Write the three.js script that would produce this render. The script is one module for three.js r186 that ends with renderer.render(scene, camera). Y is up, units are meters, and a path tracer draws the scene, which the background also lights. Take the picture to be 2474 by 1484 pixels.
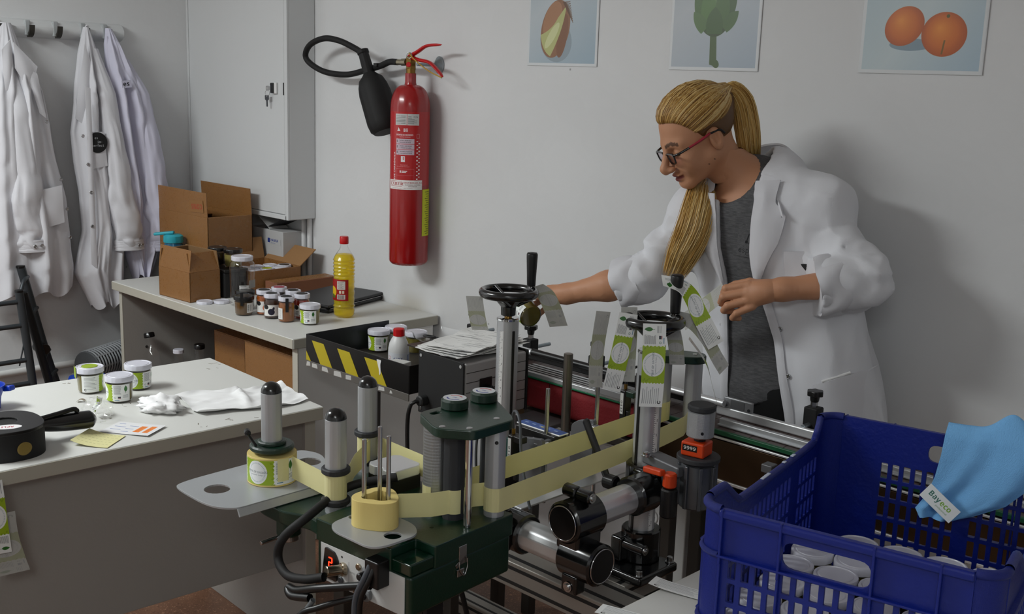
import * as THREE from 'three';
import { RoundedBoxGeometry } from 'three/addons/geometries/RoundedBoxGeometry.js';
import { mergeGeometries, mergeVertices, toCreasedNormals } from 'three/addons/utils/BufferGeometryUtils.js';
import { RectAreaLightUniformsLib } from 'three/addons/lights/RectAreaLightUniformsLib.js';

// ---------- camera, light, exposure ----------
const scene = new THREE.Scene();
scene.background = new THREE.Color(0x000000);
const camera = new THREE.PerspectiveCamera(30.849, 2474 / 1484, 0.05, 30);
camera.position.set(4.62, 1.62, 2.719);
camera.quaternion.setFromRotationMatrix(new THREE.Matrix4().makeBasis(
  new THREE.Vector3(0.70850, 0.03227, -0.70497),
  new THREE.Vector3(-0.16507, 0.97882, -0.12109),
  new THREE.Vector3(0.68613, 0.20216, 0.69882)));
scene.add(camera);
const renderer = new THREE.WebGLRenderer({ antialias: true });
renderer.toneMapping = THREE.LinearToneMapping;
renderer.toneMappingExposure = 1.58;
renderer.shadowMap.enabled = true;
RectAreaLightUniformsLib.init();
// ceiling luminaire and added fill panel: x, y, z, size along x, size along z, radiance
const LUMINAIRES = [
  [1.15, 2.62, 2.85, 1.3, 0.6, 20.5, 'white ceiling light panel near the coat rack wall'],
  [5.4, 2.62, 3.7, 1.3, 0.6, 7, 'added unseen fill light panel on the camera side of the room'],  // fill panel added out of view to brighten metal and right-hand faces
];

// ---------- helpers ----------
const V = (x, y, z) => new THREE.Vector3(x, y, z);
const PI = Math.PI;
let seed = 12345;
const rnd = () => { seed = (seed * 1664525 + 1013904223) >>> 0; return seed / 4294967296; };
const rr = (a, b) => a + (b - a) * rnd();
const names = new Map();
function numbered(n) { const k = names.get(n) || 0; names.set(n, k + 1); return k ? n + '_' + String(k).padStart(3, '0') : n; }
function shadow(o) { o.castShadow = true; o.receiveShadow = true; return o; }
function thing(name, label, category, pos = [0, 0, 0], turn = 0, group) {
  const o = new THREE.Group(); o.name = numbered(name); o.position.set(...pos); o.rotation.y = turn;
  o.userData = { label, category }; if (group) o.userData.group = group;
  scene.add(o); return o;
}
function part(parent, name, geo, mat, pos, rot, label) {
  const m = shadow(new THREE.Mesh(geo, mat)); m.name = name;
  if (pos) m.position.set(...pos);
  if (rot) m.rotation.set(...rot);
  if (label) m.userData.label = label;
  parent.add(m); return m;
}
function single(name, label, category, geo, mat, pos, rot, group) {
  const m = shadow(new THREE.Mesh(geo, mat)); m.name = numbered(name);
  if (pos) m.position.set(...pos);
  if (rot) m.rotation.set(...rot);
  m.userData = { label, category }; if (group) m.userData.group = group;
  scene.add(m); return m;
}
function struct(name, geo, mat, pos, rot, label) {
  const m = shadow(new THREE.Mesh(geo, mat)); m.name = name;
  if (pos) m.position.set(...pos);
  if (rot) m.rotation.set(...rot);
  m.userData = { kind: 'structure', label, category: name.split('_')[0] };
  scene.add(m); return m;
}
function copyOf(o, pos, turn, label) {
  const c = o.clone(); c.name = numbered(o.name.replace(/_\d{3}$/, '')); c.userData = { ...o.userData };
  if (pos) c.position.set(...pos); if (turn !== undefined) c.rotation.y = turn; if (label) c.userData.label = label;
  scene.add(c); return c;
}
// noise
function hash2(x, y) { let h = (x * 374761393 + y * 668265263) | 0; h = Math.imul(h ^ (h >>> 13), 1274126177); return ((h ^ (h >>> 16)) >>> 0) / 4294967296; }
function vnoise(x, y, p) {
  const xi = Math.floor(x), yi = Math.floor(y), fx = x - xi, fy = y - yi;
  const sx = fx * fx * (3 - 2 * fx), sy = fy * fy * (3 - 2 * fy), m = p ? (a) => ((a % p) + p) % p : (a) => a;
  const a = hash2(m(xi), m(yi)), b = hash2(m(xi + 1), m(yi)), c = hash2(m(xi), m(yi + 1)), d = hash2(m(xi + 1), m(yi + 1));
  return a + (b - a) * sx + (c - a) * sy + (a - b - c + d) * sx * sy;
}
function hash3(x, y, z) { let h = (x * 374761393 + y * 668265263 + z * 2147483647) | 0; h = Math.imul(h ^ (h >>> 13), 1274126177); h = Math.imul(h ^ (h >>> 15), 2246822519); return ((h ^ (h >>> 16)) >>> 0) / 4294967296; }
function noise3(x, y, z) {
  const xi = Math.floor(x), yi = Math.floor(y), zi = Math.floor(z); let fx = x - xi, fy = y - yi, fz = z - zi;
  fx = fx * fx * (3 - 2 * fx); fy = fy * fy * (3 - 2 * fy); fz = fz * fz * (3 - 2 * fz);
  const L = (a, b, t) => a + (b - a) * t;
  return L(L(L(hash3(xi, yi, zi), hash3(xi + 1, yi, zi), fx), L(hash3(xi, yi + 1, zi), hash3(xi + 1, yi + 1, zi), fx), fy),
    L(L(hash3(xi, yi, zi + 1), hash3(xi + 1, yi, zi + 1), fx), L(hash3(xi, yi + 1, zi + 1), hash3(xi + 1, yi + 1, zi + 1), fx), fy), fz) - 0.5;
}
function fbm(x, y, o, p) { let s = 0, a = 0.5, f = 1; for (let i = 0; i < o; i++) { s += a * vnoise(x * f + i * 17.3 * (p ? 0 : 1), y * f, p ? p * f : 0); a *= 0.5; f *= 2; } return s; }
function dataTex(n, fn, srgb) {
  const d = new Uint8Array(n * n * 4);
  for (let j = 0; j < n; j++) for (let i = 0; i < n; i++) {
    const c = fn(i / n, j / n), k = (j * n + i) * 4;
    d[k] = c[0]; d[k + 1] = c[1]; d[k + 2] = c[2]; d[k + 3] = 255;
  }
  const t = new THREE.DataTexture(d, n, n); t.wrapS = t.wrapT = THREE.RepeatWrapping; t.magFilter = THREE.LinearFilter; t.minFilter = THREE.LinearMipmapLinearFilter; t.generateMipmaps = true;
  if (srgb) t.colorSpace = THREE.SRGBColorSpace; t.needsUpdate = true; return t;
}
function grayTex(n, fn) { return dataTex(n, (u, v) => { const g = Math.max(0, Math.min(255, fn(u, v) * 255)); return [g, g, g]; }); }
function canvasTex(w, h, draw) {
  const c = document.createElement('canvas'); c.width = w; c.height = h; const g = c.getContext('2d'); draw(g, w, h);
  const t = new THREE.CanvasTexture(c); t.colorSpace = THREE.SRGBColorSpace; return t;
}
function rep(t, a, b) { const c = t.clone(); c.wrapS = c.wrapT = THREE.RepeatWrapping; c.repeat.set(a, b ?? a); c.needsUpdate = true; return c; }
// materials
function mat(color, rough = 0.6, metal = 0, o = {}) { return new THREE.MeshStandardMaterial({ color, roughness: rough, metalness: metal, ...o }); }
function phys(color, rough, o = {}) { return new THREE.MeshPhysicalMaterial({ color, roughness: rough, ...o }); }
// geometry
function box(w, h, d, r = 0.002, seg = 2) { return uvm(new RoundedBoxGeometry(w, h, d, seg, Math.min(r, w / 2.01, h / 2.01, d / 2.01))); }
function cyl(r, h, seg = 28, r2) { return new THREE.CylinderGeometry(r2 ?? r, r, h, seg); }
function cylb(r, h, b = 0.0015, seg = 32) { return lathe([[0, -h / 2], [r - b, -h / 2], [r, -h / 2 + b], [r, h / 2 - b], [r - b, h / 2], [0, h / 2]], seg); }
function lathe(pts, seg = 32) { const g = new THREE.LatheGeometry(pts.map(p => new THREE.Vector2(Math.max(p[0], 0), p[1])), seg); return toCreasedNormals(g, 0.6); }
function latheS(pts, seg = 32) { return new THREE.LatheGeometry(pts.map(p => new THREE.Vector2(Math.max(p[0], 0), p[1])), seg); }
function tube(pts, r, seg = 40, rs = 10, closed = false) { return new THREE.TubeGeometry(new THREE.CatmullRomCurve3(pts.map(p => V(...p)), closed, 'catmullrom', 0.5), seg, r, rs, closed); }
function poly(pts) { const s = new THREE.Shape(); pts.forEach((p, i) => i ? s.lineTo(p[0], p[1]) : s.moveTo(p[0], p[1])); s.closePath(); return s; }
function roundPoly(pts, r) {            // polygon with rounded corners
  const s = new THREE.Shape(), n = pts.length;
  for (let i = 0; i < n; i++) {
    const p = new THREE.Vector2(...pts[i]), a = new THREE.Vector2(...pts[(i + n - 1) % n]), b = new THREE.Vector2(...pts[(i + 1) % n]);
    const q = Array.isArray(r) ? r[i] : r, l1 = Math.min(q, a.distanceTo(p) * 0.49), l2 = Math.min(q, b.distanceTo(p) * 0.49);
    const s1 = p.clone().add(a.clone().sub(p).setLength(l1)), s2 = p.clone().add(b.clone().sub(p).setLength(l2));
    i ? s.lineTo(s1.x, s1.y) : s.moveTo(s1.x, s1.y);
    s.quadraticCurveTo(p.x, p.y, s2.x, s2.y);
  }
  s.closePath(); return s;
}
function hole(shape, x, y, r, ry) { const h = new THREE.Path(); h.absellipse(x, y, r, ry ?? r, 0, PI * 2, true); shape.holes.push(h); return shape; }
function rhole(shape, x, y, w, h, r = 0.003) {
  const p = new THREE.Path(); const x0 = x - w / 2, x1 = x + w / 2, y0 = y - h / 2, y1 = y + h / 2; r = Math.min(r, w / 2, h / 2);
  p.moveTo(x0 + r, y0); p.quadraticCurveTo(x0, y0, x0, y0 + r); p.lineTo(x0, y1 - r); p.quadraticCurveTo(x0, y1, x0 + r, y1); p.lineTo(x1 - r, y1); p.quadraticCurveTo(x1, y1, x1, y1 - r); p.lineTo(x1, y0 + r); p.quadraticCurveTo(x1, y0, x1 - r, y0); p.closePath(); shape.holes.push(p); return shape;
}
function extr(shape, d, b = 0, seg = 8) { return uvm(new THREE.ExtrudeGeometry(shape, { depth: d, bevelEnabled: b > 0, bevelSize: b, bevelThickness: b, bevelSegments: 2, curveSegments: seg, bevelOffset: -b })); }
// flat plate lying in the xz plane: shape (x, -z) extruded upwards by h
function slab(shape, h, b = 0, seg = 10) { return extr(shape, h, b, seg).rotateX(-PI / 2); }
function uvm(g) {                         // box-projected uv in metres
  if (!g.attributes.normal) g.computeVertexNormals();
  const p = g.attributes.position, n = g.attributes.normal, uv = new Float32Array(p.count * 2);
  for (let i = 0; i < p.count; i++) {
    const ax = Math.abs(n.getX(i)), ay = Math.abs(n.getY(i)), az = Math.abs(n.getZ(i));
    if (ax >= ay && ax >= az) { uv[2 * i] = p.getZ(i); uv[2 * i + 1] = p.getY(i); }
    else if (ay >= az) { uv[2 * i] = p.getX(i); uv[2 * i + 1] = p.getZ(i); }
    else { uv[2 * i] = p.getX(i); uv[2 * i + 1] = p.getY(i); }
  }
  g.setAttribute('uv', new THREE.BufferAttribute(uv, 2)); return g;
}
function flat(g) { g = g.index ? g.toNonIndexed() : g; for (const k of Object.keys(g.attributes)) if (!['position', 'normal', 'uv'].includes(k)) g.deleteAttribute(k); return g; }
function merge(list) { return mergeGeometries(list.map(g => { if (!g.attributes.uv) uvm(g); return flat(g); })); }
function at(g, x, y, z, rx = 0, ry = 0, rz = 0) { return g.applyMatrix4(new THREE.Matrix4().compose(V(x, y, z), new THREE.Quaternion().setFromEuler(new THREE.Euler(rx, ry, rz)), V(1, 1, 1))); }
// geometry whose y axis is laid from a to b
function between(a, b, make) {
  const A = V(...a), B = V(...b), d = B.clone().sub(A), L = d.length(), g = make(L);
  return g.applyMatrix4(new THREE.Matrix4().compose(A.clone().add(B).multiplyScalar(0.5), new THREE.Quaternion().setFromUnitVectors(V(0, 1, 0), d.normalize()), V(1, 1, 1)));
}
function grid(nu, nv, fn, closeU = false) { // surface from fn(u,v) -> [x,y,z]
  const pos = [], uv = [], idx = [];
  for (let j = 0; j <= nv; j++) for (let i = 0; i <= nu; i++) { pos.push(...fn(i / nu, j / nv)); uv.push(i / nu, j / nv); }
  for (let j = 0; j < nv; j++) for (let i = 0; i < nu; i++) { const a = j * (nu + 1) + i, b = a + 1, c = a + nu + 1, d = c + 1; idx.push(a, b, d, a, d, c); }
  const g = new THREE.BufferGeometry(); g.setAttribute('position', new THREE.Float32BufferAttribute(pos, 3)); g.setAttribute('uv', new THREE.Float32BufferAttribute(uv, 2)); g.setIndex(idx); g.computeVertexNormals();
  if (closeU) { const n = g.attributes.normal; for (let j = 0; j <= nv; j++) { const a = j * (nu + 1), b = a + nu; const s = V(n.getX(a) + n.getX(b), n.getY(a) + n.getY(b), n.getZ(a) + n.getZ(b)).normalize(); n.setXYZ(a, s.x, s.y, s.z); n.setXYZ(b, s.x, s.y, s.z); } }
  return g;
}
function sheet(nu, nv, fn, t) {           // thin solid from a surface: both faces and the rim
  const a = grid(nu, nv, fn), n = a.attributes.normal, p = a.attributes.position, b = a.clone(), q = b.attributes.position;
  for (let i = 0; i < p.count; i++) { const h = t / 2; q.setXYZ(i, p.getX(i) - n.getX(i) * h, p.getY(i) - n.getY(i) * h, p.getZ(i) - n.getZ(i) * h); p.setXYZ(i, p.getX(i) + n.getX(i) * h, p.getY(i) + n.getY(i) * h, p.getZ(i) + n.getZ(i) * h); }
  const ix = b.index.array; for (let i = 0; i < ix.length; i += 3) { const s = ix[i]; ix[i] = ix[i + 1]; ix[i + 1] = s; } b.computeVertexNormals();
  const rim = []; for (let i = 0; i <= nu; i++) rim.push(i); for (let j = 1; j <= nv; j++) rim.push(j * (nu + 1) + nu); for (let i = nu - 1; i >= 0; i--) rim.push(nv * (nu + 1) + i); for (let j = nv - 1; j >= 0; j--) rim.push(j * (nu + 1));
  const rp = [], ri = [], ru = []; rim.forEach((k, i) => { rp.push(p.getX(k), p.getY(k), p.getZ(k), q.getX(k), q.getY(k), q.getZ(k)); ru.push(a.attributes.uv.getX(k), a.attributes.uv.getY(k), a.attributes.uv.getX(k), a.attributes.uv.getY(k)); if (i) { const o = 2 * i; ri.push(o - 2, o - 1, o, o, o - 1, o + 1); } });
  const r = new THREE.BufferGeometry(); r.setAttribute('position', new THREE.Float32BufferAttribute(rp, 3)); r.setAttribute('uv', new THREE.Float32BufferAttribute(ru, 2)); r.setIndex(ri); r.computeVertexNormals();
  return { face: a, back: merge([b, r]), all: merge([a, b, r]) };
}
// surface nets: smooth mesh of a signed distance field
function sdfMesh(fn, mn, mx, c) {
  const n = [0, 1, 2].map(i => Math.ceil((mx[i] - mn[i]) / c) + 1), [nx, ny, nz] = n, f = new Float32Array(nx * ny * nz);
  for (let k = 0, q = 0; k < nz; k++) for (let j = 0; j < ny; j++) for (let i = 0; i < nx; i++, q++) f[q] = fn(mn[0] + i * c, mn[1] + j * c, mn[2] + k * c);
  const id = new Int32Array(nx * ny * nz).fill(-1), pos = [], idx = [], sx = 1, sy = nx, sz = nx * ny, off = [0, sx, sy, sx + sy, sz, sx + sz, sy + sz, sx + sy + sz];
  const E = [[0, 1], [2, 3], [4, 5], [6, 7], [0, 2], [1, 3], [4, 6], [5, 7], [0, 4], [1, 5], [2, 6], [3, 7]];
  for (let k = 0; k < nz - 1; k++) for (let j = 0; j < ny - 1; j++) for (let i = 0; i < nx - 1; i++) {
    const q = i + j * sy + k * sz; let m = 0; for (let e = 0; e < 8; e++) if (f[q + off[e]] < 0) m++;
    if (m === 0 || m === 8) continue;
    let x = 0, y = 0, z = 0, cnt = 0;
    for (const [a, b] of E) { const fa = f[q + off[a]], fb = f[q + off[b]]; if ((fa < 0) === (fb < 0)) continue; const t = fa / (fa - fb); x += (a & 1) + t * ((b & 1) - (a & 1)); y += ((a >> 1) & 1) + t * (((b >> 1) & 1) - ((a >> 1) & 1)); z += (a >> 2) + t * ((b >> 2) - (a >> 2)); cnt++; }
    id[q] = pos.length / 3; pos.push(mn[0] + (i + x / cnt) * c, mn[1] + (j + y / cnt) * c, mn[2] + (k + z / cnt) * c);
  }
  for (let k = 1; k < nz - 1; k++) for (let j = 1; j < ny - 1; j++) for (let i = 1; i < nx - 1; i++) {
    const q = i + j * sy + k * sz, s = f[q] < 0;
    const quad = (a, b, cc, d, o) => { if (a < 0 || b < 0 || cc < 0 || d < 0) return; o ? idx.push(a, b, cc, a, cc, d) : idx.push(a, cc, b, a, d, cc); };
    if (s !== (f[q + sx] < 0)) quad(id[q - sy - sz], id[q - sz], id[q], id[q - sy], s);
    if (s !== (f[q + sy] < 0)) quad(id[q - sx - sz], id[q - sx], id[q], id[q - sz], s);
    if (s !== (f[q + sz] < 0)) quad(id[q - sx - sy], id[q - sy], id[q], id[q - sx], s);
  }
  const g = new THREE.BufferGeometry(); g.setAttribute('position', new THREE.Float32BufferAttribute(pos, 3)); g.setIndex(idx); g.computeVertexNormals(); return uvm(g);
}
const smin = (a, b, k) => { const h = Math.max(k - Math.abs(a - b), 0) / k; return Math.min(a, b) - h * h * k * 0.25; };
const smax = (a, b, k) => -smin(-a, -b, k);
function cap(p, a, b, r1, r2) {           // tapered capsule distance
  const bx = b[0] - a[0], by = b[1] - a[1], bz = b[2] - a[2], px = p[0] - a[0], py = p[1] - a[1], pz = p[2] - a[2];
  let t = (px * bx + py * by + pz * bz) / (bx * bx + by * by + bz * bz); t = t < 0 ? 0 : t > 1 ? 1 : t;
  return Math.hypot(px - bx * t, py - by * t, pz - bz * t) - (r1 + (r2 - r1) * t);
}
function ell(p, c, r) { const x = (p[0] - c[0]) / r[0], y = (p[1] - c[1]) / r[1], z = (p[2] - c[2]) / r[2], k0 = Math.hypot(x, y, z), k1 = Math.hypot(x / r[0], y / r[1], z / r[2]); return k1 < 1e-9 ? -Math.min(...r) : k0 * (k0 - 1) / k1; }
// ---------- shared textures and materials ----------
const fineN = grayTex(256, (u, v) => 0.5 + 0.5 * (fbm(u * 32, v * 32, 3, 32) - 0.44) * 2);
const coarseN = grayTex(256, (u, v) => fbm(u * 8, v * 8, 4, 8));
const weave = grayTex(128, (u, v) => 0.5 + 0.25 * Math.sin(u * PI * 2 * 32) * Math.cos(v * PI * 2 * 32) + 0.15 * (vnoise(u * 64, v * 64, 64) - 0.5));
const wallMap = dataTex(512, (u, v) => { const n = fbm(u * 6, v * 6, 4, 6), s = hash2(Math.floor(u * 512), Math.floor(v * 512)); const spot = s > 0.99996 ? 90 : 0; const g = 228 + (n - 0.47) * 14 - spot; return [g, g, g * 1.0]; }, true);
const wallMat = mat(0xf6f7f8, 0.75, 0, { map: rep(wallMap, 0.4), bumpMap: rep(fineN, 2), bumpScale: 0.0005 });
const ceilMat = mat(0xeeeeec, 0.9, 0, { bumpMap: rep(fineN, 2), bumpScale: 0.001 });
const floorMap = dataTex(1024, (u, v) => {
  const n = fbm(u * 10, v * 10, 4, 10), chip = vnoise(u * 170, v * 170, 170), chip2 = vnoise(u * 90 + 7, v * 90 + 3, 90);
  let r = 118 + (n - 0.5) * 34, g = 84 + (n - 0.5) * 28, b = 64 + (n - 0.5) * 24;
  if (chip > 0.84) { r += 42; g += 40; b += 36; } else if (chip < 0.13) { r -= 30; g -= 26; b -= 20; }
  if (chip2 > 0.9) { r += 30; g += 24; b += 18; }
  return [r, g, b];
}, true);
const M = {
  wall: wallMat, ceil: ceilMat,
  floor: mat(0xffffff, 0.42, 0, { map: rep(floorMap, 1.6) }),
  desk: mat(0xd0d0cc, 0.5, 0, { bumpMap: rep(fineN, 6), bumpScale: 0.0001 }),
  deskEdge: mat(0xb3afa2, 0.6),
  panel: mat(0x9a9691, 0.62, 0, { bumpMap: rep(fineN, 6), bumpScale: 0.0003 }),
  leg: mat(0xb9b5a9, 0.6),
  whitePaint: mat(0xd4d6d7, 0.42),
  cabinet: mat(0xd3d5d6, 0.4, 0, { bumpMap: rep(fineN, 3), bumpScale: 0.0002 }),
  black: mat(0x0b0b0c, 0.38),
  blackMatte: mat(0x0d0d0e, 0.7),
  blackGloss: phys(0x08090a, 0.22, { clearcoat: 0.5, clearcoatRoughness: 0.15 }),
  rubber: mat(0x1a1b1c, 0.6),
  greyRubber: mat(0x2b2c2f, 0.65),
  alu: mat(0xe2e4e6, 0.4, 0.65),
  aluSatin: mat(0xbcbec1, 0.44, 0.62, { bumpMap: rep(fineN, 20), bumpScale: 0.0001 }),
  aluGrey: mat(0x6e6f72, 0.5, 0.5),
  darkAlu: mat(0x4d4a46, 0.5, 0.6),
  steel: mat(0xb8b9ba, 0.22, 1),
  chrome: mat(0xcfd0d2, 0.09, 1),
  darkSteel: mat(0x4c4e52, 0.42, 0.55),
  zinc: mat(0x9aa3a8, 0.38, 0.85),
  greenPaint: phys(0x03291a, 0.33, { clearcoat: 0.3, clearcoatRoughness: 0.3, bumpMap: rep(fineN, 12), bumpScale: 0.0002 }),
  redBelt: mat(0x861a22, 0.78, 0, { bumpMap: rep(fineN, 8), bumpScale: 0.0008 }),
  orange: mat(0xc83c06, 0.42),
  brass: mat(0x8a6a35, 0.35, 0.9),
  red: phys(0x9c0408, 0.28, { clearcoat: 0.6, clearcoatRoughness: 0.15 }),
  redPlastic: mat(0xc30d12, 0.35),
  paper: mat(0xe9e9e7, 0.85, 0, { side: THREE.DoubleSide }),
  tissue: mat(0xeeeeee, 0.95, 0, { side: THREE.DoubleSide, bumpMap: rep(weave, 12), bumpScale: 0.0004 }),
  card: mat(0x8b6136, 0.85, 0, { bumpMap: rep(fineN, 8), bumpScale: 0.0002, roughnessMap: rep(fineN, 5) }),
  cardIn: mat(0x836340, 0.9, 0, { bumpMap: rep(fineN, 8), bumpScale: 0.0002 }),
  cardLight: mat(0x966f46, 0.85, 0, { bumpMap: rep(fineN, 8), bumpScale: 0.0002 }),
  cardPink: mat(0x84543a, 0.85, 0, { bumpMap: rep(fineN, 8), bumpScale: 0.0002 }),
  whiteLid: phys(0xd5d5df, 0.3, { clearcoat: 0.4, clearcoatRoughness: 0.2 }),
  blackLid: phys(0x0c0c0d, 0.3, { clearcoat: 0.3 }),
  glass: phys(0xffffff, 0.03, { transmission: 1, thickness: 0, ior: 1.45 }),
  plasticClear: phys(0xffffff, 0.12, { transmission: 1, thickness: 0, ior: 1.35 }),
  ribbon: phys(0xf4eeb4, 0.55, { transmission: 0.25, thickness: 0, side: THREE.DoubleSide }),
  ribbonRoll: mat(0xe2cc7f, 0.6),
  whitePlastic: mat(0xe4e4e4, 0.38),
  coat: mat(0xd9d9de, 0.85, 0, { bumpMap: rep(weave, 18), bumpScale: 0.0003, side: THREE.DoubleSide }),
  coatBlue: mat(0xd2d1e2, 0.85, 0, { bumpMap: rep(weave, 18), bumpScale: 0.0003, side: THREE.DoubleSide }),
  crate: mat(0x021b78, 0.42, 0, { bumpMap: rep(fineN, 5), bumpScale: 0.0006 }),
  grime: mat(0x888378, 0.8),
};
const pasteMat = phys(0x6f6524, 0.35, { clearcoat: 0.5, clearcoatRoughness: 0.1 });

// ---------- room shell ----------
struct('floor', box(7.2, 0.1, 5.6, 0.001).translate(0, 0, 0), M.floor, [3.4, -0.05, 2.6], null, 'reddish brown terrazzo floor with pale chips');
struct('ceiling', box(7.2, 0.1, 5.6, 0.001), M.ceil, [3.4, 2.75, 2.6], null, 'white plaster ceiling of the workroom');
struct('wall_back', box(7.2, 2.8, 0.15, 0.001), M.wall, [3.4, 1.35, -0.075], null, 'white painted wall carrying the posters and the fire extinguisher');
struct('wall_left', box(0.15, 2.8, 5.4, 0.001), M.wall, [-0.075, 1.35, 2.7], null, 'white painted wall behind the hanging lab coats');
struct('wall_right', box(0.15, 2.8, 5.4, 0.001), M.wall, [6.9, 1.35, 2.7], null, 'white painted wall out of view at the right');
struct('wall_front', box(7.2, 2.8, 0.15, 0.001), M.wall, [3.4, 1.35, 5.3], null, 'white painted wall behind the camera');
for (const [x, y, z, w, d, L, lab] of LUMINAIRES) {
  const t = thing('light_panel', lab, 'light', [x, y, z]);
  part(t, 'housing', box(w + 0.06, 0.06, d + 0.06, 0.01), M.whitePaint, [0, 0.045, 0]);
  part(t, 'diffuser', box(w, 0.012, d, 0.003), new THREE.MeshStandardMaterial({ color: 0xffffff, emissive: 0xf5fafa, emissiveIntensity: 1.5 }), [0, 0.008, 0]);
  const l = new THREE.RectAreaLight(0xf5fafa, L, w, d); l.position.set(0, -0.008, 0); l.rotation.x = -PI / 2; t.add(l); l.castShadow = true;
}

// ---------- electrical cabinet on the back wall ----------
{
  const t = thing('wall_cabinet', 'tall shallow white metal wall cabinet with key in its lock', 'cabinet', [0.392, 1.014, 0]);
  const H = 1.36, Wd = 0.784;
  part(t, 'body', box(Wd, H, 0.128, 0.006), M.cabinet, [0, H / 2, 0.064]);
  part(t, 'frame', merge([at(box(0.022, H, 0.012, 0.003), Wd / 2 - 0.011, H / 2, 0.131), at(box(0.016, H, 0.012, 0.003), -Wd / 2 + 0.008, H / 2, 0.131), at(box(Wd - 0.02, 0.02, 0.012, 0.003), 0, 0.01, 0.131), at(box(Wd - 0.02, 0.02, 0.012, 0.003), 0, H - 0.01, 0.131)]), M.cabinet);
  const d = part(t, 'door', box(Wd - 0.044, H - 0.046, 0.008, 0.002), M.cabinet, [-0.003, H / 2, 0.131]);
  const lk = part(t, 'lock', box(0.022, 0.046, 0.012, 0.005), M.whitePlastic, [0.315, 0.532, 0.140]);
  part(lk, 'lock_barrel', box(0.02, 0.042, 0.014, 0.004), M.blackGloss, [-0.012, 0, 0.006]);
  part(t, 'hinge_slot', box(0.004, 0.05, 0.004, 0.001), M.black, [0.369, 0.53, 0.1375]);
  const keyShape = (s) => { const k = roundPoly([[-0.011, 0.011], [0.011, 0.011], [0.011, -0.008], [0.0035, -0.011], [0.0035, -0.036], [0, -0.039], [-0.0035, -0.036], [-0.0035, -0.011], [-0.011, -0.008]], 0.004); hole(k, 0, 0.005, 0.003); return extr(k, 0.002, 0.0003).scale(s, s, s); };
  part(t, 'key', keyShape(0.8), M.steel, [0.287, 0.531, 0.157], [0, 0.9, 1.57]);
  part(t, 'key', keyShape(0.95), M.darkSteel, [0.276, 0.492, 0.155], [0, 0.2, 0.03]);
  part(t, 'key_ring', new THREE.TorusGeometry(0.011, 0.0009, 8, 24), M.steel, [0.28, 0.511, 0.156], [0, 0.3, 0]);
}
// cable conduits
single('conduit_pipe', 'slim grey vertical conduit below the wall cabinet, next to a second one', 'pipe', cyl(0.011, 0.36, 16), M.wall, [0.716, 0.84, 0.012], null, 'conduits below the cabinet');
single('conduit_pipe', 'slim grey vertical conduit below the wall cabinet, next to a second one', 'pipe', cyl(0.011, 0.36, 16), M.wall, [0.757, 0.84, 0.012], null, 'conduits below the cabinet');
struct('trim_1', cyl(0.014, 2.2, 16).rotateX(PI / 2), mat(0xd6d6d4, 0.5), [0.016, 0.35, 1.12], null, 'white conduit pipe running low along the wall behind the coats');

// ---------- coat rack ----------
{
  const t = thing('coat_rack', 'white wall rail with dark fold-out hooks', 'coat rack', [0, 1.749, 0.79]);
  const prof = new THREE.Shape(); prof.moveTo(0, -0.037); prof.quadraticCurveTo(0.052, -0.026, 0.046, 0.006); prof.quadraticCurveTo(0.034, 0.034, 0, 0.037); prof.closePath();
  part(t, 'rail', extr(prof, 0.68, 0.001, 14), M.whitePaint, [0, 0, -0.34]);
  [0.97, 0.847, 0.735, 0.622, 0.527].forEach((z, i) => {
    const slot = part(t, 'hook_slot', box(0.05, 0.06, 0.02, 0.004), mat(0xaeb2b3, 0.6), [0.0225, 0.002, z - 0.79 + 0.006]);
    const hs = new THREE.Shape(); hs.moveTo(0.044, -0.035); hs.quadraticCurveTo(0.075, -0.03, 0.078, 0.012); hs.lineTo(0.072, 0.013); hs.quadraticCurveTo(0.066, -0.018, 0.044, -0.022); hs.closePath();
    part(t, 'hook', extr(hs, 0.019, 0.001), mat(0x34322d, 0.5, 0.2), [-0.006, 0, z - 0.79 - 0.012]);
  });
}

// ---------- lab coats ----------
// outline rows: [y, zLeft, zRight, depth]; closed draped loop with vertical folds
function coatBody(rows, seedF, folds, amp) {
  const nu = 96, nv = 70;
  return grid(nu, nv, (u, v) => {
    const q = v * (rows.length - 1), i = Math.min(Math.floor(q), rows.length - 2), f = q - i, s = f * f * (3 - 2 * f) * 0.4 + f * 0.6;
    const L = (k) => rows[i][k] + (rows[i + 1][k] - rows[i][k]) * s;
    let y = L(0); const zl = L(1), zr = L(2), d = L(3), a = u * PI * 2, c = Math.cos(a), sn = Math.sin(a);
    const zc = (zl + zr) / 2, hw = (zl - zr) / 2, tt = 0.5 - 0.5 * c;    // 0 at left edge, 1 at right
    const front = sn > 0 ? 1 : 0.35;
    let x = 0.045 + d * 0.5 + sn * d * 0.5;
    const w1 = Math.sin(tt * folds * PI * 2 + seedF + v * 1.3) * 0.6 + Math.sin(tt * folds * 3.3 * PI + seedF * 2.1 - v * 2.2) * 0.4;
    x += front * amp * Math.min(1, v * 3) * w1 * Math.sqrt(Math.abs(sn));
    x += front * Math.min(1, v * 4) * Math.sqrt(Math.abs(sn)) * (0.045 * (Math.abs(noise3(tt * 5 + seedF - v * 2, v * 5, sn > 0 ? 0 : 5)) - 0.13) + 0.022 * (Math.abs(noise3(tt * 11 + seedF, v * 13 + tt * 4, sn > 0 ? 2 : 7)) - 0.13));
    y += 0.018 * Math.sin(tt * folds * PI * 2 + seedF + 1) * v * v;
    x = Math.max(x, 0.006);
    return [x, y, zc + hw * c * (1 + 0.02 * Math.sin(v * 21 + seedF))];
  }, true);
}
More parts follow.
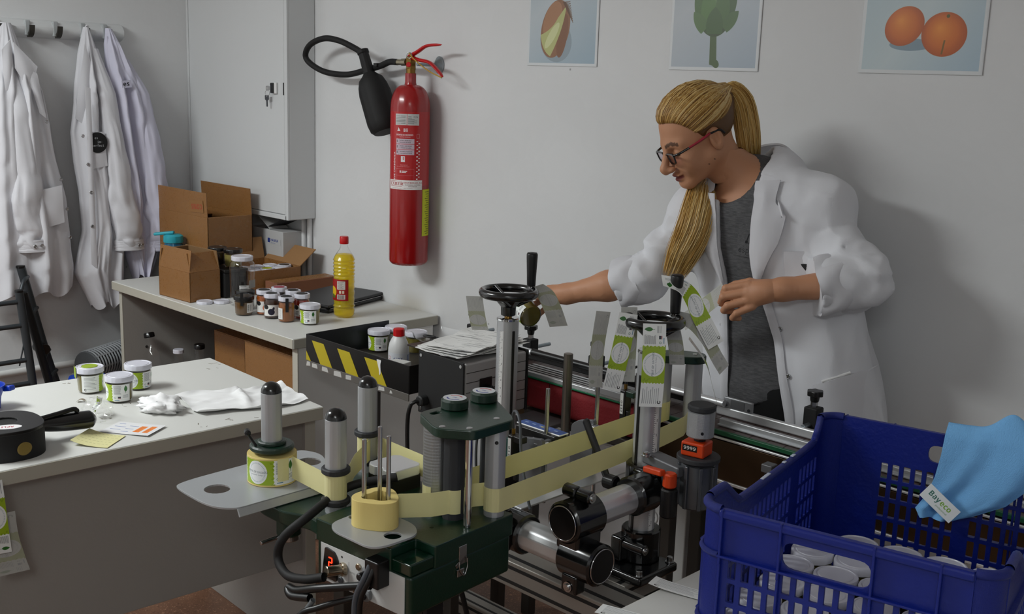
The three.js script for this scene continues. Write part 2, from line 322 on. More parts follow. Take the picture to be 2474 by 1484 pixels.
function sleeve(path, w = 1) {  // path: [x,y,z,rx,rz]
  const nu = 40, nv = 48;
  return grid(nu, nv, (u, v) => {
    const q = v * (path.length - 1), i = Math.min(Math.floor(q), path.length - 2), f = q - i; const L = (k) => path[i][k] + (path[i + 1][k] - path[i][k]) * f;
    const a = u * PI * 2, wr = 1 + w * (0.10 * Math.sin(v * 22 + 2 * Math.sin(a * 2)) * Math.min(1, v * 1.2) + 0.5 * (Math.abs(noise3(Math.cos(a) * 2 + path[0][2] * 9, Math.sin(a) * 2, v * 9)) - 0.1));
    return [Math.max(0.008, L(0) + Math.sin(a) * L(3) * wr), L(1), L(2) + Math.cos(a) * L(4) * wr];
  }, true);
}
function snap(t, x, y, z) { part(t, 'snap', merge([new THREE.TorusGeometry(0.0055, 0.0016, 8, 18), at(cyl(0.003, 0.002, 12), 0, 0, 0, PI / 2)]), M.steel, [x, y, z], [0, PI / 2, 0]); }
function patch(nu, nv, fn, th) { return sheet(nu, nv, fn, th).all; }
// flat cloth piece standing off the wall: corners given as [y,z] at x, with a little waviness
function clothQuad(a, b, c, d, x, bulge = 0.006, th = 0.003) {
  return patch(10, 10, (u, v) => { const y = (a[0] * (1 - u) + b[0] * u) * (1 - v) + (d[0] * (1 - u) + c[0] * u) * v, z = (a[1] * (1 - u) + b[1] * u) * (1 - v) + (d[1] * (1 - u) + c[1] * u) * v; return [x + bulge * Math.sin(u * PI) * Math.sin(v * PI) + 0.004 * noise3(y * 14, z * 14, x * 9), y, z]; }, th);
}
{ // coat nearest the picture edge, open collar
  const t = thing('lab_coat', 'white lab coat with open notched lapels hanging above the folded ladder', 'lab coat');
  const rows = [[1.765, 0.965, 0.925, 0.03], [1.66, 1.0, 0.90, 0.07], [1.59, 1.03, 0.868, 0.10], [1.50, 1.06, 0.838, 0.11], [1.37, 1.10, 0.815, 0.12], [1.22, 1.12, 0.795, 0.12], [1.07, 1.14, 0.765, 0.12], [0.93, 1.15, 0.752, 0.13], [0.79, 1.15, 0.748, 0.13], [0.69, 1.15, 0.757, 0.12]];
  part(t, 'body', coatBody(rows, 0.7, 3, 0.030), M.coat);
  part(t, 'sleeve', sleeve([[0.10, 1.6, 0.955, 0.025, 0.025], [0.15, 1.42, 0.945, 0.035, 0.045], [0.155, 1.22, 0.935, 0.04, 0.055], [0.165, 1.08, 0.95, 0.042, 0.06], [0.16, 0.97, 0.935, 0.042, 0.058], [0.155, 0.92, 0.93, 0.04, 0.06], [0.155, 0.88, 0.925, 0.04, 0.062]]), M.coat);
  part(t, 'cuff', sleeve([[0.157, 0.925, 0.925, 0.045, 0.066], [0.155, 0.875, 0.92, 0.046, 0.068]], 0.08), M.coat);
  part(t, 'lapel', clothQuad([1.69, 0.955], [1.60, 0.868], [1.50, 0.90], [1.592, 0.955], 0.155, 0.01), M.coat);
  part(t, 'lapel', clothQuad([1.59, 0.915], [1.575, 0.872], [1.40, 0.845], [1.42, 0.87], 0.158, 0.006), M.coat);
  part(t, 'lapel', clothQuad([1.70, 0.965], [1.66, 1.0], [1.50, 0.995], [1.53, 0.955], 0.15, 0.01), M.coat);
  part(t, 'pocket', clothQuad([1.118, 0.90], [1.135, 0.805], [0.985, 0.80], [0.965, 0.885], 0.176, 0.006), M.coat);
  for (const [z, y] of [[0.84, 1.387], [0.795, 1.156], [0.775, 1.035], [0.768, 0.917]]) snap(t, 0.15, y, z);
  snap(t, 0.205, 0.9, 0.935); snap(t, 0.205, 0.902, 0.908);
}
const ovalTex = canvasTex(200, 200, (g, w, h) => { g.fillStyle = '#08080a'; g.fillRect(0, 0, w, h); g.fillStyle = '#c9ccd0'; g.font = '30px monospace'; g.fillText('es', 70, 66); g.fillText('im-', 96, 104); g.fillText('perfect', 40, 140); });
{ // middle coat with black oval badge
  const t = thing('lab_coat', 'white lab coat with a black oval badge on its breast pocket', 'lab coat');
  const rows = [[1.765, 0.632, 0.612, 0.03], [1.66, 0.668, 0.585, 0.06], [1.54, 0.69, 0.565, 0.075], [1.457, 0.698, 0.55, 0.085], [1.34, 0.722, 0.54, 0.095], [1.22, 0.713, 0.53, 0.10], [1.10, 0.70, 0.52, 0.105], [0.93, 0.695, 0.515, 0.11], [0.76, 0.735, 0.525, 0.11], [0.61, 0.665, 0.535, 0.09]];
  part(t, 'body', coatBody(rows, 2.1, 2, 0.02), M.coat);
  part(t, 'sleeve', sleeve([[0.075, 1.68, 0.605, 0.02, 0.02], [0.12, 1.5, 0.575, 0.03, 0.035], [0.135, 1.32, 0.56, 0.036, 0.042], [0.14, 1.13, 0.545, 0.04, 0.052], [0.148, 0.99, 0.525, 0.042, 0.06], [0.148, 0.90, 0.515, 0.04, 0.058], [0.145, 0.855, 0.513, 0.04, 0.058]]), M.coat);
  part(t, 'cuff', sleeve([[0.146, 0.89, 0.515, 0.044, 0.064], [0.144, 0.845, 0.512, 0.045, 0.066]], 0.08), M.coat);
  part(t, 'front_edge', clothQuad([1.53, 0.686], [1.52, 0.664], [0.78, 0.668], [0.80, 0.692], 0.168, 0.004), M.coat);
  part(t, 'lapel', clothQuad([1.70, 0.655], [1.60, 0.628], [1.36, 0.66], [1.40, 0.71], 0.115, 0.008), M.coat);
  part(t, 'pocket', clothQuad([1.345, 0.668], [1.345, 0.61], [1.205, 0.60], [1.195, 0.66], 0.158, 0.004), M.coat);
  const sh = new THREE.Shape(); sh.absellipse(0, 0, 0.042, 0.042, 0, PI * 2); const sg = new THREE.ShapeGeometry(sh, 30); { const p = sg.attributes.position, uv = sg.attributes.uv; for (let i = 0; i < p.count; i++) uv.setXY(i, p.getX(i) / 0.084 + 0.5, p.getY(i) / 0.084 + 0.5); }
  part(t, 'badge', sg, mat(0xffffff, 0.7, 0, { map: ovalTex }), [0.166, 1.302, 0.642], [0, PI / 2, 0], 'black oval badge with white lettering');
  for (const [z, y] of [[0.706, 1.33], [0.69, 1.215], [0.682, 1.1], [0.684, 0.96]]) snap(t, 0.174, y, z);
  snap(t, 0.193, 0.866, 0.488); snap(t, 0.193, 0.868, 0.474);
  part(t, 'hanging_loop', tube([[0.06, 1.755, 0.63], [0.072, 1.772, 0.622], [0.06, 1.755, 0.614]], 0.0035, 16, 8), M.coat);
}
{ // bluish coat beside the cabinet
  const t = thing('lab_coat', 'bluish white lab coat hanging next to the wall cabinet', 'lab coat');
  const rows = [[1.765, 0.537, 0.517, 0.03], [1.70, 0.552, 0.486, 0.06], [1.60, 0.553, 0.448, 0.075], [1.51, 0.55, 0.395, 0.085], [1.37, 0.545, 0.37, 0.09], [1.19, 0.535, 0.342, 0.095], [1.03, 0.525, 0.318, 0.1], [0.90, 0.52, 0.31, 0.1], [0.80, 0.50, 0.36, 0.1], [0.71, 0.47, 0.41, 0.09]];
  part(t, 'body', coatBody(rows, 4.4, 2, 0.022), M.coatBlue);
  part(t, 'sleeve', sleeve([[0.075, 1.64, 0.47, 0.02, 0.02], [0.105, 1.5, 0.415, 0.03, 0.035], [0.12, 1.32, 0.395, 0.036, 0.045], [0.125, 1.15, 0.375, 0.04, 0.05], [0.13, 1.0, 0.36, 0.042, 0.056], [0.13, 0.9, 0.355, 0.04, 0.055], [0.125, 0.84, 0.36, 0.04, 0.055]]), M.coatBlue);
  part(t, 'cuff', sleeve([[0.127, 0.875, 0.358, 0.044, 0.06], [0.125, 0.828, 0.36, 0.045, 0.062]], 0.08), M.coatBlue);
  part(t, 'lapel', clothQuad([1.735, 0.545], [1.70, 0.535], [1.50, 0.54], [1.52, 0.556], 0.085, 0.008), M.coatBlue);
  const tx = canvasTex(128, 96, (g, w, h) => { g.fillStyle = '#c6c5d8'; g.fillRect(0, 0, w, h); g.fillStyle = '#101014'; g.font = 'bold 84px sans-serif'; g.fillText('es', 14, 74); });
  part(t, 'printed_letters', new THREE.PlaneGeometry(0.042, 0.03), mat(0xffffff, 0.8, 0, { map: tx }), [0.147, 1.54, 0.497], [0, PI / 2, 0.1], 'black printed letters');
}

// ---------- fire extinguisher ----------
{
  const X = 1.493, Z = 0.09, r = 0.0715;
  const t = thing('fire_extinguisher', 'red carbon dioxide fire extinguisher with black hose and horn on the wall', 'fire extinguisher', [X, 0.932, Z]);
  const pts = [[0, 0.004], [0.05, 0]]; for (let i = 0; i <= 6; i++) { const a = -PI / 2 + i / 6 * PI / 2; pts.push([r - 0.018 + 0.018 * Math.cos(a), 0.018 + 0.018 * Math.sin(a)]); }
  pts.push([r, 0.3], [r, 0.565]); for (let i = 1; i <= 8; i++) { const a = i / 8 * PI / 2; pts.push([0.022 + (r - 0.022) * Math.cos(a) ** 0.9, 0.565 + 0.085 * Math.sin(a)]); }
  pts.push([0.02, 0.658], [0.0195, 0.69], [0, 0.69]);
  part(t, 'cylinder', lathe(pts, 56), M.red);
  const stick = canvasTex(1024, 1024, (g, w, h) => {
    g.fillStyle = '#b3060b'; g.fillRect(0, 0, w, h);
    g.fillStyle = '#c4c4c2'; g.fillRect(190, 30, 255, 155); g.fillRect(452, 30, 250, 155);
    g.fillStyle = '#3a3a3c'; g.font = '15px sans-serif'; for (let i = 0; i < 6; i++) { g.fillRect(205, 58 + i * 20, 90 + (i * 37) % 60, 5); g.fillRect(310, 58 + i * 20, 110, 5); g.fillRect(470, 90 + i * 14, 80 + (i * 53) % 110, 5); }
    g.font = 'bold 22px sans-serif'; g.fillText('CARGA', 470, 75); g.fillText('CO2 5 Kg', 580, 75);
    g.fillStyle = '#e6dfe2'; g.font = 'bold 64px sans-serif'; g.fillText('Bili', 375, 275); g.font = 'bold 30px sans-serif'; g.fillText('EXTINTOR DE INCENDIOS', 215, 328); g.font = '15px sans-serif'; g.fillText('TRANSPORTABLE ANHIDRIDO CO2', 290, 352);
    g.beginPath(); g.moveTo(270, 215); g.lineTo(310, 268); g.lineTo(235, 268); g.closePath(); g.fill();
    g.save(); g.translate(188, 1005); g.rotate(-PI / 2); g.font = 'bold 50px sans-serif'; g.fillText('NIEVE CARBÓNICA', 0, 0); g.restore();
    g.fillStyle = '#c9b7c3'; for (let i = 0; i < 3; i++) g.fillRect(215, 372 + i * 76, 390, 70);
    g.fillStyle = '#2c2430'; g.font = 'bold 20px sans-serif'; [['QUITAR EL SEGURO DE LA', 'VALVULA DEL EXTINTOR'], ['DIRIGIR EL VASO DIFUSOR', 'A LA BASE DE LAS LLAMAS'], ['PRESIONAR LA PALANCA DE', 'LA VALVULA DEL EXTINTOR']].forEach((l, i) => { g.fillText(l[0], 300, 402 + i * 76); g.fillText(l[1], 300, 428 + i * 76); g.fillRect(280, 372 + i * 76, 4, 70); g.fillRect(232, 386 + i * 76, 14, 36); });
    g.fillStyle = '#e6dfe2'; g.fillRect(330, 612, 86, 80); g.fillStyle = '#b3060b'; g.font = 'bold 54px sans-serif'; g.fillText('B', 368, 662);
    g.strokeStyle = '#c98a90'; g.lineWidth = 3; g.strokeRect(215, 790, 390, 215); g.beginPath(); g.moveTo(215, 880); g.lineTo(605, 880); g.moveTo(215, 955); g.lineTo(605, 955); g.stroke();
    g.fillStyle = '#d9b5b8'; g.font = '16px sans-serif'; g.fillText('PRODUCTO METALICO', 310, 742); g.fillText('NO UTILIZAR SOBRE FUEGOS CLASE A', 240, 764); g.fillStyle = '#eee'; g.fillRect(305, 812, 26, 32); g.fillRect(345, 815, 120, 10); g.fillRect(345, 835, 100, 8);
    for (let i = 0; i < 22; i++) g.fillRect(650 + (i % 2) * 45, 400 + i * 26, 34, 10 + (i * 7) % 12); g.strokeStyle = '#ddd'; g.strokeRect(655, 305, 60, 55);
  });
  const camA = 0.87;
  part(t, 'printed_band', new THREE.CylinderGeometry(r + 0.0005, r + 0.0005, 0.262, 48, 1, true, camA - 1.25, 2.5), phys(0xffffff, 0.3, { map: stick, clearcoat: 0.4 }), [0, 0.425, 0], null, 'printed instructions on red ground');
  const exb = canvasTex(512, 150, (g, w, h) => {
    g.fillStyle = '#e9e4e2'; g.fillRect(0, 0, w, h); g.fillStyle = '#9a1a1e'; g.font = 'bold 66px serif'; g.fillText('EXBER', 24, 84); g.fillRect(28, 16, 200, 5); g.fillRect(28, 98, 200, 5); g.font = 'bold 32px serif'; g.fillText('SEGURIDAD, S.L.', 250, 52);
    g.font = 'bold 21px serif'; g.fillStyle = '#55282c'; g.fillText('MATERIAL CONTRA', 270, 82); g.fillText('INCENDIOS', 315, 106); g.font = '15px serif'; g.fillText('C/ Joan Ruiz Benavides, 1   46020 VALENCIA', 60, 134);
  });
  part(t, 'sticker', new THREE.CylinderGeometry(r + 0.001, r + 0.001, 0.034, 32, 1, true, camA - 1.22, 1.9), mat(0xffffff, 0.5, 0, { map: exb }), [0, 0.297, 0], null, 'white company sticker');
  const yel = canvasTex(64, 256, (g, w, h) => { g.fillStyle = '#c8cc12'; g.fillRect(0, 0, w, h); g.fillStyle = '#6a6c10'; for (let i = 0; i < 20; i++) g.fillRect(14 + (i % 3) * 4, 12 + i * 12, 34 - (i * 5) % 14, 4); });
  part(t, 'sticker', new THREE.CylinderGeometry(r + 0.0008, r + 0.0008, 0.17, 16, 1, true, camA + 0.72, 0.85), mat(0xffffff, 0.5, 0, { map: yel }), [0, 0.195, 0], null, 'yellow inspection label');
  part(t, 'valve', merge([cylb(0.0165, 0.02).translate(0, 0.697, 0), at(box(0.026, 0.05, 0.026, 0.003), 0, 0.725, 0), at(cyl(0.006, 0.02, 16), -0.022, 0.727, 0, 0, 0, PI / 2)]), M.brass);
  part(t, 'safety_plug', cylb(0.009, 0.006).rotateX(PI / 2), M.redPlastic, [0.006, 0.72, 0.0155], [0, 0.6, 0]);
  const lv = (pts2, w, h) => { const c = new THREE.CatmullRomCurve3(pts2.map(p => V(...p))); return grid(8, 24, (u, v) => { const p = c.getPoint(v), a = u * PI * 2, k = (1 - 0.35 * v) * Math.sqrt(Math.min(1, (1 - v) * 9 + 0.0005)); return [p.x, p.y + Math.cos(a) * h * k, p.z + Math.sin(a) * w * k]; }, true); };
  part(t, 'lever', lv([[-0.005, 0.75, 0], [0.04, 0.765, 0.004], [0.09, 0.785, 0.006], [0.175, 0.79, 0.008]], 0.012, 0.0075), M.redPlastic);
  part(t, 'carry_handle', lv([[0.0, 0.745, 0], [0.05, 0.737, 0.004], [0.11, 0.728, 0.006], [0.16, 0.698, 0.008], [0.185, 0.68, 0.01]], 0.012, 0.0075), M.redPlastic);
  part(t, 'seal_strap', tube([[0.012, 0.76, 0.02], [0.05, 0.735, 0.022], [0.12, 0.70, 0.02], [0.185, 0.678, 0.016]], 0.0022, 20, 6), mat(0xb8912a, 0.5));
  part(t, 'seal_ring', new THREE.TorusGeometry(0.010, 0.0016, 8, 20), M.steel, [0.012, 0.752, 0.018], [0, 0.5, 0]);
  const sx = (x, y, z) => [x - X, y - 0.932, z - Z];
  part(t, 'hose_fitting', merge([between(sx(1.471, 1.661, 0.09), sx(1.447, 1.66, 0.09), L => cyl(0.0145, L, 6)), between(sx(1.447, 1.66, 0.09), sx(1.418, 1.66, 0.09), L => cyl(0.0105, L, 20))]), mat(0xb0a890, 0.3, 0.9));
  part(t, 'hose', tube([sx(1.42, 1.66, 0.09), sx(1.37, 1.66, 0.088), sx(1.30, 1.645, 0.075), sx(1.185, 1.626, 0.06), sx(1.081, 1.609, 0.07), sx(0.96, 1.62, 0.09), sx(0.865, 1.665, 0.10), sx(0.90, 1.715, 0.11), sx(1.0, 1.742, 0.115), sx(1.09, 1.735, 0.11), sx(1.17, 1.71, 0.10), sx(1.225, 1.685, 0.09)], 0.0115, 90, 14), M.blackMatte);
  const A = sx(1.212, 1.70, 0.09), B = sx(1.342, 1.405, 0.078);
  part(t, 'horn', between(A, B, L => lathe([[0.012, -L / 2 + 0.02], [0.013, -L / 2], [0.022, -L / 2], [0.0225, -L / 2 + 0.012], [0.0195, -L / 2 + 0.016], [0.022, -L / 2 + 0.09], [0.03, -L / 2 + 0.1], [0.046, -L / 2 + 0.115], [0.055, -L / 2 + 0.14], [0.06, -L / 2 + 0.17], [0.061, L / 2 - 0.04], [0.056, L / 2 - 0.012], [0.045, L / 2], [0, L / 2]], 40)), M.blackMatte);
  part(t, 'horn_clip', box(0.02, 0.014, 0.02, 0.003), M.rubber, sx(1.292, 1.648, 0.085));
  part(t, 'wall_plate', cylb(0.024, 0.006).rotateX(PI / 2).scale(1, 1.3, 1), M.zinc, [0.055, 0.722, -0.086]);
  part(t, 'wall_peg', cylb(0.006, 0.085).rotateX(PI / 2), M.zinc, [0.03, 0.722, -0.045]);
  part(t, 'screw', cylb(0.004, 0.003).rotateX(PI / 2), M.darkSteel, [0.055, 0.702, -0.082]);
}

// ---------- posters ----------
function poster(x0, x1, y0, hgt, label, draw) {
  const w = x1 - x0, tx = canvasTex(512, Math.round(512 * hgt / w), (g, W, H) => { g.fillStyle = '#d5d8da'; g.fillRect(0, 0, W, H); draw(g, W, H); });
  const t = thing('poster', label, 'poster', [(x0 + x1) / 2, y0, 0.0025]);
  part(t, 'laminate', box(w, hgt, 0.0016, 0.0005), mat(0xd8dadb, 0.3), [0, hgt / 2, 0]);
  part(t, 'print', new THREE.PlaneGeometry(w - 0.004, hgt - 0.004), phys(0xffffff, 0.35, { map: tx, clearcoat: 0.25, clearcoatRoughness: 0.3 }), [0, hgt / 2, 0.0012]);
}
const photoGround = (g, W, H, m, c0, c1, c2) => { const gr = g.createLinearGradient(0, 0, W, H); gr.addColorStop(0, c0); gr.addColorStop(0.45, c1); gr.addColorStop(1, c2); g.fillStyle = gr; g.fillRect(m, m, W - 2 * m, H - 2 * m); };
poster(1.986, 2.290, 1.66, 0.42, 'printed photo of a half peeled onion on the wall', (g, W, H) => {
  photoGround(g, W, H, 12, '#9fb2bd', '#b9c2c8', '#93a9b8');
  const s = W / 512, Y = (v) => H - v * s; g.save(); g.translate(205 * s, Y(195)); g.rotate(0.28);
  g.fillStyle = '#8c9aa4'; g.beginPath(); g.ellipse(25, 60, 120, 110, 0.3, 0, 7); g.fill();
  g.fillStyle = '#8a5a34'; g.beginPath(); g.ellipse(0, 0, 103, 158, 0, 0, 7); g.fill();
  g.fillStyle = '#a4724a'; g.beginPath(); g.ellipse(-35, -40, 60, 105, 0.15, 0, 7); g.fill();
  g.fillStyle = '#7c4a22'; g.beginPath(); g.ellipse(62, 20, 36, 118, -0.1, 0, 7); g.fill();
  g.fillStyle = '#b5b773'; g.beginPath(); g.moveTo(40, -140); g.quadraticCurveTo(60, -10, 10, 150); g.quadraticCurveTo(-60, 140, -96, 60); g.quadraticCurveTo(-20, 10, 0, -60); g.closePath(); g.fill();
  g.fillStyle = '#cdd097'; g.beginPath(); g.ellipse(-12, 40, 24, 84, 0.35, 0, 7); g.fill();
  g.strokeStyle = '#5f3a18'; g.lineWidth = 3; for (let i = 0; i < 12; i++) { g.beginPath(); g.moveTo(10, -150); g.lineTo(60 + i * 5, -165 + i * 9); g.stroke(); } g.restore();
});
poster(2.570, 2.877, 1.657, 0.42, 'printed photo of a green artichoke on the wall', (g, W, H) => {
  photoGround(g, W, H, 12, '#9aa9b1', '#b7bdc3', '#a3b0bd');
  const s = W / 512; g.save(); g.translate(W * 0.5, H - 275 * s); g.scale(s, s);
  g.fillStyle = '#4c6034'; g.beginPath(); g.moveTo(-22, 90); g.lineTo(-16, 250); g.lineTo(26, 262); g.lineTo(14, 90); g.fill(); g.beginPath(); g.ellipse(18, 245, 24, 18, 0.7, 0, 7); g.fill();
  const leaf = (x, y, w, h, a, c) => { g.save(); g.translate(x, y); g.rotate(a); g.fillStyle = c; g.beginPath(); g.moveTo(0, -h); g.quadraticCurveTo(w * 1.2, -h * 0.3, w * 0.75, h * 0.8); g.lineTo(-w * 0.75, h * 0.8); g.quadraticCurveTo(-w * 1.2, -h * 0.3, 0, -h); g.fill(); g.restore(); };
  g.fillStyle = '#3d5129'; g.beginPath(); g.ellipse(0, -20, 105, 140, 0, 0, 7); g.fill();
  leaf(0, -170, 40, 90, 0, '#4d6a34'); leaf(-45, -120, 42, 90, -0.1, '#587a3c'); leaf(48, -110, 40, 90, 0.1, '#456231'); leaf(0, -100, 48, 95, 0, '#64834a');
  leaf(-90, -40, 40, 90, -0.15, '#4b6b33'); leaf(88, -40, 36, 90, 0.2, '#3f5b2c'); leaf(-40, -20, 50, 95, -0.05, '#557a3a'); leaf(40, -20, 48, 95, 0.05, '#4a6b34'); leaf(-85, 50, 38, 62, -0.7, '#54733d'); leaf(88, 45, 38, 62, 0.8, '#4a6836'); leaf(0, 50, 56, 70, 0, '#43602f'); g.restore();
});
poster(3.178, 3.500, 1.660, 0.23, 'printed photo of two oranges on the wall', (g, W, H) => {
  photoGround(g, W, H, 12, '#a9bcc4', '#c0cdd1', '#a6bccb');
  const s = W / 512; const orb = (x, y, rx, ry, a) => { const gr = g.createRadialGradient(x - rx * 0.2, y - ry * 0.3, 4, x, y, rx * 1.05); gr.addColorStop(0, '#e78c2c'); gr.addColorStop(0.6, '#cd6816'); gr.addColorStop(1, '#a84b0e'); g.fillStyle = gr; g.beginPath(); g.ellipse(x, y, rx, ry, a, 0, 7); g.fill(); };
  g.fillStyle = '#8296a3'; g.beginPath(); g.ellipse(W * 0.42, H - 112 * s, 90 * s, 24 * s, 0, 0, 7); g.fill();
  orb(W * 0.355, H - 185 * s, 86 * s, 74 * s, -0.6); orb(W * 0.68, H - 152 * s, 92 * s, 86 * s, 0); g.fillStyle = '#5e5a1a'; g.beginPath(); g.arc(W * 0.70, H - 222 * s, 7 * s, 0, 7); g.fill(); g.strokeStyle = '#7a5a14'; g.lineWidth = 7 * s; g.beginPath(); g.moveTo(W * 0.675, H - 75 * s); g.lineTo(W * 0.69, H - 130 * s); g.stroke();
});
// ---------- label print (paté jars, roll and loose strips) ----------
function drawLabel(g, W, H, ghost) {
  const ink = (a, b) => ghost ? b : a;
  g.fillStyle = ink('#eef0ee', '#c9c9c4'); g.fillRect(0, 0, W, H);
  g.fillStyle = ink('#9cb81e', '#b9bba0'); g.beginPath(); g.moveTo(W * 0.29, 0);
  for (let i = 0; i <= 20; i++) g.lineTo(W * (0.29 + 0.008 * Math.sin(i * 2.3)), H * i / 20);
  for (let i = 20; i >= 0; i--) g.lineTo(W * (0.71 + 0.008 * Math.sin(i * 1.9)), H * i / 20);
  g.closePath(); g.fill();
  g.fillStyle = ink('#86a315', '#b2b498'); for (let i = 0; i < 14; i++) g.fillRect(W * (0.30 + (i % 2) * 0.36 + (i * 0.003)), H * hash2(i, 5), W * 0.025, H * 0.05);
  g.fillStyle = ink('#f2f4f4', '#cfcfcc'); g.beginPath(); g.ellipse(W * 0.5, H * 0.5, H * 0.48, H * 0.48, 0, 0, 7); g.fill();
  g.strokeStyle = ink('#b9c8cc', '#c2c3c0'); g.lineWidth = H * 0.05; g.setLineDash([H * 0.03, H * 0.03]); g.beginPath(); g.ellipse(W * 0.5, H * 0.5, H * 0.38, H * 0.38, 0, 0, 7); g.stroke(); g.setLineDash([]);
  g.fillStyle = ink('#3c4a52', '#b0b0ae'); g.font = `italic ${Math.round(H * 0.135)}px serif`; g.textAlign = 'center'; g.fillText('Paté de carxofa', W * 0.5, H * 0.52);
  g.font = `${Math.round(H * 0.055)}px serif`; g.fillText('de Benicarló · Ecològica', W * 0.5, H * 0.62); g.textAlign = 'left';
  g.fillStyle = ink('#55595c', '#b4b4b2');
  for (let i = 0; i < 12; i++) g.fillRect(W * 0.735, H * (0.08 + i * 0.042), W * (0.10 + 0.03 * hash2(i, 9)), H * 0.016);
  for (let i = 0; i < 4; i++) g.fillRect(W * 0.88, H * (0.62 + i * 0.05), W * 0.09, H * 0.014);
  g.fillStyle = ink('#2f6e2a', '#aeb3a6'); g.beginPath(); g.moveTo(W * 0.925, H * 0.06); g.quadraticCurveTo(W * 0.985, H * 0.3, W * 0.925, H * 0.44); g.quadraticCurveTo(W * 0.875, H * 0.3, W * 0.925, H * 0.06); g.fill(); g.fillRect(W * 0.922, H * 0.42, W * 0.006, H * 0.1);
  g.fillStyle = ink('#2b2f3c', '#b0b0b0'); g.fillRect(W * 0.80, H * 0.70, W * 0.045, H * 0.10); g.fillStyle = ink('#a33', '#b5b0b0'); g.fillRect(W * 0.80, H * 0.81, W * 0.045, H * 0.03);
  g.strokeStyle = ink('#7d9a8a', '#b5b5b2'); g.lineWidth = H * 0.02; g.beginPath(); g.arc(W * 0.755, H * 0.76, H * 0.045, 0, 7); g.stroke(); g.fillStyle = ink('#3f7a9a', '#b3b5b6'); g.fillRect(W * 0.745, H * 0.9, W * 0.075, H * 0.03);
  g.fillStyle = ink('#8b8f92', '#b8b8b6');
  for (let i = 0; i < 9; i++) g.fillRect(W * 0.04, H * (0.10 + i * 0.085), W * (0.15 + 0.06 * hash2(i, 3)), H * (i === 0 || i === 4 ? 0.03 : 0.02));
  g.strokeStyle = ink('#222', '#a9a9a7'); g.lineWidth = H * 0.035; g.beginPath(); g.arc(W * 0.06, H * 0.84, H * 0.06, 0.6, 5.6); g.stroke();
}
const labelTex = canvasTex(1024, 284, (g, W, H) => drawLabel(g, W, H, false));
const ghostTex = canvasTex(512, 142, (g, W, H) => drawLabel(g, W, H, true));
const labelMat = phys(0xffffff, 0.4, { map: labelTex, clearcoat: 0.15 });
const linerMat = phys(0xffffff, 0.4, { map: ghostTex, transmission: 0.25, thickness: 0 });
const LABEL_L = 0.166, LABEL_H = 0.046;

// ---------- jars ----------
const content = { pate: pasteMat, brown: phys(0x5c3f14, 0.3, { clearcoat: 0.6 }), orange: phys(0x9a4a08, 0.3, { clearcoat: 0.6 }), amber: phys(0x8a4d10, 0.3, { clearcoat: 0.6 }), fig: phys(0x3a1f12, 0.3, { clearcoat: 0.6 }), red: phys(0x8a1c08, 0.3, { clearcoat: 0.6 }), pale: phys(0x8f844a, 0.4, { clearcoat: 0.5 }), dark: phys(0x24150c, 0.3, { clearcoat: 0.6 }) };
const jarGeo = {};
function wideGeo() {
  return jarGeo.wide ??= {
    paste: lathe([[0, 0.004], [0.029, 0.004], [0.0315, 0.008], [0.0335, 0.05], [0, 0.05]], 36),
    glass: lathe([[0, 0], [0.030, 0], [0.0325, 0.004], [0.0350, 0.052], [0.0345, 0.056], [0.0335, 0.0625]], 36),
    lid: lathe([[0.0362, 0.057], [0.037, 0.0575], [0.0372, 0.069], [0.0362, 0.0712], [0.033, 0.0718], [0.0322, 0.0704], [0.029, 0.0702], [0.0282, 0.0712], [0, 0.0714]], 40),
    label: new THREE.CylinderGeometry(0.03525, 0.0337, 0.046, 40, 1, true, 0, 4.75).translate(0, 0.029, 0),
  };
}
function tallGeo() {
  return jarGeo.tall ??= {
    paste: lathe([[0, 0.004], [0.026, 0.004], [0.0275, 0.008], [0.0275, 0.060], [0.025, 0.07], [0, 0.071]], 32),
    glass: lathe([[0, 0], [0.027, 0], [0.029, 0.004], [0.029, 0.062], [0.0265, 0.072], [0.0255, 0.082]], 32),
    lid: lathe([[0.028, 0.076], [0.0288, 0.0765], [0.029, 0.089], [0.028, 0.0912], [0.0245, 0.0918], [0.0238, 0.0905], [0, 0.0905]], 36),
    label: new THREE.CylinderGeometry(0.0293, 0.0293, 0.040, 32, 1, true, -1.1, 2.2).translate(0, 0.032, 0),
  };
}
function jar(label, kind, cont, lidMat, pos, turn, o = {}) {
  const G = kind === 'tall' ? tallGeo() : wideGeo();
  const t = thing(o.name || 'jar', label, 'jar', pos, turn, o.group);
  part(t, 'glass', G.glass, M.glass); part(t, 'contents', G.paste, cont);
  const lid = part(t, 'lid', G.lid, lidMat);
  if (o.lidSeal) part(lid, 'lid_seal', cylb(kind === 'tall' ? 0.02 : 0.021, 0.001), o.lidSeal, [0, kind === 'tall' ? 0.0912 : 0.0717, 0]);
  if (o.label) part(t, 'label', G.label, o.label);
  if (o.tag) part(t, 'tag', box(0.011, 0.05, 0.0012, 0.0004), M.black, [0.002, 0.064, kind === 'tall' ? 0.0302 : 0.0375], [-0.04, 0, 0]);
  return t;
}
// turn that brings a given label fraction (0..1) to face the camera at (x,z); label spans 0..4.75 rad
function face(x, z, frac) { return Math.atan2(4.62 - x, 2.719 - z) - frac * 4.75; }
const camTurn = (x, z) => Math.atan2(4.62 - x, 2.719 - z);

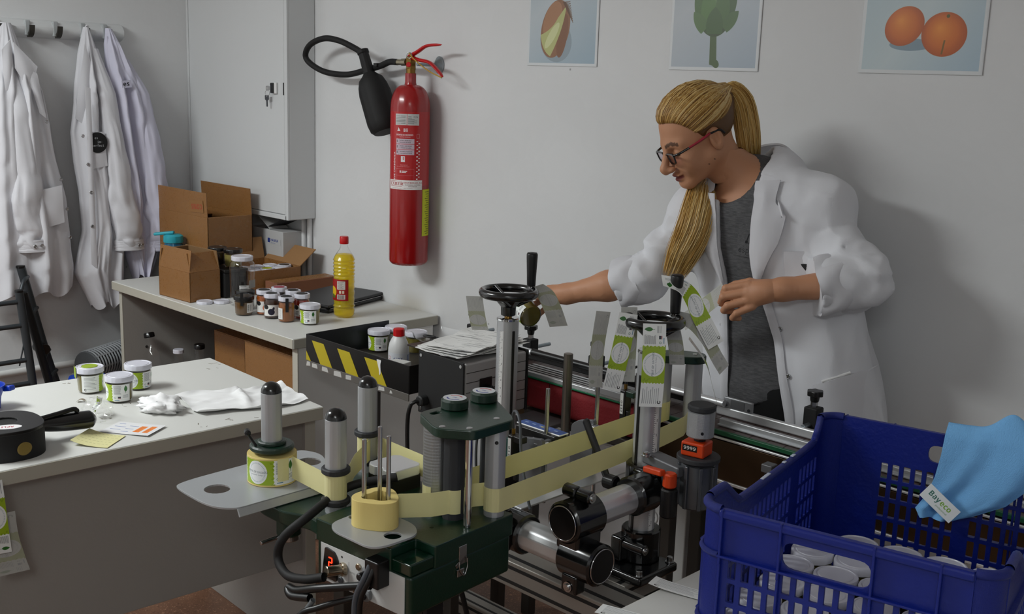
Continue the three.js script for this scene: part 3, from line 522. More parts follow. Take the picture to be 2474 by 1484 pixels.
// ---------- desk against the back wall ----------
{
  const t = thing('desk', 'white melamine desk standing against the back wall', 'desk', [0.918, 0, 0.33]);
  part(t, 'desktop', box(1.31, 0.036, 0.645, 0.0025), M.desk, [0, 0.722, 0]);
  part(t, 'edge_band', merge([at(box(1.308, 0.032, 0.004, 0.001), 0, 0.722, 0.3222), at(box(0.004, 0.032, 0.64, 0.001), 0.6548, 0.722, 0)]), M.deskEdge);
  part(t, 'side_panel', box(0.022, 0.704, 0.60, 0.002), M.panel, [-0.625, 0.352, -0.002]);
  part(t, 'side_panel', box(0.03, 0.704, 0.60, 0.002), mat(0xe6e4e0, 0.6), [0.635, 0.352, -0.002]);  // paler than its twin: light missing under the tray put into the colour
  part(t, 'panel_edge', box(0.031, 0.70, 0.004, 0.001), M.leg, [0.635, 0.352, 0.3]);
  part(t, 'panel_edge', box(0.023, 0.70, 0.004, 0.001), M.leg, [-0.625, 0.352, 0.3]);
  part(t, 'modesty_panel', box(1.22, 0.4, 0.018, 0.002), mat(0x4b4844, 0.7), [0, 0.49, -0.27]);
  part(t, 'screw_cap', cylb(0.006, 0.003, 0.001).rotateZ(PI / 2), M.black, [-0.612, 0.45, 0.2]);
}
// ---------- front desk ----------
{
  const t = thing('desk', 'white melamine desk with tape dispenser and tissues on top', 'desk', [1.94, 0, 1.0065], -0.0527);
  part(t, 'desktop', box(0.641, 0.036, 1.31, 0.0025), M.desk, [0, 0.722, 0.655]);
  part(t, 'edge_band', merge([at(box(0.004, 0.032, 1.306, 0.001), 0.3205, 0.722, 0.655)]), M.deskEdge);
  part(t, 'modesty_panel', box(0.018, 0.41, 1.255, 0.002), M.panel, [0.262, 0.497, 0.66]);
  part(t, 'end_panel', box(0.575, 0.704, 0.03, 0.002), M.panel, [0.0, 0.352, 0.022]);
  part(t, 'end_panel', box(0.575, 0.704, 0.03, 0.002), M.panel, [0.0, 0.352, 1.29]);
  part(t, 'panel_edge', box(0.003, 0.70, 0.031, 0.001), M.leg, [0.2885, 0.352, 0.022]);
  const sc = part(t, 'scuff_marks', merge([[0.05, 0.03], [0.13, 0.06], [-0.28, 0.30], [-0.29, 0.45], [0.29, 0.18], [0.27, 0.24], [0.28, 0.33], [0.1, 0.5], [0.0, 0.4], [-0.25, 0.02], [-0.2, 0.06]].flatMap(([x, z]) => [0, 1, 2].map(() => at(box(rr(0.004, 0.02), 0.0003, rr(0.001, 0.004), 0.0001, 1), x + rr(-0.02, 0.02), 0.7402, z + rr(-0.02, 0.02), 0, rr(0, 3), 0)))), M.grime, null, null, 'grey scuffs in the melamine'); sc.userData.kind = 'stuff';
}

// ---------- cartons ----------
function carton(name, label, pos, turn, w, h, d, mt, o = {}) {
  const t = thing(name, label, 'box', pos, turn, o.group), th = 0.004;
  part(t, 'wall', box(w, h, th, 0.001), mt, [0, h / 2, d / 2 - th / 2]); part(t, 'wall', box(w, h, th, 0.001), mt, [0, h / 2, -d / 2 + th / 2]);
  part(t, 'wall', box(th, h, d, 0.001), mt, [w / 2 - th / 2, h / 2, 0]); part(t, 'wall', box(th, h, d, 0.001), mt, [-w / 2 + th / 2, h / 2, 0]);
  part(t, 'bottom', box(w, th, d, 0.001), mt, [0, th / 2, 0]);
  if (o.closed) { part(t, 'flap', box(w, th, d / 2 - 0.001, 0.001), mt, [0, h + th / 2, d / 4]); part(t, 'flap', box(w, th, d / 2 - 0.001, 0.001), mt, [0, h + th / 2, -d / 4]); }
  // open flaps: [side, length, angle from vertical outward]
  for (const [s, l, a, c] of o.flaps || []) {
    const along = s[1] === 'z' ? w : d, g = s[1] === 'z' ? box(along - 0.004, l, th, 0.001) : box(th, l, along - 0.004, 0.001); g.translate(0, l / 2, 0);
    const sg = s[0] === '+' ? 1 : -1; s[1] === 'z' ? g.rotateX(sg * a) : g.rotateZ(-sg * a);
    part(t, 'flap', g, c || mt, s[1] === 'z' ? [0, h, sg * (d / 2 - th / 2)] : [sg * (w / 2 - th / 2), h, 0]);
  }
  return t;
}
{
  const t = carton('cardboard_carton', 'tall open cardboard carton with upright flaps below the wall cabinet', [0.385, 0.74, 0.285], 0, 0.40, 0.28, 0.21, M.card, { flaps: [['+z', 0.10, 0.03], ['-z', 0.11, -0.05], ['-x', 0.09, -1.9], ['+x', 0.09, -2.2]] });
  const wr = canvasTex(128, 64, (g, w, h) => { g.fillStyle = '#8b6136'; g.fillRect(0, 0, w, h); g.fillStyle = '#9c3a26'; g.font = 'bold 38px sans-serif'; g.save(); g.translate(w, h); g.rotate(PI); g.fillText('CONS', 8, 44); g.restore(); });
  part(t, 'red_stamp', new THREE.PlaneGeometry(0.11, 0.05), mat(0xffffff, 0.85, 0, { map: wr }), [0.12, 0.32, 0.1085], [0.03, 0, 0.06], 'faded red upside down stamp');
  carton('cardboard_carton', 'small open cardboard carton with tapering flaps at the desk edge', [0.738, 0.74, 0.562], 0.06, 0.215, 0.115, 0.135, M.card, { flaps: [['+z', 0.085, -0.12], ['-z', 0.075, -0.15, M.cardIn], ['+x', 0.075, -0.3], ['-x', 0.075, -0.25, M.cardIn]] });
  const j = carton('cardboard_carton', 'low cardboard carton filled with lidded jars', [0.722, 0.74, 0.245], 0, 0.266, 0.095, 0.24, M.card, { flaps: [['-z', 0.10, 0.9, M.cardLight], ['-x', 0.09, 0.25, M.cardLight]] });
  const f = thing('flat_carton', 'long flat pinkish brown closed carton behind the laptop', 'box', [0.905, 0.74, 0.155]);
  part(f, 'body', box(0.085, 0.055, 0.29, 0.002), M.cardPink, [0, 0.0275, 0]);
  part(f, 'flap_seam', box(0.07, 0.001, 0.28, 0.0003), M.card, [0, 0.0553, 0]);
  const w = thing('white_carton', 'white carton with blue logo below the wall cabinet', 'box', [0.58, 0.74, 0.06]);
  part(w, 'body', box(0.25, 0.215, 0.1, 0.003), mat(0xb9b9b9, 0.7), [0, 0.1075, 0]);
  part(w, 'flap', box(0.12, 0.002, 0.09, 0.0005).translate(0.06, 0, 0).rotateZ(0.35), mat(0x15151a, 0.7), [-0.02, 0.217, 0]);
  part(w, 'flap', box(0.10, 0.002, 0.09, 0.0005).translate(-0.05, 0, 0).rotateZ(-0.5), mat(0xc2c2c0, 0.7), [0.02, 0.217, 0]);
  const ht = canvasTex(256, 64, (g, W, H) => { g.fillStyle = '#b9b9b9'; g.fillRect(0, 0, W, H); g.fillStyle = '#16307e'; g.fillRect(6, 8, 46, 46); g.font = 'bold 40px sans-serif'; g.fillText('HANNA', 62, 38); g.font = '16px sans-serif'; g.fillText('instruments', 66, 58); });
  part(w, 'logo_print', new THREE.PlaneGeometry(0.1, 0.026), mat(0xffffff, 0.7, 0, { map: ht }), [0.06, 0.17, 0.0512]);
}
// jars standing in the low carton
[[0.75, 0.328], [0.818, 0.325], [0.75, 0.266], [0.818, 0.262], [0.75, 0.204], [0.818, 0.2], [0.785, 0.158]].forEach(([x, z], i) =>
  jar(i === 3 ? 'dark jar with yellow spot on its white lid in the low carton' : i === 6 ? 'dark jar with black paper seal over its lid in the low carton' : 'dark filled jar with plain white lid standing in the low carton', 'tall', content.dark, M.whiteLid, [x, 0.7445, z], 0.4, { group: 'jars in the low carton', tag: i === 6, lidSeal: i === 3 ? mat(0xb4b81c, 0.5) : i === 6 ? M.black : null }));
// black box with two black lidded jars on it
{
  const t = thing('storage_box', 'black plastic box behind the large empty glass jar', 'box', [0.70, 0.74, 0.425]);
  part(t, 'body', box(0.30, 0.10, 0.10, 0.006), M.blackMatte, [0, 0.05, 0]); part(t, 'lid', box(0.31, 0.012, 0.108, 0.004), M.black, [0, 0.106, 0]);
}
jar('pale jar with black lid standing on the black box', 'wide', content.pale, M.blackLid, [0.80, 0.8525, 0.405], 0);
jar('dark jar with black lid on the black box beside the pale one', 'wide', content.dark, M.blackLid, [0.725, 0.8525, 0.43], 0);
// sport bottle
{
  const t = thing('drinking_bottle', 'translucent blue drinking bottle with turquoise spout cap', 'bottle', [0.40, 0.74, 0.443]);
  part(t, 'body', lathe([[0, 0], [0.036, 0], [0.039, 0.006], [0.039, 0.15], [0.034, 0.16], [0.034, 0.165]], 32), phys(0x1d6f96, 0.2, { transmission: 0.35, thickness: 0 }));
  const c = part(t, 'cap', lathe([[0.039, 0.163], [0.0405, 0.166], [0.0395, 0.19], [0.03, 0.196], [0, 0.197]], 32), mat(0x2ca3b4, 0.45));
  part(c, 'spout', box(0.085, 0.012, 0.022, 0.005), mat(0x2ca3b4, 0.45), [-0.02, 0.2, 0.03], [0, 0.8, 0.12]);
}
// large empty glass jar
{
  const t = thing('glass_jar', 'large empty glass jar with white lid and barcode label', 'jar', [1.0, 0.74, 0.488], camTurn(1.0, 0.488));
  part(t, 'glass', lathe([[0, 0.004], [0.042, 0.002], [0.0465, 0.006], [0.0475, 0.15], [0.045, 0.162], [0.038, 0.172], [0.038, 0.182]], 40), phys(0xffffff, 0.03, { transmission: 1, thickness: 0, ior: 1.5 }));
  part(t, 'lid', lathe([[0.039, 0.174], [0.0405, 0.175], [0.041, 0.188], [0.039, 0.1905], [0.034, 0.191], [0.0335, 0.1895], [0, 0.19]], 40), M.whiteLid);
  const bc = canvasTex(128, 160, (g, W, H) => { g.fillStyle = '#d8d8d6'; g.fillRect(0, 0, W, H); g.fillStyle = '#1c1c20'; for (let i = 0; i < 24; i++) g.fillRect(14 + i * 4, 40, 1 + (i * 7) % 3, 90); g.fillRect(14, 14, 80, 6); });
  part(t, 'barcode_label', new THREE.CylinderGeometry(0.0482, 0.0482, 0.046, 12, 1, true, -0.25, 0.75), mat(0xffffff, 0.6, 0, { map: bc }), [0, 0.062, 0]);
  part(t, 'plain_label', new THREE.CylinderGeometry(0.0482, 0.0482, 0.03, 12, 1, true, 0.52, 0.8), mat(0xa9a9a5, 0.6, 0), [0, 0.088, 0]);
}
// loose lids
for (const [x, z, lab] of [[0.888, 0.585, 'loose white jar lid lying flat at the small carton'], [0.915, 0.528, 'loose white jar lid lying flat at the large glass jar']])
  single('loose_cap', lab, 'lid', lathe([[0.0, 0], [0.028, 0], [0.030, 0.001], [0.0305, 0.009], [0.0295, 0.011], [0.026, 0.0115], [0.0255, 0.010], [0, 0.010]], 36), M.whiteLid, [x, 0.74, z], null, 'loose lids');
// jars on the desk
const fruitLabel = (draw) => mat(0xffffff, 0.5, 0, { map: canvasTex(256, 160, (g, W, H) => { g.fillStyle = '#e3e1dd'; g.fillRect(0, 0, W, H); draw(g, W, H); }) });
const disc = (g, c, x, y, a, b) => { g.fillStyle = c; g.beginPath(); g.ellipse(x, y, a, b, 0.3, 0, 7); g.fill(); };
const blackSpot = (g) => { disc(g, '#0d0d0f', 38, 30, 40, 34); };
const barLabel = fruitLabel((g, W, H) => { g.fillStyle = '#17171a'; for (let i = 0; i < 16; i++) g.fillRect(20, 24 + i * 7, 60, 2 + (i * 5) % 4); for (let i = 0; i < 9; i++) g.fillRect(110, 30 + i * 12, 60, 4); });
function deskJar(label, x, z, kind, c, lid, o, extra = 0) { return jar(label, kind, content[c], lid, [x, 0.74, z], camTurn(x, z) + extra, { ...o }); }
deskJar('small brown jar with black lid, black tag and barcode label', 1.142, 0.571, 'wide', 'brown', M.blackLid, { tag: true }, -0.25);
{ const l = names; const o = scene.children[scene.children.length - 1]; part(o, 'label', new THREE.CylinderGeometry(0.0355, 0.0345, 0.036, 12, 1, true, 0.55, 0.8), barLabel, [0, 0.03, 0]); }
deskJar('dark brown jar with glossy black lid behind the small black lidded jar', 1.06, 0.515, 'wide', 'fig', M.blackLid, {});
deskJar('orange jam jar with white lid and peach picture on its label', 1.178, 0.508, 'tall', 'orange', M.whiteLid, { lidSeal: M.black, label: fruitLabel((g, W, H) => { blackSpot(g); disc(g, '#c9571c', 150, 88, 44, 54); disc(g, '#dd8a4a', 140, 70, 24, 26); }) });
deskJar('dark jam jar with white lid and purple fig picture on its label', 1.249, 0.522, 'tall', 'fig', M.whiteLid, { lidSeal: M.black, label: fruitLabel((g) => { blackSpot(g); disc(g, '#17122a', 118, 100, 50, 46); disc(g, '#17122a', 150, 54, 16, 26); }) });
deskJar('amber jam jar with white lid and black hanging tag', 1.328, 0.513, 'tall', 'amber', M.whiteLid, { lidSeal: M.black, tag: true });
{ const o = scene.children[scene.children.length - 1]; part(o, 'label', new THREE.CylinderGeometry(0.0294, 0.0294, 0.04, 12, 1, true, -1.35, 0.85), fruitLabel((g) => { g.fillStyle = '#999'; for (let i = 0; i < 12; i++) g.fillRect(20, 16 + i * 11, 180, 3); }), [0, 0.032, 0]); }
deskJar('red jam jar with white lid and chili picture on its label', 1.318, 0.44, 'tall', 'red', M.whiteLid, { lidSeal: M.black, label: fruitLabel((g) => { blackSpot(g); g.fillStyle = '#333'; for (let i = 0; i < 4; i++) g.fillRect(20, 84 + i * 18, 60, 7); g.strokeStyle = '#b3161a'; g.lineWidth = 16; g.beginPath(); g.moveTo(90, 150); g.quadraticCurveTo(150, 130, 190, 80); g.stroke(); }) });
deskJar('dark jar with red print on its white lid among the jam jars', 1.165, 0.435, 'tall', 'dark', M.whiteLid, { lidSeal: mat(0x9a3a48, 0.5) });
deskJar('jar with black disc on its white lid behind the red jam jar', 1.245, 0.428, 'tall', 'dark', M.whiteLid, { lidSeal: M.black });
jar('green labelled paté jar with white lid at the end of the jam jars', 'wide', content.pate, M.whiteLid, [1.409, 0.74, 0.469], face(1.409, 0.469, 0.86), { label: labelMat });
// laptop
{
  const t = thing('laptop', 'closed black laptop lying behind the oil bottle', 'laptop', [1.155, 0.74, 0.187], 0.26);
  part(t, 'base', box(0.245, 0.016, 0.35, 0.007), M.black, [0, 0.01, 0]);
  part(t, 'screen_lid', box(0.25, 0.012, 0.355, 0.006), phys(0x141416, 0.42, {}), [0, 0.026, 0]);
  part(t, 'trim_line', merge([at(box(0.002, 0.002, 0.33, 0.0008), 0.124, 0.0185, 0), at(box(0.23, 0.002, 0.002, 0.0008), 0, 0.0185, 0.1765)]), M.steel);
}
// oil bottle
{
  const t = thing('oil_bottle', 'ribbed plastic bottle of yellow cooking oil with red cap', 'bottle', [1.386, 0.74, 0.303], camTurn(1.386, 0.303));
  const prof = (r0, top) => { const p = [[0, 0.003], [0.03 + r0, 0.002], [0.036 + r0, 0.008]]; for (let i = 0; i <= 60; i++) { const y = 0.012 + i / 60 * 0.2; let r = 0.0385; const rib = (y > 0.03 && y < 0.055) || (y > 0.15) || (y > 0.055 && y < 0.15 && false); r += rib ? 0.0022 * Math.sin(y * 480) : 0.0007 * Math.sin(y * 300); p.push([r + r0, y]); } for (let i = 1; i <= 10; i++) { const q = i / 10; p.push([0.0385 + r0 - 0.025 * (q * q * (3 - 2 * q)), 0.212 + q * 0.052]); } return p.filter(a => a[1] <= top); };
  part(t, 'bottle', lathe([...prof(0, 1), [0.0135, 0.266], [0.0135, 0.285]], 40), M.plasticClear);
  part(t, 'oil', latheS([...prof(-0.0012, 0.236), [0, 0.236]], 40), phys(0xf4e038, 0.06, { transmission: 0.62, thickness: 0, ior: 1.3 }));
  const cp = []; for (let i = 0; i <= 1; i++) cp.push(i); part(t, 'cap', lathe([[0.0155, 0.27], [0.0165, 0.272], [0.016, 0.294], [0.0145, 0.297], [0, 0.2975]], 32), M.redPlastic);
  const lt = canvasTex(256, 256, (g, W, H) => { g.fillStyle = '#9b1410'; g.fillRect(0, 0, W, H); g.fillStyle = '#d8b21a'; g.beginPath(); g.ellipse(40, 150, 60, 64, 0, 0, 7); g.fill(); g.fillStyle = '#4d6a1c'; g.beginPath(); g.ellipse(50, 205, 34, 22, 0.5, 0, 7); g.fill(); g.fillStyle = '#cfcac4'; g.fillRect(112, 20, 104, 100); g.fillRect(112, 182, 104, 56); g.fillStyle = '#4b1a16'; for (let i = 0; i < 9; i++) g.fillRect(120, 28 + i * 10, 80 - (i * 13) % 30, 3); for (let i = 0; i < 22; i++) g.fillRect(118 + i * 4, 186, 1 + (i * 5) % 3, 48); g.fillStyle = '#d9c9b0'; g.fillRect(140, 134, 26, 34); g.fillRect(178, 134, 26, 34); });
  part(t, 'label', new THREE.CylinderGeometry(0.0403, 0.0403, 0.078, 24, 1, true, -1.5, 1.9), mat(0xffffff, 0.4, 0, { map: lt }), [0, 0.105, 0]);
}

// ---------- under the back desk ----------
carton('cardboard_carton', 'cardboard carton under the desk with white letters sticker, top of its stack', [0.93, 0.3145, 0.30], 0, 0.42, 0.27, 0.3, M.card, { closed: true });
{ const o = scene.children[scene.children.length - 1]; const pl = canvasTex(64, 128, (g, W, H) => { g.fillStyle = '#bdbdb8'; g.fillRect(0, 0, W, H); g.fillStyle = '#111'; g.save(); g.translate(50, 116); g.rotate(-PI / 2); g.font = 'bold 54px sans-serif'; g.fillText('PL', 6, 0); g.restore(); }); part(o, 'sticker', new THREE.PlaneGeometry(0.035, 0.06), mat(0xffffff, 0.7, 0, { map: pl }), [-0.10, 0.1, 0.1515]); }
carton('cardboard_carton', 'cardboard carton on the floor under the desk, bottom of the stack with the sticker', [0.93, 0, 0.31], 0, 0.44, 0.305, 0.32, M.card, { closed: true });
carton('cardboard_carton', 'cardboard carton under the desk against its side panel, top of its stack', [1.335, 0.3245, 0.38], 0, 0.36, 0.32, 0.4, M.card, { closed: true });
carton('cardboard_carton', 'cardboard carton on the floor against the desk side panel', [1.335, 0, 0.38], 0.02, 0.37, 0.315, 0.41, M.card, { closed: true });
{
  const c = thing('storage_crate', 'dark crate on the floor under the desk holding glass bottles', 'crate', [0.49, 0, 0.45]);
  part(c, 'body', box(0.36, 0.3, 0.28, 0.008), M.rubber, [0, 0.15, 0]);
  const proto = (lab, pos, tilt, h, capm) => {
    const t = thing('glass_bottle', lab, 'bottle', pos, 0); t.rotation.set(0, 0, tilt);
    part(t, 'glass', lathe([[0, 0.004], [0.033, 0.002], [0.036, 0.006], [0.036, h * 0.5], [0.03, h * 0.62], [0.019, h * 0.74], [0.017, h * 0.92], [0.019, h * 0.93], [0.019, h * 0.96]], 32), M.glass);
    part(t, 'cap', lathe([[0.0205, h * 0.91], [0.022, h * 0.915], [0.022, h * 0.985], [0.02, h], [0, h]], 28), capm);
  };
  proto('tilted empty glass bottle with dark cap under the desk', [0.41, 0.314, 0.535], 0.34, 0.215, M.blackLid);
  proto('empty glass bottle with white cap under the desk', [0.53, 0.301, 0.505], 0, 0.178, M.whiteLid);
  proto('upright empty glass bottle with dark cap under the desk', [0.62, 0.301, 0.46], 0, 0.21, M.blackLid);
}
// ---------- along the left wall ----------
{ // laundry style slotted drum
  const t = thing('slotted_drum', 'grey plastic drum with rows of slots lying on its side', 'drum', [0.14, 0.375, 0.625]);
  t.rotation.set(0, 0, 0);
  const L = 0.26, r = 0.065, n = 16;
  const axis = new THREE.Group();
  part(t, 'end_cap', cylb(r, 0.012, 0.004).rotateX(PI / 2), mat(0x4a4d50, 0.6), [0, 0, 0.13]);
  part(t, 'end_cap', cylb(r * 0.7, 0.012, 0.004).rotateX(PI / 2), M.rubber, [0, 0, -0.13]);
  part(t, 'core', cyl(r - 0.006, L - 0.01, 32).rotateX(PI / 2), M.blackMatte);
  for (let i = 0; i < 15; i++) part(t, 'ring', new THREE.TorusGeometry(r - 0.001, 0.0042, 8, 36).scale(1, 1, 1.1), mat(0x8e9194, 0.55), [0, 0, -0.122 + i * 0.0174]);
  for (let i = 0; i < 8; i++) part(t, 'rib', box(0.008, 0.005, L, 0.001), mat(0x8e9194, 0.55), [Math.cos(i / 8 * 2 * PI) * (r - 0.001), Math.sin(i / 8 * 2 * PI) * (r - 0.001), 0], [0, 0, i / 8 * 2 * PI + PI / 2]);
  t.rotation.y = 0.45;
  const b = thing('storage_bin', 'plain grey bin under the slotted drum', 'bin', [0.13, 0, 0.60]);
  part(b, 'body', box(0.22, 0.295, 0.26, 0.01), mat(0x9a9a98, 0.6), [0, 0.1475, 0]); part(b, 'rim', box(0.228, 0.014, 0.268, 0.005), mat(0x8c8c8a, 0.6), [0, 0.3, 0]);
}
{ // water jug with blue cap
  const t = thing('water_jug', 'clear plastic jug with blue cap and handle on the floor', 'jug', [0.335, 0, 0.845]);
  part(t, 'body', lathe([[0, 0.003], [0.048, 0], [0.052, 0.01], [0.052, 0.25], [0.046, 0.30], [0.036, 0.325], [0.034, 0.34]], 32), M.plasticClear);
  const c = part(t, 'cap', lathe([[0.035, 0.335], [0.04, 0.34], [0.041, 0.36], [0.034, 0.38], [0.0, 0.382]], 28), mat(0x0a3fae, 0.4));
  part(c, 'handle', box(0.016, 0.018, 0.085, 0.005), mat(0x0a3fae, 0.4), [0.02, 0.377, -0.06], [-0.14, -0.2, 0]);
}
{ // folding ladder with two rails standing near the wall, and second ladder end
  const steel = mat(0x3c4145, 0.42, 0.4);
  const t = thing('folding_ladder', 'dark grey folded steel ladder with hooked steps leaning at the wall', 'ladder');
  part(t, 'rail', tube([[0.19, 0.0, 0.78], [0.19, 0.42, 0.90], [0.19, 0.82, 0.99]], 0.017, 12, 14), steel);
  part(t, 'rail', tube([[0.255, 0.0, 0.85], [0.255, 0.4, 0.94], [0.255, 0.725, 1.012]], 0.017, 12, 14), mat(0x1d2022, 0.5, 0.3));
  for (const [y, dz] of [[0.76, 0], [0.63, 0.03], [0.45, 0.07], [0.36, 0.095]]) part(t, 'step_bracket', tube([[0.19, y + 0.02, 0.965 - dz], [0.235, y + 0.01, 1.0 - dz], [0.25, y - 0.04, 1.02 - dz], [0.24, y - 0.07, 0.995 - dz]], 0.008, 20, 10), steel);
  part(t, 'hinge', cylb(0.022, 0.075, 0.002).rotateZ(PI / 2), M.black, [0.222, 0.49, 0.94]);
  part(t, 'rail_cap', cylb(0.0175, 0.01), M.black, [0.19, 0.822, 0.991]); part(t, 'rail_cap', cylb(0.0175, 0.01), M.black, [0.255, 0.727, 1.012]);
  const u = thing('straight_ladder', 'grey steel ladder with round rungs beside the folded one', 'ladder');
  part(u, 'rail', tube([[0.30, 0, 0.985], [0.30, 0.4, 1.015], [0.30, 0.745, 1.045]], 0.016, 12, 14), steel);
  part(u, 'rail', tube([[0.30, 0, 1.345], [0.30, 0.4, 1.375], [0.30, 0.745, 1.405]], 0.016, 12, 14), steel);
  part(u, 'rail_cap', cylb(0.0165, 0.01), M.black, [0.30, 0.747, 1.045]); part(u, 'rail_cap', cylb(0.0165, 0.01), M.black, [0.30, 0.747, 1.405]);
  for (const y of [0.1, 0.22, 0.375, 0.47, 0.61, 0.705]) part(u, 'rung', cyl(0.0095, 0.35, 14).rotateX(PI / 2), steel, [0.30, y, 1.20 + (y - 0.4) * 0.08 - 0.005]);
  part(u, 'cross_brace', tube([[0.30, 0.61, 1.02], [0.30, 0.45, 1.06]], 0.003, 4, 8), steel);
}

// ---------- things on the front desk ----------
const onFront = (x, z) => { const c = Math.cos(-0.0527), s = Math.sin(-0.0527); return [1.94 + x * c + z * s, 1.0065 - x * s + z * c]; };
// paté jars on the front desk
jar('paté jar with green sticker over its lid, back label shown', 'wide', content.pate, M.whiteLid, [1.748, 0.74, 1.43], face(1.748, 1.43, 0.14), { label: labelMat, lidSeal: mat(0x8fa624, 0.5) });
{ const o = scene.children[scene.children.length - 1]; part(o, 'seal_strip', box(0.024, 0.03, 0.001, 0.0003), mat(0x8fa624, 0.5), [-0.026, 0.058, 0.0272], [0, -0.75, 0]); }
jar('paté jar with plain white lid next to the crumpled film, leaf print shown', 'wide', content.pate, M.whiteLid, [1.876, 0.74, 1.408], face(1.876, 1.408, 0.83), { label: labelMat });
jar('paté jar behind the other two on the front desk, round emblem shown', 'wide', content.pate, M.whiteLid, [1.796, 0.74, 1.314], face(1.796, 1.314, 0.64), { label: labelMat });
// tape dispenser
{
  const t = thing('tape_dispenser', 'black hand tape dispenser with oval red lettered badge', 'tape dispenser', [2.092, 0.741, 1.786], 0);
  const s = new THREE.Shape(); s.absarc(0, 0, 0.078, 0.35, PI * 2 - 0.35 + 0.7 - 0.7, false); s.closePath();
  const body = roundPoly([[-0.085, -0.05], [-0.04, -0.085], [0.045, -0.085], [0.085, -0.045], [0.09, 0.03], [0.05, 0.075], [-0.05, 0.08], [-0.09, 0.03]], 0.05);
  hole(body, -0.01, 0.0, 0.028);
  part(t, 'side_shell', slab(body, 0.005, 0.0015), M.black, [0, 0.062, 0]);
  const rim = roundPoly([[-0.085, -0.05], [-0.04, -0.085], [0.045, -0.085], [0.085, -0.045], [0.09, 0.03], [0.05, 0.075], [-0.05, 0.08], [-0.09, 0.03]], 0.05);
  part(t, 'housing', slab(rim, 0.06, 0.004), M.blackMatte, [0, 0.0, 0]);
  part(t, 'thumb_hole', cylb(0.011, 0.004).rotateZ(PI / 2).scale(1, 1.4, 1.6), mat(0x8a7434, 0.6), [0.0875, 0.026, -0.005], [0, 0.15, 0]);
  const bt = canvasTex(256, 128, (g, W, H) => { g.fillStyle = '#e6e3e4'; g.fillRect(0, 0, W, H); g.save(); g.translate(W / 2, H / 2); g.fillStyle = '#a02238'; g.font = 'bold 54px sans-serif'; g.textAlign = 'center'; g.fillText('APLI', 0, 20); g.restore(); });
  const sh = new THREE.Shape(); sh.absellipse(0, 0, 0.03, 0.017, 0, PI * 2); const sg = new THREE.ShapeGeometry(sh, 24); { const p = sg.attributes.position, uv = sg.attributes.uv; for (let i = 0; i < p.count; i++) uv.setXY(i, p.getX(i) / 0.06 + 0.5, p.getY(i) / 0.034 + 0.5); }
  part(t, 'badge', sg.rotateX(-PI / 2), mat(0xffffff, 0.4, 0, { map: bt }), [0.04, 0.0686, 0.012], [0, PI / 2 + 2.7, 0], 'white oval badge with red letters');
  const hp = [[-0.01, 0.044, -0.07], [-0.005, 0.04, -0.11], [-0.002, 0.038, -0.15], [0, 0.036, -0.19], [0, 0.036, -0.212]];
  const cv = new THREE.CatmullRomCurve3(hp.map(p => V(...p)));
  part(t, 'handle', grid(24, 30, (u, v) => { const p = cv.getPoint(v), a = u * PI * 2, k = (0.8 + 0.35 * Math.sin(v * PI * 0.8)) * Math.min(1, Math.sqrt((1 - v) * 6 + 0.02)); return [p.x + Math.cos(a) * 0.021 * k, p.y + Math.sin(a) * 0.019 * k, p.z]; }, true), M.blackGloss);
  part(t, 'brake_lever', tube([[0, 0.06, -0.08], [0.0, 0.064, -0.12], [0, 0.068, -0.158], [0, 0.06, -0.168]], 0.006, 20, 8), M.black);
}
// blue plastic handle at the picture edge
{
  const t = thing('plastic_funnel', 'blue plastic funnel standing behind the tape dispenser', 'funnel', [1.735, 0.74, 1.70]);
  part(t, 'cone', lathe([[0.030, 0], [0.033, 0.0], [0.036, 0.03], [0.045, 0.055], [0.047, 0.062], [0.044, 0.062], [0.033, 0.03]], 32), mat(0x0a34a4, 0.35));
  part(t, 'lug', box(0.03, 0.014, 0.02, 0.005), mat(0x0a34a4, 0.35), [0.02, 0.05, -0.05], [0, 0.4, 0.2]);
}
// crumpled clear film with label remains
{
  const t = thing('crumpled_film', 'crumpled clear plastic film with a torn green label inside', 'plastic film', [1.985, 0.74, 1.525]);
  const g = new THREE.IcosahedronGeometry(1, 7), p = g.attributes.position;
  for (let i = 0; i < p.count; i++) { const x = p.getX(i), y = p.getY(i), z = p.getZ(i); const k = 0.9 + 0.5 * Math.abs(noise3(x * 9 + 5, y * 9, z * 9)) + 0.55 * noise3(x * 2.6 + 3, y * 2.6, z * 2.6) + 0.35 * Math.abs(noise3(x * 6, y * 6 + 9, z * 6)); p.setXYZ(i, x * 0.052 * k, Math.max(0.001, 0.022 + y * 0.026 * k), z * 0.034 * k); }
  g.computeVertexNormals(); part(t, 'film', uvm(g), M.plasticClear);
  part(t, 'torn_label', sheet(12, 12, (u, v) => [-0.03 + u * 0.045, 0.02 + 0.028 * v + 0.006 * Math.sin(u * 9 + v * 4), -0.018 + 0.03 * u - 0.01 * v + 0.008 * Math.sin(v * 7)], 0.0004).all, labelMat);
}
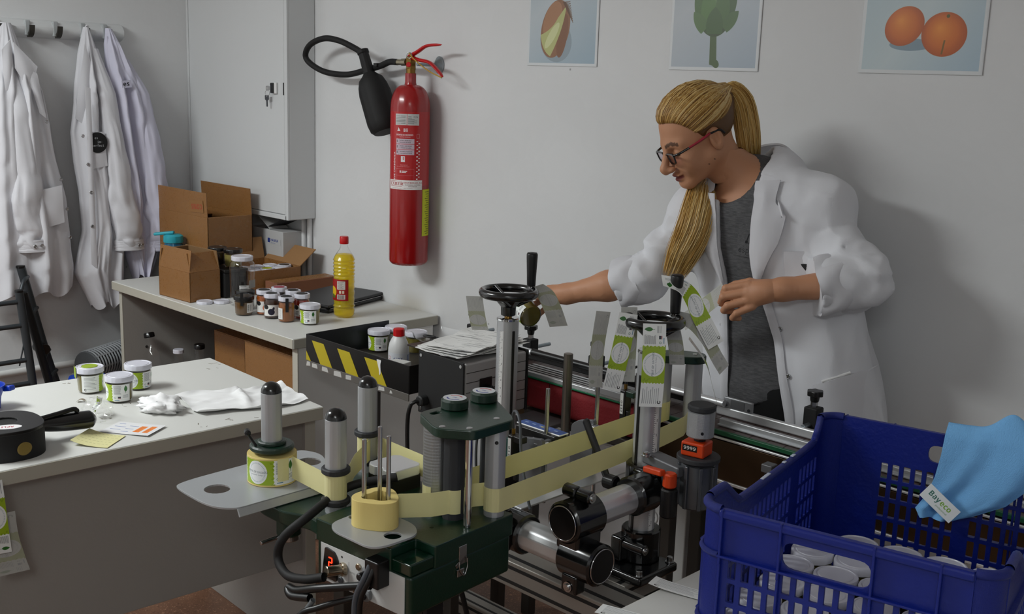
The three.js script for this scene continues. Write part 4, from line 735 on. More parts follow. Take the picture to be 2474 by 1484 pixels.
// notes
{
  const note = canvasTex(256, 128, (g, W, H) => { g.fillStyle = '#d9d9da'; g.fillRect(0, 0, W, H); g.fillStyle = '#6f7fae'; for (let i = 0; i < 6; i++) { g.fillRect(20 + (i % 2) * 70, 20 + i * 16, 34 + (i * 13) % 30, 4); } g.fillStyle = '#df7f3a'; g.fillRect(150, 30, 34, 70); g.fillRect(200, 24, 30, 76); g.fillStyle = '#b75d20'; g.font = '14px sans-serif'; g.save(); g.translate(170, 98); g.rotate(-PI / 2); g.fillText('ETIQUETA', 0, 0); g.fillText('ENVASE', 0, 48); g.restore(); });
  single('note_card', 'white note card with orange highlighter and blue handwriting', 'note', sheet(8, 8, (u, v) => [(u - 0.5) * 0.13, 0.0012 + 0.003 * u * u, (0.5 - v) * 0.085], 0.0006).all, mat(0xffffff, 0.8, 0, { map: note }), [2.128, 0.7402, 1.497], [0, 0.55, 0]);
  const st = canvasTex(256, 256, (g, W, H) => { g.fillStyle = '#d8d39c'; g.fillRect(0, 0, W, H); g.fillStyle = '#8d8964'; for (let i = 0; i < 40; i++) g.fillRect(20 + (i % 8) * 28, 24 + Math.floor(i / 8) * 44, 12 + (i * 7) % 10, 3); });
  single('sticky_note', 'pale yellow sticky note with pencil scribbles and curled edge', 'note', sheet(10, 10, (u, v) => [(u - 0.5) * 0.092, 0.0015 + 0.012 * Math.pow(1 - u, 3), (0.5 - v) * 0.092], 0.0006).all, mat(0xffffff, 0.85, 0, { map: st }), [2.157, 0.7405, 1.60], [0, 0.65, 0]);
  single('tape_scrap', 'small brown curled scrap behind the film', 'scrap', sheet(6, 6, (u, v) => [(u - 0.5) * 0.022, 0.002 + 0.006 * Math.sin(u * 3), (v - 0.5) * 0.012], 0.0006).all, mat(0x8b8172, 0.8), [1.828, 0.7403, 1.492], [0, 0.9, 0]);
  single('tape_end', 'curled beige tape end behind the tape dispenser', 'tape', sheet(10, 6, (u, v) => [(u - 0.5) * 0.03, 0.004 + 0.02 * v + 0.004 * Math.sin(u * 8), 0.01 * Math.sin(v * 3)], 0.0006).all, mat(0xa8935c, 0.6), [1.955, 0.7402, 1.70], [0, 0.6, 0]);
}
// paper tissue: crumpled ball and flat sheet
{
  const g = new THREE.IcosahedronGeometry(1, 5), p = g.attributes.position;
  for (let i = 0; i < p.count; i++) { const x = p.getX(i), y = p.getY(i), z = p.getZ(i); const n = Math.abs(noise3(x * 2.4 + 1, y * 2.4, z * 2.4)), n2 = Math.abs(noise3(x * 5 + 11, y * 5, z * 5)); const k = 0.72 + 1.0 * n + 0.5 * n2; p.setXYZ(i, x * 0.062 * k, Math.max(0.0008, 0.016 + y * 0.026 * k), z * 0.046 * k); }
  const gg = mergeVertices(g.deleteAttribute('normal').deleteAttribute('uv')); gg.computeVertexNormals();
  single('paper_tissue', 'crumpled white paper tissue ball on the front desk', 'tissue', uvm(gg), M.tissue, [2.03, 0.74, 1.372], [0, 0.5, 0]);
  single('paper_sheet', 'wide rumpled white paper towel lying flat on the front desk', 'tissue', sheet(56, 36, (u, v) => {
    const ed = Math.min(u, 1 - u, v, 1 - v), w = 0.010 * Math.abs(noise3(u * 5, v * 4, 2)) + 0.006 * Math.abs(Math.sin((u * 1.3 + v) * 6)) * noise3(u * 9, v * 7, 7) * 2 + 0.012 * Math.exp(-Math.pow((v - 0.45 - 0.12 * u) / 0.03, 2)) * (0.5 + 0.5 * Math.sin(u * 4));
    return [(u - 0.5) * 0.20 + 0.02 * Math.sin(v * 5) + 0.012 * noise3(v * 7, 3, u * 2), 0.002 + Math.max(0, w) + 0.010 * Math.exp(-ed * 30) * (0.5 + noise3(u * 6, v * 6, 4)), (v - 0.5) * 0.30 + 0.018 * noise3(u * 5, 9, v * 2)];
  }, 0.0006).all, M.tissue, [2.075, 0.7405, 1.155], [0, -0.12, 0]);
}
// label strips -------------------------------------------------------------
// strip following a centre line: pts [x,y,z] centre, side vectors [x,y,z]; printed face on the +normal side
function labelStrip(name, label, pts, sides, o = {}) {
  const c = new THREE.CatmullRomCurve3(pts.map(p => V(...p))), sc = new THREE.CatmullRomCurve3(sides.map(p => V(...p)));
  const w = (o.w ?? LABEL_H) * (o.flip ? -1 : 1);
  const fn = (u, v) => { const p = c.getPoint(u), s = sc.getPoint(u).normalize(); return [p.x + s.x * w * (0.5 - v), p.y + s.y * w * (0.5 - v), p.z + s.z * w * (0.5 - v)]; };
  const t = thing(name, label, 'label strip', [0, 0, 0], 0, o.group);
  const s = sheet(o.n || 28, 4, fn, 0.0003); if (o.uScale) for (const g of [s.face, s.back]) { const uv = g.attributes.uv; for (let i = 0; i < uv.count; i++) uv.setX(i, uv.getX(i) * o.uScale); }
  part(t, 'printed_face', s.face, labelMat); part(t, 'liner_face', s.back, linerMat);
  return t;
}
// strip hanging over the front desk edge at the picture border
labelStrip('label_strip', 'label strip hanging over the edge of the front desk', [[2.255, 0.735, 1.885], [2.262, 0.69, 1.884], [2.263, 0.62, 1.88], [2.262, 0.57, 1.876]], [[0, 0.02, 1], [0, 0.02, 1], [0, 0.05, 1], [0, 0.08, 1]]);
labelStrip('label_strip', 'blank backing strip hanging below the front desk edge', [[2.250, 0.655, 1.872], [2.251, 0.60, 1.868], [2.254, 0.55, 1.858], [2.258, 0.515, 1.85]], [[0, 0, 1], [0, 0.02, 1], [0, 0.05, 1], [0, 0.05, 1]], { w: 0.07, flip: true });
// small hardware helpers
const bolt = (r = 0.006, h = 0.009) => merge([cylb(r, h, 0.001, 20).translate(0, h / 2, 0), cyl(r * 1.5, 0.0016, 20).translate(0, 0.0008, 0), at(cyl(r * 0.55, 0.0004, 6), 0, h + 0.0001, 0)]);
function boltAt(t, x, y, z, rot, r, h) { return part(t, 'bolt', bolt(r, h), M.steel, [x, y, z], rot); }
const rulerTex = canvasTex(64, 1024, (g, W, H) => { g.fillStyle = '#dcdcda'; g.fillRect(0, 0, W, H); g.fillStyle = '#1d1d20'; for (let i = 0; i < 100; i++) g.fillRect(0, i * 10.24, i % 10 === 0 ? 34 : i % 5 === 0 ? 24 : 14, 2); g.font = 'bold 22px sans-serif'; for (let i = 1; i < 14; i++) { g.save(); g.translate(40, H - i * 73); g.fillText(String(i % 10), -4, 8); g.restore(); } });
const rulerMat = mat(0xffffff, 0.5, 0, { map: rulerTex });
const knurl = grayTex(64, (u, v) => 0.5 + 0.5 * Math.sin((u + v) * PI * 16) * Math.sin((u - v) * PI * 16));
const knurlMat = mat(0xa9abae, 0.42, 0.8, { bumpMap: rep(knurl, 6, 9), bumpScale: 0.0006 });

// ---------- collection tray ----------
{
  const t = thing('collection_tray', 'dark metal collection tray with yellow and black hazard stripes', 'tray', [2.0, 0.66, 0.552]);
  const L = 0.507, D = 0.335;
  part(t, 'floor_plate', box(L, 0.004, D, 0.001), mat(0x4b4742, 0.4, 0.5), [0, 0.057, 0]);
  part(t, 'front_wall', box(L, 0.085, 0.003, 0.001), M.black, [0, 0.0985, D / 2]);
  part(t, 'front_lip', box(L, 0.022, 0.004, 0.001), mat(0x77736e, 0.45, 0.5), [0, 0.046, D / 2 + 0.0005]);
  part(t, 'side_wall', box(0.003, 0.085, D, 0.001), mat(0x1a1d22, 0.4), [-L / 2, 0.0985, 0]);
  part(t, 'side_wall', box(0.003, 0.085, 0.12, 0.001), M.black, [L / 2, 0.0985, D / 2 - 0.06]);
  for (const [i, u] of [[0, -0.016], [1, 0.032], [2, 0.165], [3, 0.30], [4, 0.43]].entries()) {
    const x0 = -L / 2 + u[1], w = 0.062, sl = 0.045, y0 = 0.0575, y1 = 0.126;
    const a = Math.max(-L / 2 + 0.002, x0), pts = u[1] < 0 ? [[-L / 2 + 0.001, y0], [x0 + w + 0.01 - 0.03, y0], [-L / 2 + 0.001, y0 + 0.03]] : u[1] > 0.4 ? [[x0 + sl, y0], [L / 2 - 0.002, y0], [L / 2 - 0.012, y0 + 0.02], [x0 + w, y1], [x0, y1]] : [[x0 + sl, y0], [x0 + sl + w, y0], [x0 + w, y1], [x0, y1]];
    if (i === 4) continue;
    part(t, 'hazard_stripe', extr(poly(pts), 0.0006), mat(0xb8a51c, 0.5), [0, 0, D / 2 + 0.0015], null, 'yellow diagonal tape');
  }
  for (const [x, w, h] of [[-0.24, 0.022, 0.016], [-0.205, 0.03, 0.014], [-0.15, 0.034, 0.014], [-0.085, 0.04, 0.018], [-0.03, 0.028, 0.016], [0.085, 0.02, 0.012], [0.13, 0.03, 0.014], [0.175, 0.014, 0.01]]) part(t, 'worn_paint', extr(roundPoly([[-w / 2, -h / 2], [w / 2, -h / 2 + rr(0, 0.004)], [w / 2 - rr(0, 0.008), h / 2], [-w / 2 + rr(0, 0.004), h / 2 - rr(0, 0.004)]], 0.002), 0.0004), mat(0xc2c0bc, 0.6), [x, 0.046, D / 2 + 0.0026], null, 'pale chipped patch');
  part(t, 'glue_drip', extr(roundPoly([[-0.014, 0.02], [0.008, 0.02], [0.004, 0.008], [0.006, -0.02], [0.001, -0.028], [-0.003, -0.008]], 0.004), 0.001), M.whitePlastic, [0.12, 0.112, D / 2 + 0.002], null, 'white dried drip');
  part(t, 'support_leg', box(0.03, 0.66, 0.03, 0.003), M.darkAlu, [0.18, -0.275 + 0.0, -0.05]); part(t, 'support_leg', box(0.03, 0.66, 0.03, 0.003), M.darkAlu, [-0.18, -0.275, -0.05]);
}
jar('paté jar in the tray behind the hazard stripes, text label shown', 'wide', content.pate, M.whiteLid, [1.80, 0.7195, 0.47], face(1.80, 0.47, 0.80), { label: labelMat, group: 'jars in the tray' });
jar('paté jar in the tray half hidden behind the white bottle, green label', 'wide', content.pate, M.whiteLid, [1.795, 0.7195, 0.3935], face(1.795, 0.39, 0.62), { label: labelMat, group: 'jars in the tray' });
jar('unlabelled paté jar in the tray next to the white bottle', 'wide', content.pate, M.whiteLid, [1.893, 0.7195, 0.388], 0, { group: 'jars in the tray' });
{
  const t = thing('chemical_bottle', 'white plastic bottle with red cap in the tray', 'bottle', [2.0, 0.7195, 0.55], camTurn(2.0, 0.55));
  part(t, 'body', latheS([[0, 0.001], [0.028, 0], [0.033, 0.004], [0.033, 0.05], [0.0325, 0.062], [0.029, 0.077], [0.022, 0.091], [0.0165, 0.099], [0.016, 0.104]], 36), mat(0xd3d3d2, 0.4));
  part(t, 'cap', lathe([[0.0165, 0.099], [0.0182, 0.1], [0.0178, 0.12], [0.016, 0.122], [0, 0.1225]], 32), M.redPlastic);
  const tx = canvasTex(256, 128, (g, W, H) => { g.fillStyle = '#d4d6da'; g.fillRect(0, 0, W, H); g.strokeStyle = '#aeb6c8'; g.lineWidth = 1; for (let i = 0; i < 9; i++) { g.beginPath(); g.moveTo(60, 10 + i * 13); g.lineTo(200, 10 + i * 13); g.stroke(); } g.fillStyle = '#1c2a78'; g.font = 'bold 30px sans-serif'; g.fillText('ORB Y', 78, 66); g.beginPath(); g.arc(122, 96, 9, 0, 7); g.fill(); g.strokeStyle = '#b33'; g.lineWidth = 3; g.strokeRect(14, 36, 26, 26); g.fillStyle = '#98a2bf'; g.fillRect(212, 20, 40, 90); });
  part(t, 'label', new THREE.CylinderGeometry(0.0334, 0.0334, 0.044, 32, 1, true, -1.3, 2.6), mat(0xffffff, 0.5, 0, { map: tx }), [0, 0.028, 0]);
}
single('small_box', 'small white cardboard box in the tray corner', 'box', box(0.06, 0.045, 0.05, 0.003), mat(0xc9c9c6, 0.7), [2.085, 0.742, 0.62], [0, 0.25, 0]);
{
  const t = thing('clamshell_pack', 'open clear plastic clamshell with dark metal clips', 'plastic pack', [2.125, 0.7975, 0.455], 0.05);
  part(t, 'tray_shell', sheet(20, 16, (u, v) => { const e = Math.min(u, 1 - u, v, 1 - v); return [(u - 0.5) * 0.21, 0.003 + 0.032 * Math.exp(-e * 16), (v - 0.5) * 0.13]; }, 0.001).all, M.plasticClear);
  for (let i = 0; i < 9; i++) part(t, 'clip', new THREE.TorusGeometry(rr(0.012, 0.02), 0.0035, 8, 18), i % 3 ? M.rubber : M.darkSteel, [rr(-0.07, 0.07), 0.009 + 0.003 * (i % 4), rr(-0.04, 0.04)], [PI / 2 + rr(-0.2, 0.2), 0, rr(0, 3)]);
}

// ---------- slat conveyor ----------
{
  const t = thing('slat_conveyor', 'slat chain conveyor with green wear strips and guide rails', 'conveyor');
  const x0 = 2.26, x1 = 4.75, L = x1 - x0, xm = (x0 + x1) / 2, sm = mat(0x4a3b38, 0.5), gm = mat(0x05502f, 0.45);
  const sg = box(0.0445, 0.006, 0.155, 0.001, 1);
  for (let i = 0; i < 54; i++) part(t, 'slat', sg, sm, [x0 + 0.03 + i * 0.0457, 0.807, 0.463]);
  part(t, 'chain_bed', box(L, 0.02, 0.14, 0.002), M.rubber, [xm, 0.792, 0.463]);
  part(t, 'wear_strip', box(L, 0.012, 0.010, 0.003), gm, [xm, 0.806, 0.548]); part(t, 'wear_strip', box(L, 0.012, 0.010, 0.003), gm, [xm, 0.806, 0.378]);
  part(t, 'edge_trim', box(L, 0.006, 0.006, 0.002), M.alu, [xm, 0.794, 0.553]);
  part(t, 'side_plate', box(L, 0.10, 0.006, 0.001), mat(0x4a3a2a, 0.3, 0.8), [xm, 0.738, 0.549]); part(t, 'side_plate', box(L, 0.10, 0.006, 0.001), M.aluGrey, [xm, 0.738, 0.376]);  // near plate: amber reflections on the steel put into its brown colour
  part(t, 'lower_trim', box(L, 0.008, 0.008, 0.002), M.alu, [xm, 0.688, 0.552]);
  // guide rails
  part(t, 'guide_rail', box(1.62, 0.024, 0.014, 0.005), M.alu, [3.92, 0.822, 0.434]);
  part(t, 'guide_rail', box(1.55, 0.018, 0.012, 0.003), M.aluSatin, [3.945, 0.82, 0.508]);
  part(t, 'guide_lip', box(1.55, 0.004, 0.016, 0.001), M.aluSatin, [3.945, 0.8135, 0.513]);
  part(t, 'guide_rail', cyl(0.009, 0.85, 16).rotateZ(PI / 2), M.alu, [2.715, 0.845, 0.45]);
  part(t, 'guide_backing', box(0.85, 0.03, 0.012, 0.003), M.black, [2.715, 0.832, 0.43]);
  part(t, 'infeed_plate', box(0.23, 0.006, 0.155, 0.001), mat(0x4f463e, 0.4, 0.4), [2.145, 0.793, 0.463]);
  const sp = part(t, 'sensor_plate', box(0.085, 0.03, 0.008, 0.004), mat(0x9d9fa2, 0.4, 0.6), [3.172, 0.846, 0.436]);
  part(sp, 'sensor_grille', box(0.04, 0.02, 0.0015, 0.0005), mat(0x8b8d90, 0.5, 0.6, { bumpMap: rep(knurl, 60), bumpScale: 0.002 }), [0, 0, 0.0046]);
  for (const s of [-1, 1]) part(sp, 'screw', cylb(0.004, 0.002, 0.0005).rotateX(PI / 2), M.darkSteel, [s * 0.033, -0.006, 0.0048]);
  // star knobs with clamp blocks and cross rods
  const kx = [2.172, 2.415, 2.672, 3.351];
  for (const x of kx) {
    const z = 0.40, c = part(t, 'clamp_block', box(0.036, x > 3 ? 0.075 : 0.05, 0.034, 0.004), M.blackMatte, [x, x > 3 ? 0.838 : 0.84, z - 0.01]);
    const top = (x > 3 ? 0.0375 : 0.025);
    part(c, 'collar', cylb(0.0085, 0.014, 0.001, 6), M.steel, [0, top + 0.006, 0]);
    const sh = new THREE.Shape(); for (let i = 0; i <= 48; i++) { const a = i / 48 * PI * 2, r = 0.0185 * (1 + 0.09 * Math.cos(a * 6)); i ? sh.lineTo(r * Math.cos(a), r * Math.sin(a)) : sh.moveTo(r, 0); }
    part(c, 'star_knob', merge([lathe([[0.0095, 0], [0.0105, 0.004], [0.012, 0.018], [0.0, 0.018]], 24), slab(sh, 0.009, 0.002).translate(0, 0.016, 0)]), M.black, [0, top + 0.013, 0]);
    part(c, 'cross_rod', cylb(0.0055, 0.13, 0.001, 16).rotateX(PI / 2), M.zinc, [0.0, -0.004, -0.02]);
  }
  // far end bracket visible at the right
  part(t, 'bracket_block', box(0.028, 0.02, 0.028, 0.003), M.aluGrey, [3.36, 0.77, 0.585]);
  part(t, 'bracket_post', box(0.014, 0.16, 0.012, 0.002), M.darkAlu, [3.358, 0.68, 0.585]); part(t, 'bracket_post', box(0.014, 0.16, 0.012, 0.002), M.darkAlu, [3.405, 0.68, 0.568]);
  part(t, 'bracket_rod', cylb(0.007, 0.07, 0.001).rotateZ(PI / 2), M.steel, [3.385, 0.70, 0.585]);
  for (const x of [2.45, 3.05, 4.3]) for (const z of [0.395, 0.53]) part(t, 'conveyor_leg', box(0.035, 0.69, 0.03, 0.003), M.darkAlu, [x, 0.345, z]);
}
// ---------- wrap-around belt unit ----------
{
  const t = thing('wrap_belt_unit', 'red foam wrap belt under a slotted aluminium profile', 'belt unit');
  part(t, 'belt', box(0.40, 0.082, 0.05, 0.02, 4), M.redBelt, [2.825, 0.8, 0.625]);
  part(t, 'belt_seam', box(0.0012, 0.078, 0.0006, 0.0002), M.black, [2.735, 0.802, 0.6504]);
  part(t, 'lower_profile', box(0.38, 0.024, 0.05, 0.003), M.darkAlu, [2.835, 0.744, 0.625]);
  const pr = part(t, 'top_profile', box(0.39, 0.012, 0.075, 0.002), M.alu, [2.80, 0.852, 0.61]);
  for (const z of [-0.022, -0.006, 0.010, 0.024]) part(pr, 'profile_groove', box(0.385, 0.0015, 0.005, 0.0004), M.rubber, [0, 0.0062, z]);
  part(t, 'green_edge', box(0.39, 0.004, 0.004, 0.001), mat(0x0a7048, 0.5), [2.80, 0.845, 0.6495]);
  const pl = part(t, 'end_plate', slab(roundPoly([[-0.07, -0.035], [0.05, -0.035], [0.06, 0], [0.05, 0.035], [-0.07, 0.035]], [0.004, 0.03, 0.02, 0.03, 0.004]), 0.014, 0.001), M.aluSatin, [2.965, 0.858, 0.625]);
  boltAt(pl, 0.02, 0.0141, -0.012, null, 0.005, 0.004); boltAt(pl, 0.02, 0.0141, 0.014, null, 0.005, 0.004);
  part(t, 'adjust_bolt', cylb(0.006, 0.03, 0.001).rotateZ(PI / 2), M.steel, [2.885, 0.864, 0.636]);
  part(t, 'mount_plate', box(0.12, 0.012, 0.1, 0.003), M.aluGrey, [2.76, 0.76, 0.72]);
  part(t, 'tension_handle', cylb(0.006, 0.06, 0.002).rotateZ(PI / 2), mat(0x6a1416, 0.5), [2.90, 0.895, 0.56], [0, 0.3, 0]);
  part(t, 'hold_bar', cyl(0.01, 0.36, 16).rotateZ(PI / 2), M.black, [2.77, 0.885, 0.565]);
}
// ---------- motor control box ----------
{
  const t = thing('motor_box', 'ribbed aluminium motor control box with black end plate and switch', 'control box', [2.617, 0.775, 0.812]);
  part(t, 'body', box(0.162, 0.155, 0.215, 0.006), mat(0xb2b0af, 0.5, 0.5), [0, 0.0775, -0.004]);
  for (const y of [0.03, 0.055, 0.08, 0.105, 0.13]) part(t, 'rib_groove', box(0.0012, 0.0018, 0.21, 0.0004), M.darkAlu, [0.0812, y, -0.004]);
  const e = part(t, 'end_plate', box(0.168, 0.162, 0.005, 0.002), M.blackMatte, [0, 0.0785, 0.1115]);
  for (const [x, y] of [[-0.074, 0.07], [0.074, 0.07], [-0.074, -0.07], [0.074, -0.07]]) part(e, 'screw', cylb(0.0045, 0.002, 0.0005).rotateX(PI / 2), M.steel, [x, y, 0.003]);
  part(t, 'back_plate', box(0.168, 0.162, 0.005, 0.002), M.blackMatte, [0, 0.0785, -0.1135]);
  const s = part(t, 'switch_plate', box(0.002, 0.07, 0.042, 0.001), M.black, [0.0822, 0.075, 0.035]);
  part(s, 'switch_knob', box(0.02, 0.018, 0.034, 0.005), M.black, [0.011, 0.002, 0.002], [0.6, 0, 0]);
  part(t, 'cable_gland', cylb(0.014, 0.024, 0.003).rotateX(PI / 2), M.rubber, [-0.055, 0.035, 0.125]);
  part(t, 'cable_gland', cylb(0.012, 0.02, 0.003).rotateX(PI / 2), M.rubber, [0.05, 0.01, 0.122]);
  part(t, 'support_leg', box(0.03, 0.775, 0.03, 0.002), M.darkAlu, [0.0, -0.3875, 0.06]);
  part(t, 'fan_grille', merge([new THREE.TorusGeometry(0.03, 0.002, 8, 28), ...[-0.018, -0.006, 0.006, 0.018].flatMap(q => [at(cyl(0.001, 0.054, 6), q, 0, 0), at(cyl(0.001, 0.054, 6).rotateZ(PI / 2), 0, q, 0)])]), M.whitePlastic, [-0.04, -0.075, 0.10]);
  single('power_cable', 'black cable hanging from the motor control box', 'cable', tube([[2.562, 0.81, 0.942], [2.55, 0.80, 0.965], [2.545, 0.72, 0.97], [2.555, 0.5, 0.965], [2.57, 0.25, 0.96], [2.60, 0.012, 0.97]], 0.0055, 60, 10), M.black);
  // stack of worn paper on top
  const p = thing('paper_stack', 'ragged stack of black streaked paper on the control box', 'paper', [2.60, 0.938, 0.80], 0.12);
  const ptx = canvasTex(512, 512, (g, W, H) => { g.fillStyle = '#e9e9e7'; g.fillRect(0, 0, W, H); g.strokeStyle = '#55565a'; for (let i = 0; i < 55; i++) { g.lineWidth = 1 + hash2(i, 1) * 2; const y = hash2(i, 2) * H, x = hash2(i, 3) * W * 0.7; g.beginPath(); g.moveTo(x, y); g.lineTo(x + 60 + hash2(i, 4) * 190, y + (hash2(i, 5) - 0.5) * 12); g.stroke(); } });
  const pm = mat(0xffffff, 0.85, 0, { map: ptx });
  for (let i = 0; i < 4; i++) part(p, 'paper_layer', sheet(18, 18, (u, v) => [(u - 0.5) * (0.165 - i * 0.006) + 0.004 * noise3(v * 6, i, 1), 0.001 + i * 0.005 + 0.008 * Math.pow(Math.abs(u - 0.5) * 2, 4) * (0.4 + noise3(u * 5, v * 5, i)) + 0.003 * Math.abs(noise3(u * 4, v * 4, i * 3)), (0.5 - v) * (0.255 - i * 0.008) + 0.005 * noise3(u * 6, 3, i)], 0.0012).all, pm, [0, 0, 0], [0, 0.09 * i - 0.1, 0]);
}

// ---------- stand: base frame, posts, hand wheels, clamps ----------
const handGeo = latheS([[0, 0], [0.0095, 0], [0.0105, 0.003], [0.0115, 0.03], [0.0135, 0.07], [0.0135, 0.078], [0.0115, 0.082], [0.004, 0.081], [0, 0.080]], 28);
function handWheel(t, x, y, z, ang, r) {
  const h = part(t, 'hand_wheel', merge([
    new THREE.TorusGeometry(r - 0.009, 0.0095, 14, 48).rotateX(PI / 2).scale(1, 1.15, 1).translate(0, 0.052, 0),
    lathe([[0.014, -0.004], [0.0175, -0.002], [0.0185, 0.018], [0.032, 0.034], [0.036, 0.041], [0.028, 0.041], [0, 0.036]], 40), ...[0.4, 2.49, 4.59].map(a => between([Math.sin(a) * 0.016, 0.028, Math.cos(a) * 0.016], [Math.sin(a) * (r - 0.01), 0.05, Math.cos(a) * (r - 0.01)], l => box(0.03, l, 0.008, 0.003)))]), M.blackGloss, [x, y, z]);
  part(h, 'handle', handGeo, M.black, [Math.sin(ang) * (r - 0.009), 0.063, Math.cos(ang) * (r - 0.009)]);
  part(h, 'handle_ferrule', cylb(0.009, 0.008, 0.001, 18), M.chrome, [Math.sin(ang) * (r - 0.009), 0.06, Math.cos(ang) * (r - 0.009)]);
  return h;
}
function frameBar(t, a, b, w, h) { // slotted aluminium extrusion
  const A = V(...a), B = V(...b), L = A.distanceTo(B), along = Math.abs(A.x - B.x) > Math.abs(A.z - B.z);
  const c = [(a[0] + b[0]) / 2, a[1], (a[2] + b[2]) / 2], p = part(t, 'frame_bar', along ? box(L, h, w, 0.003) : box(w, h, L, 0.003), mat(0xa5a19a, 0.42, 0.55), c);
  for (const q of [-0.28, 0.28]) { part(p, 'slot', along ? box(L - 0.004, 0.003, w * 0.13, 0.0005) : box(w * 0.13, 0.003, L - 0.004, 0.0005), M.rubber, along ? [0, h / 2 - 0.001, q * w] : [q * w, h / 2 - 0.001, 0]); part(p, 'slot', along ? box(L - 0.004, h * 0.14, 0.003, 0.0005) : box(0.003, h * 0.14, L - 0.004, 0.0005), M.rubber, along ? [0, q * h, w / 2 - 0.001] : [w / 2 - 0.001, q * h, 0]); }
  return p;
}
{
  const t = thing('machine_stand', 'aluminium machine stand with two ruled posts and black hand wheels', 'machine stand');
  const Y = 0.60;
  frameBar(t, [2.35, Y - 0.03, 1.07], [3.50, Y - 0.03, 1.07], 0.09, 0.06);
  frameBar(t, [2.35, 0.16, 0.72], [3.50, 0.16, 0.72], 0.06, 0.06);
  frameBar(t, [3.47, Y - 0.03, 0.60], [3.47, Y - 0.03, 1.02], 0.045, 0.06);
  frameBar(t, [2.79, Y - 0.031, 0.80], [2.79, Y - 0.031, 1.02], 0.06, 0.058);
  frameBar(t, [3.26, Y - 0.031, 0.88], [3.26, Y - 0.031, 1.02], 0.09, 0.058);
  part(t, 'frame_leg', box(0.045, Y - 0.06, 0.045, 0.003), mat(0x4f4c47, 0.4, 0.6), [3.45, (Y - 0.06) / 2, 1.07]); part(t, 'frame_leg', box(0.045, Y - 0.06, 0.045, 0.003), mat(0x4f4c47, 0.4, 0.6), [2.42, (Y - 0.06) / 2, 1.07]);
  part(t, 'frame_leg', box(0.045, Y - 0.06, 0.045, 0.003), mat(0x4f4c47, 0.4, 0.6), [3.45, (Y - 0.06) / 2, 0.72]); part(t, 'frame_leg', box(0.045, Y - 0.06, 0.045, 0.003), mat(0x4f4c47, 0.4, 0.6), [2.42, (Y - 0.06) / 2, 0.72]);
  part(t, 'gusset', extr(poly([[0, 0], [0.14, 0], [0.14, -0.16]]), 0.01, 0.001), M.blackMatte, [3.29, Y - 0.06, 1.05]);
  for (const [px, pz, top, r] of [[2.785, 0.862, 1.052, 0.0262], [3.262, 0.92, 1.075, 0.0275]]) {
    const p = part(t, 'post', merge([cylb(r, top - Y, 0.002, 40)]), M.aluSatin, [px, (top + Y) / 2, pz]);
    const H = top - Y;
    part(p, 'post_slot', box(0.007, H * 0.8, 0.004, 0.0015), M.black, [Math.sin(px < 3 ? 1.35 : -0.15) * r, px < 3 ? 0.02 : 0, Math.cos(px < 3 ? 1.35 : -0.15) * r], [0, px < 3 ? 1.35 : -0.15, 0]);
    part(p, 'ruler', new THREE.CylinderGeometry(r + 0.0006, r + 0.0006, H * (px < 3 ? 0.62 : 0.95), 10, 1, true, px < 3 ? 0.0 : 1.15, 0.42), rulerMat, [0, px < 3 ? 0.06 : 0, 0]);
    part(p, 'post_cap', cylb(r + 0.001, 0.008, 0.002, 40), M.chrome, [0, H / 2, 0]);
    part(p, 'spindle', cylb(0.009, 0.03, 0.001, 20), M.brass, [0, H / 2 + 0.012, 0]);
    handWheel(t, px, top + 0.012, pz, 2.92, px < 3 ? 0.072 : 0.066);
  }
  // base block of the near post
  const bp = part(t, 'base_plate', box(0.13, 0.02, 0.13, 0.006), M.blackGloss, [3.27, Y + 0.0105, 0.945]);
  for (const [x, z] of [[-0.052, 0.052], [0.052, 0.052], [0.052, -0.052], [-0.052, -0.052]]) boltAt(bp, x, 0.0105, z, null, 0.0065, 0.012);
  part(t, 'base_clamp', merge([cylb(0.042, 0.07, 0.003, 36).translate(0, 0.035, 0), at(box(0.03, 0.055, 0.06, 0.006), -0.02, 0.03, 0.03)]), M.blackGloss, [3.262, Y + 0.02, 0.92]);
  part(t, 'clamp_ear', cylb(0.012, 0.07, 0.002, 24).rotateZ(PI / 2), M.blackGloss, [3.275, Y + 0.062, 0.965]);
  boltAt(t, 3.31, Y + 0.062, 0.965, [0, 0, -PI / 2], 0.006, 0.004);
  part(t, 'base_clamp', cylb(0.04, 0.12, 0.003, 36), M.blackMatte, [2.785, Y + 0.06, 0.862]); boltAt(t, 2.82, Y + 0.08, 0.882, [PI / 2, 0.8, 0], 0.005, 0.004);
  // collar on the near post and cross joint
  part(t, 'collar', merge([cylb(0.040, 0.055, 0.004, 40), at(box(0.06, 0.05, 0.05, 0.008), 0.03, 0, 0.02)]), M.blackGloss, [3.262, 0.808, 0.92]);
  part(t, 'collar_clamp', merge([cylb(0.041, 0.06, 0.004, 40).rotateX(PI / 2)]), M.blackGloss, [3.30, 0.792, 0.985]);
  part(t, 'cross_tube', cylb(0.031, 0.21, 0.002, 48).rotateX(PI / 2), M.alu, [3.292, 0.785, 1.075]);
  const j = part(t, 'cross_joint', merge([cylb(0.042, 0.085, 0.004, 48).rotateX(PI / 2), at(box(0.06, 0.05, 0.07, 0.008), 0.005, -0.035, 0)]), M.blackGloss, [3.292, 0.785, 1.165]);
  part(j, 'end_cap', merge([cylb(0.034, 0.004, 0.001, 40).rotateX(PI / 2)]), M.black, [0, 0, 0.043]); part(j, 'cap_ring', new THREE.TorusGeometry(0.034, 0.0013, 8, 48), M.chrome, [0, 0, 0.0445]);
  for (const s of [-0.018, 0.018]) part(j, 'joint_ear', cylb(0.013, 0.034, 0.003, 24).rotateZ(PI / 2), M.blackGloss, [s, 0.05, 0.0]);
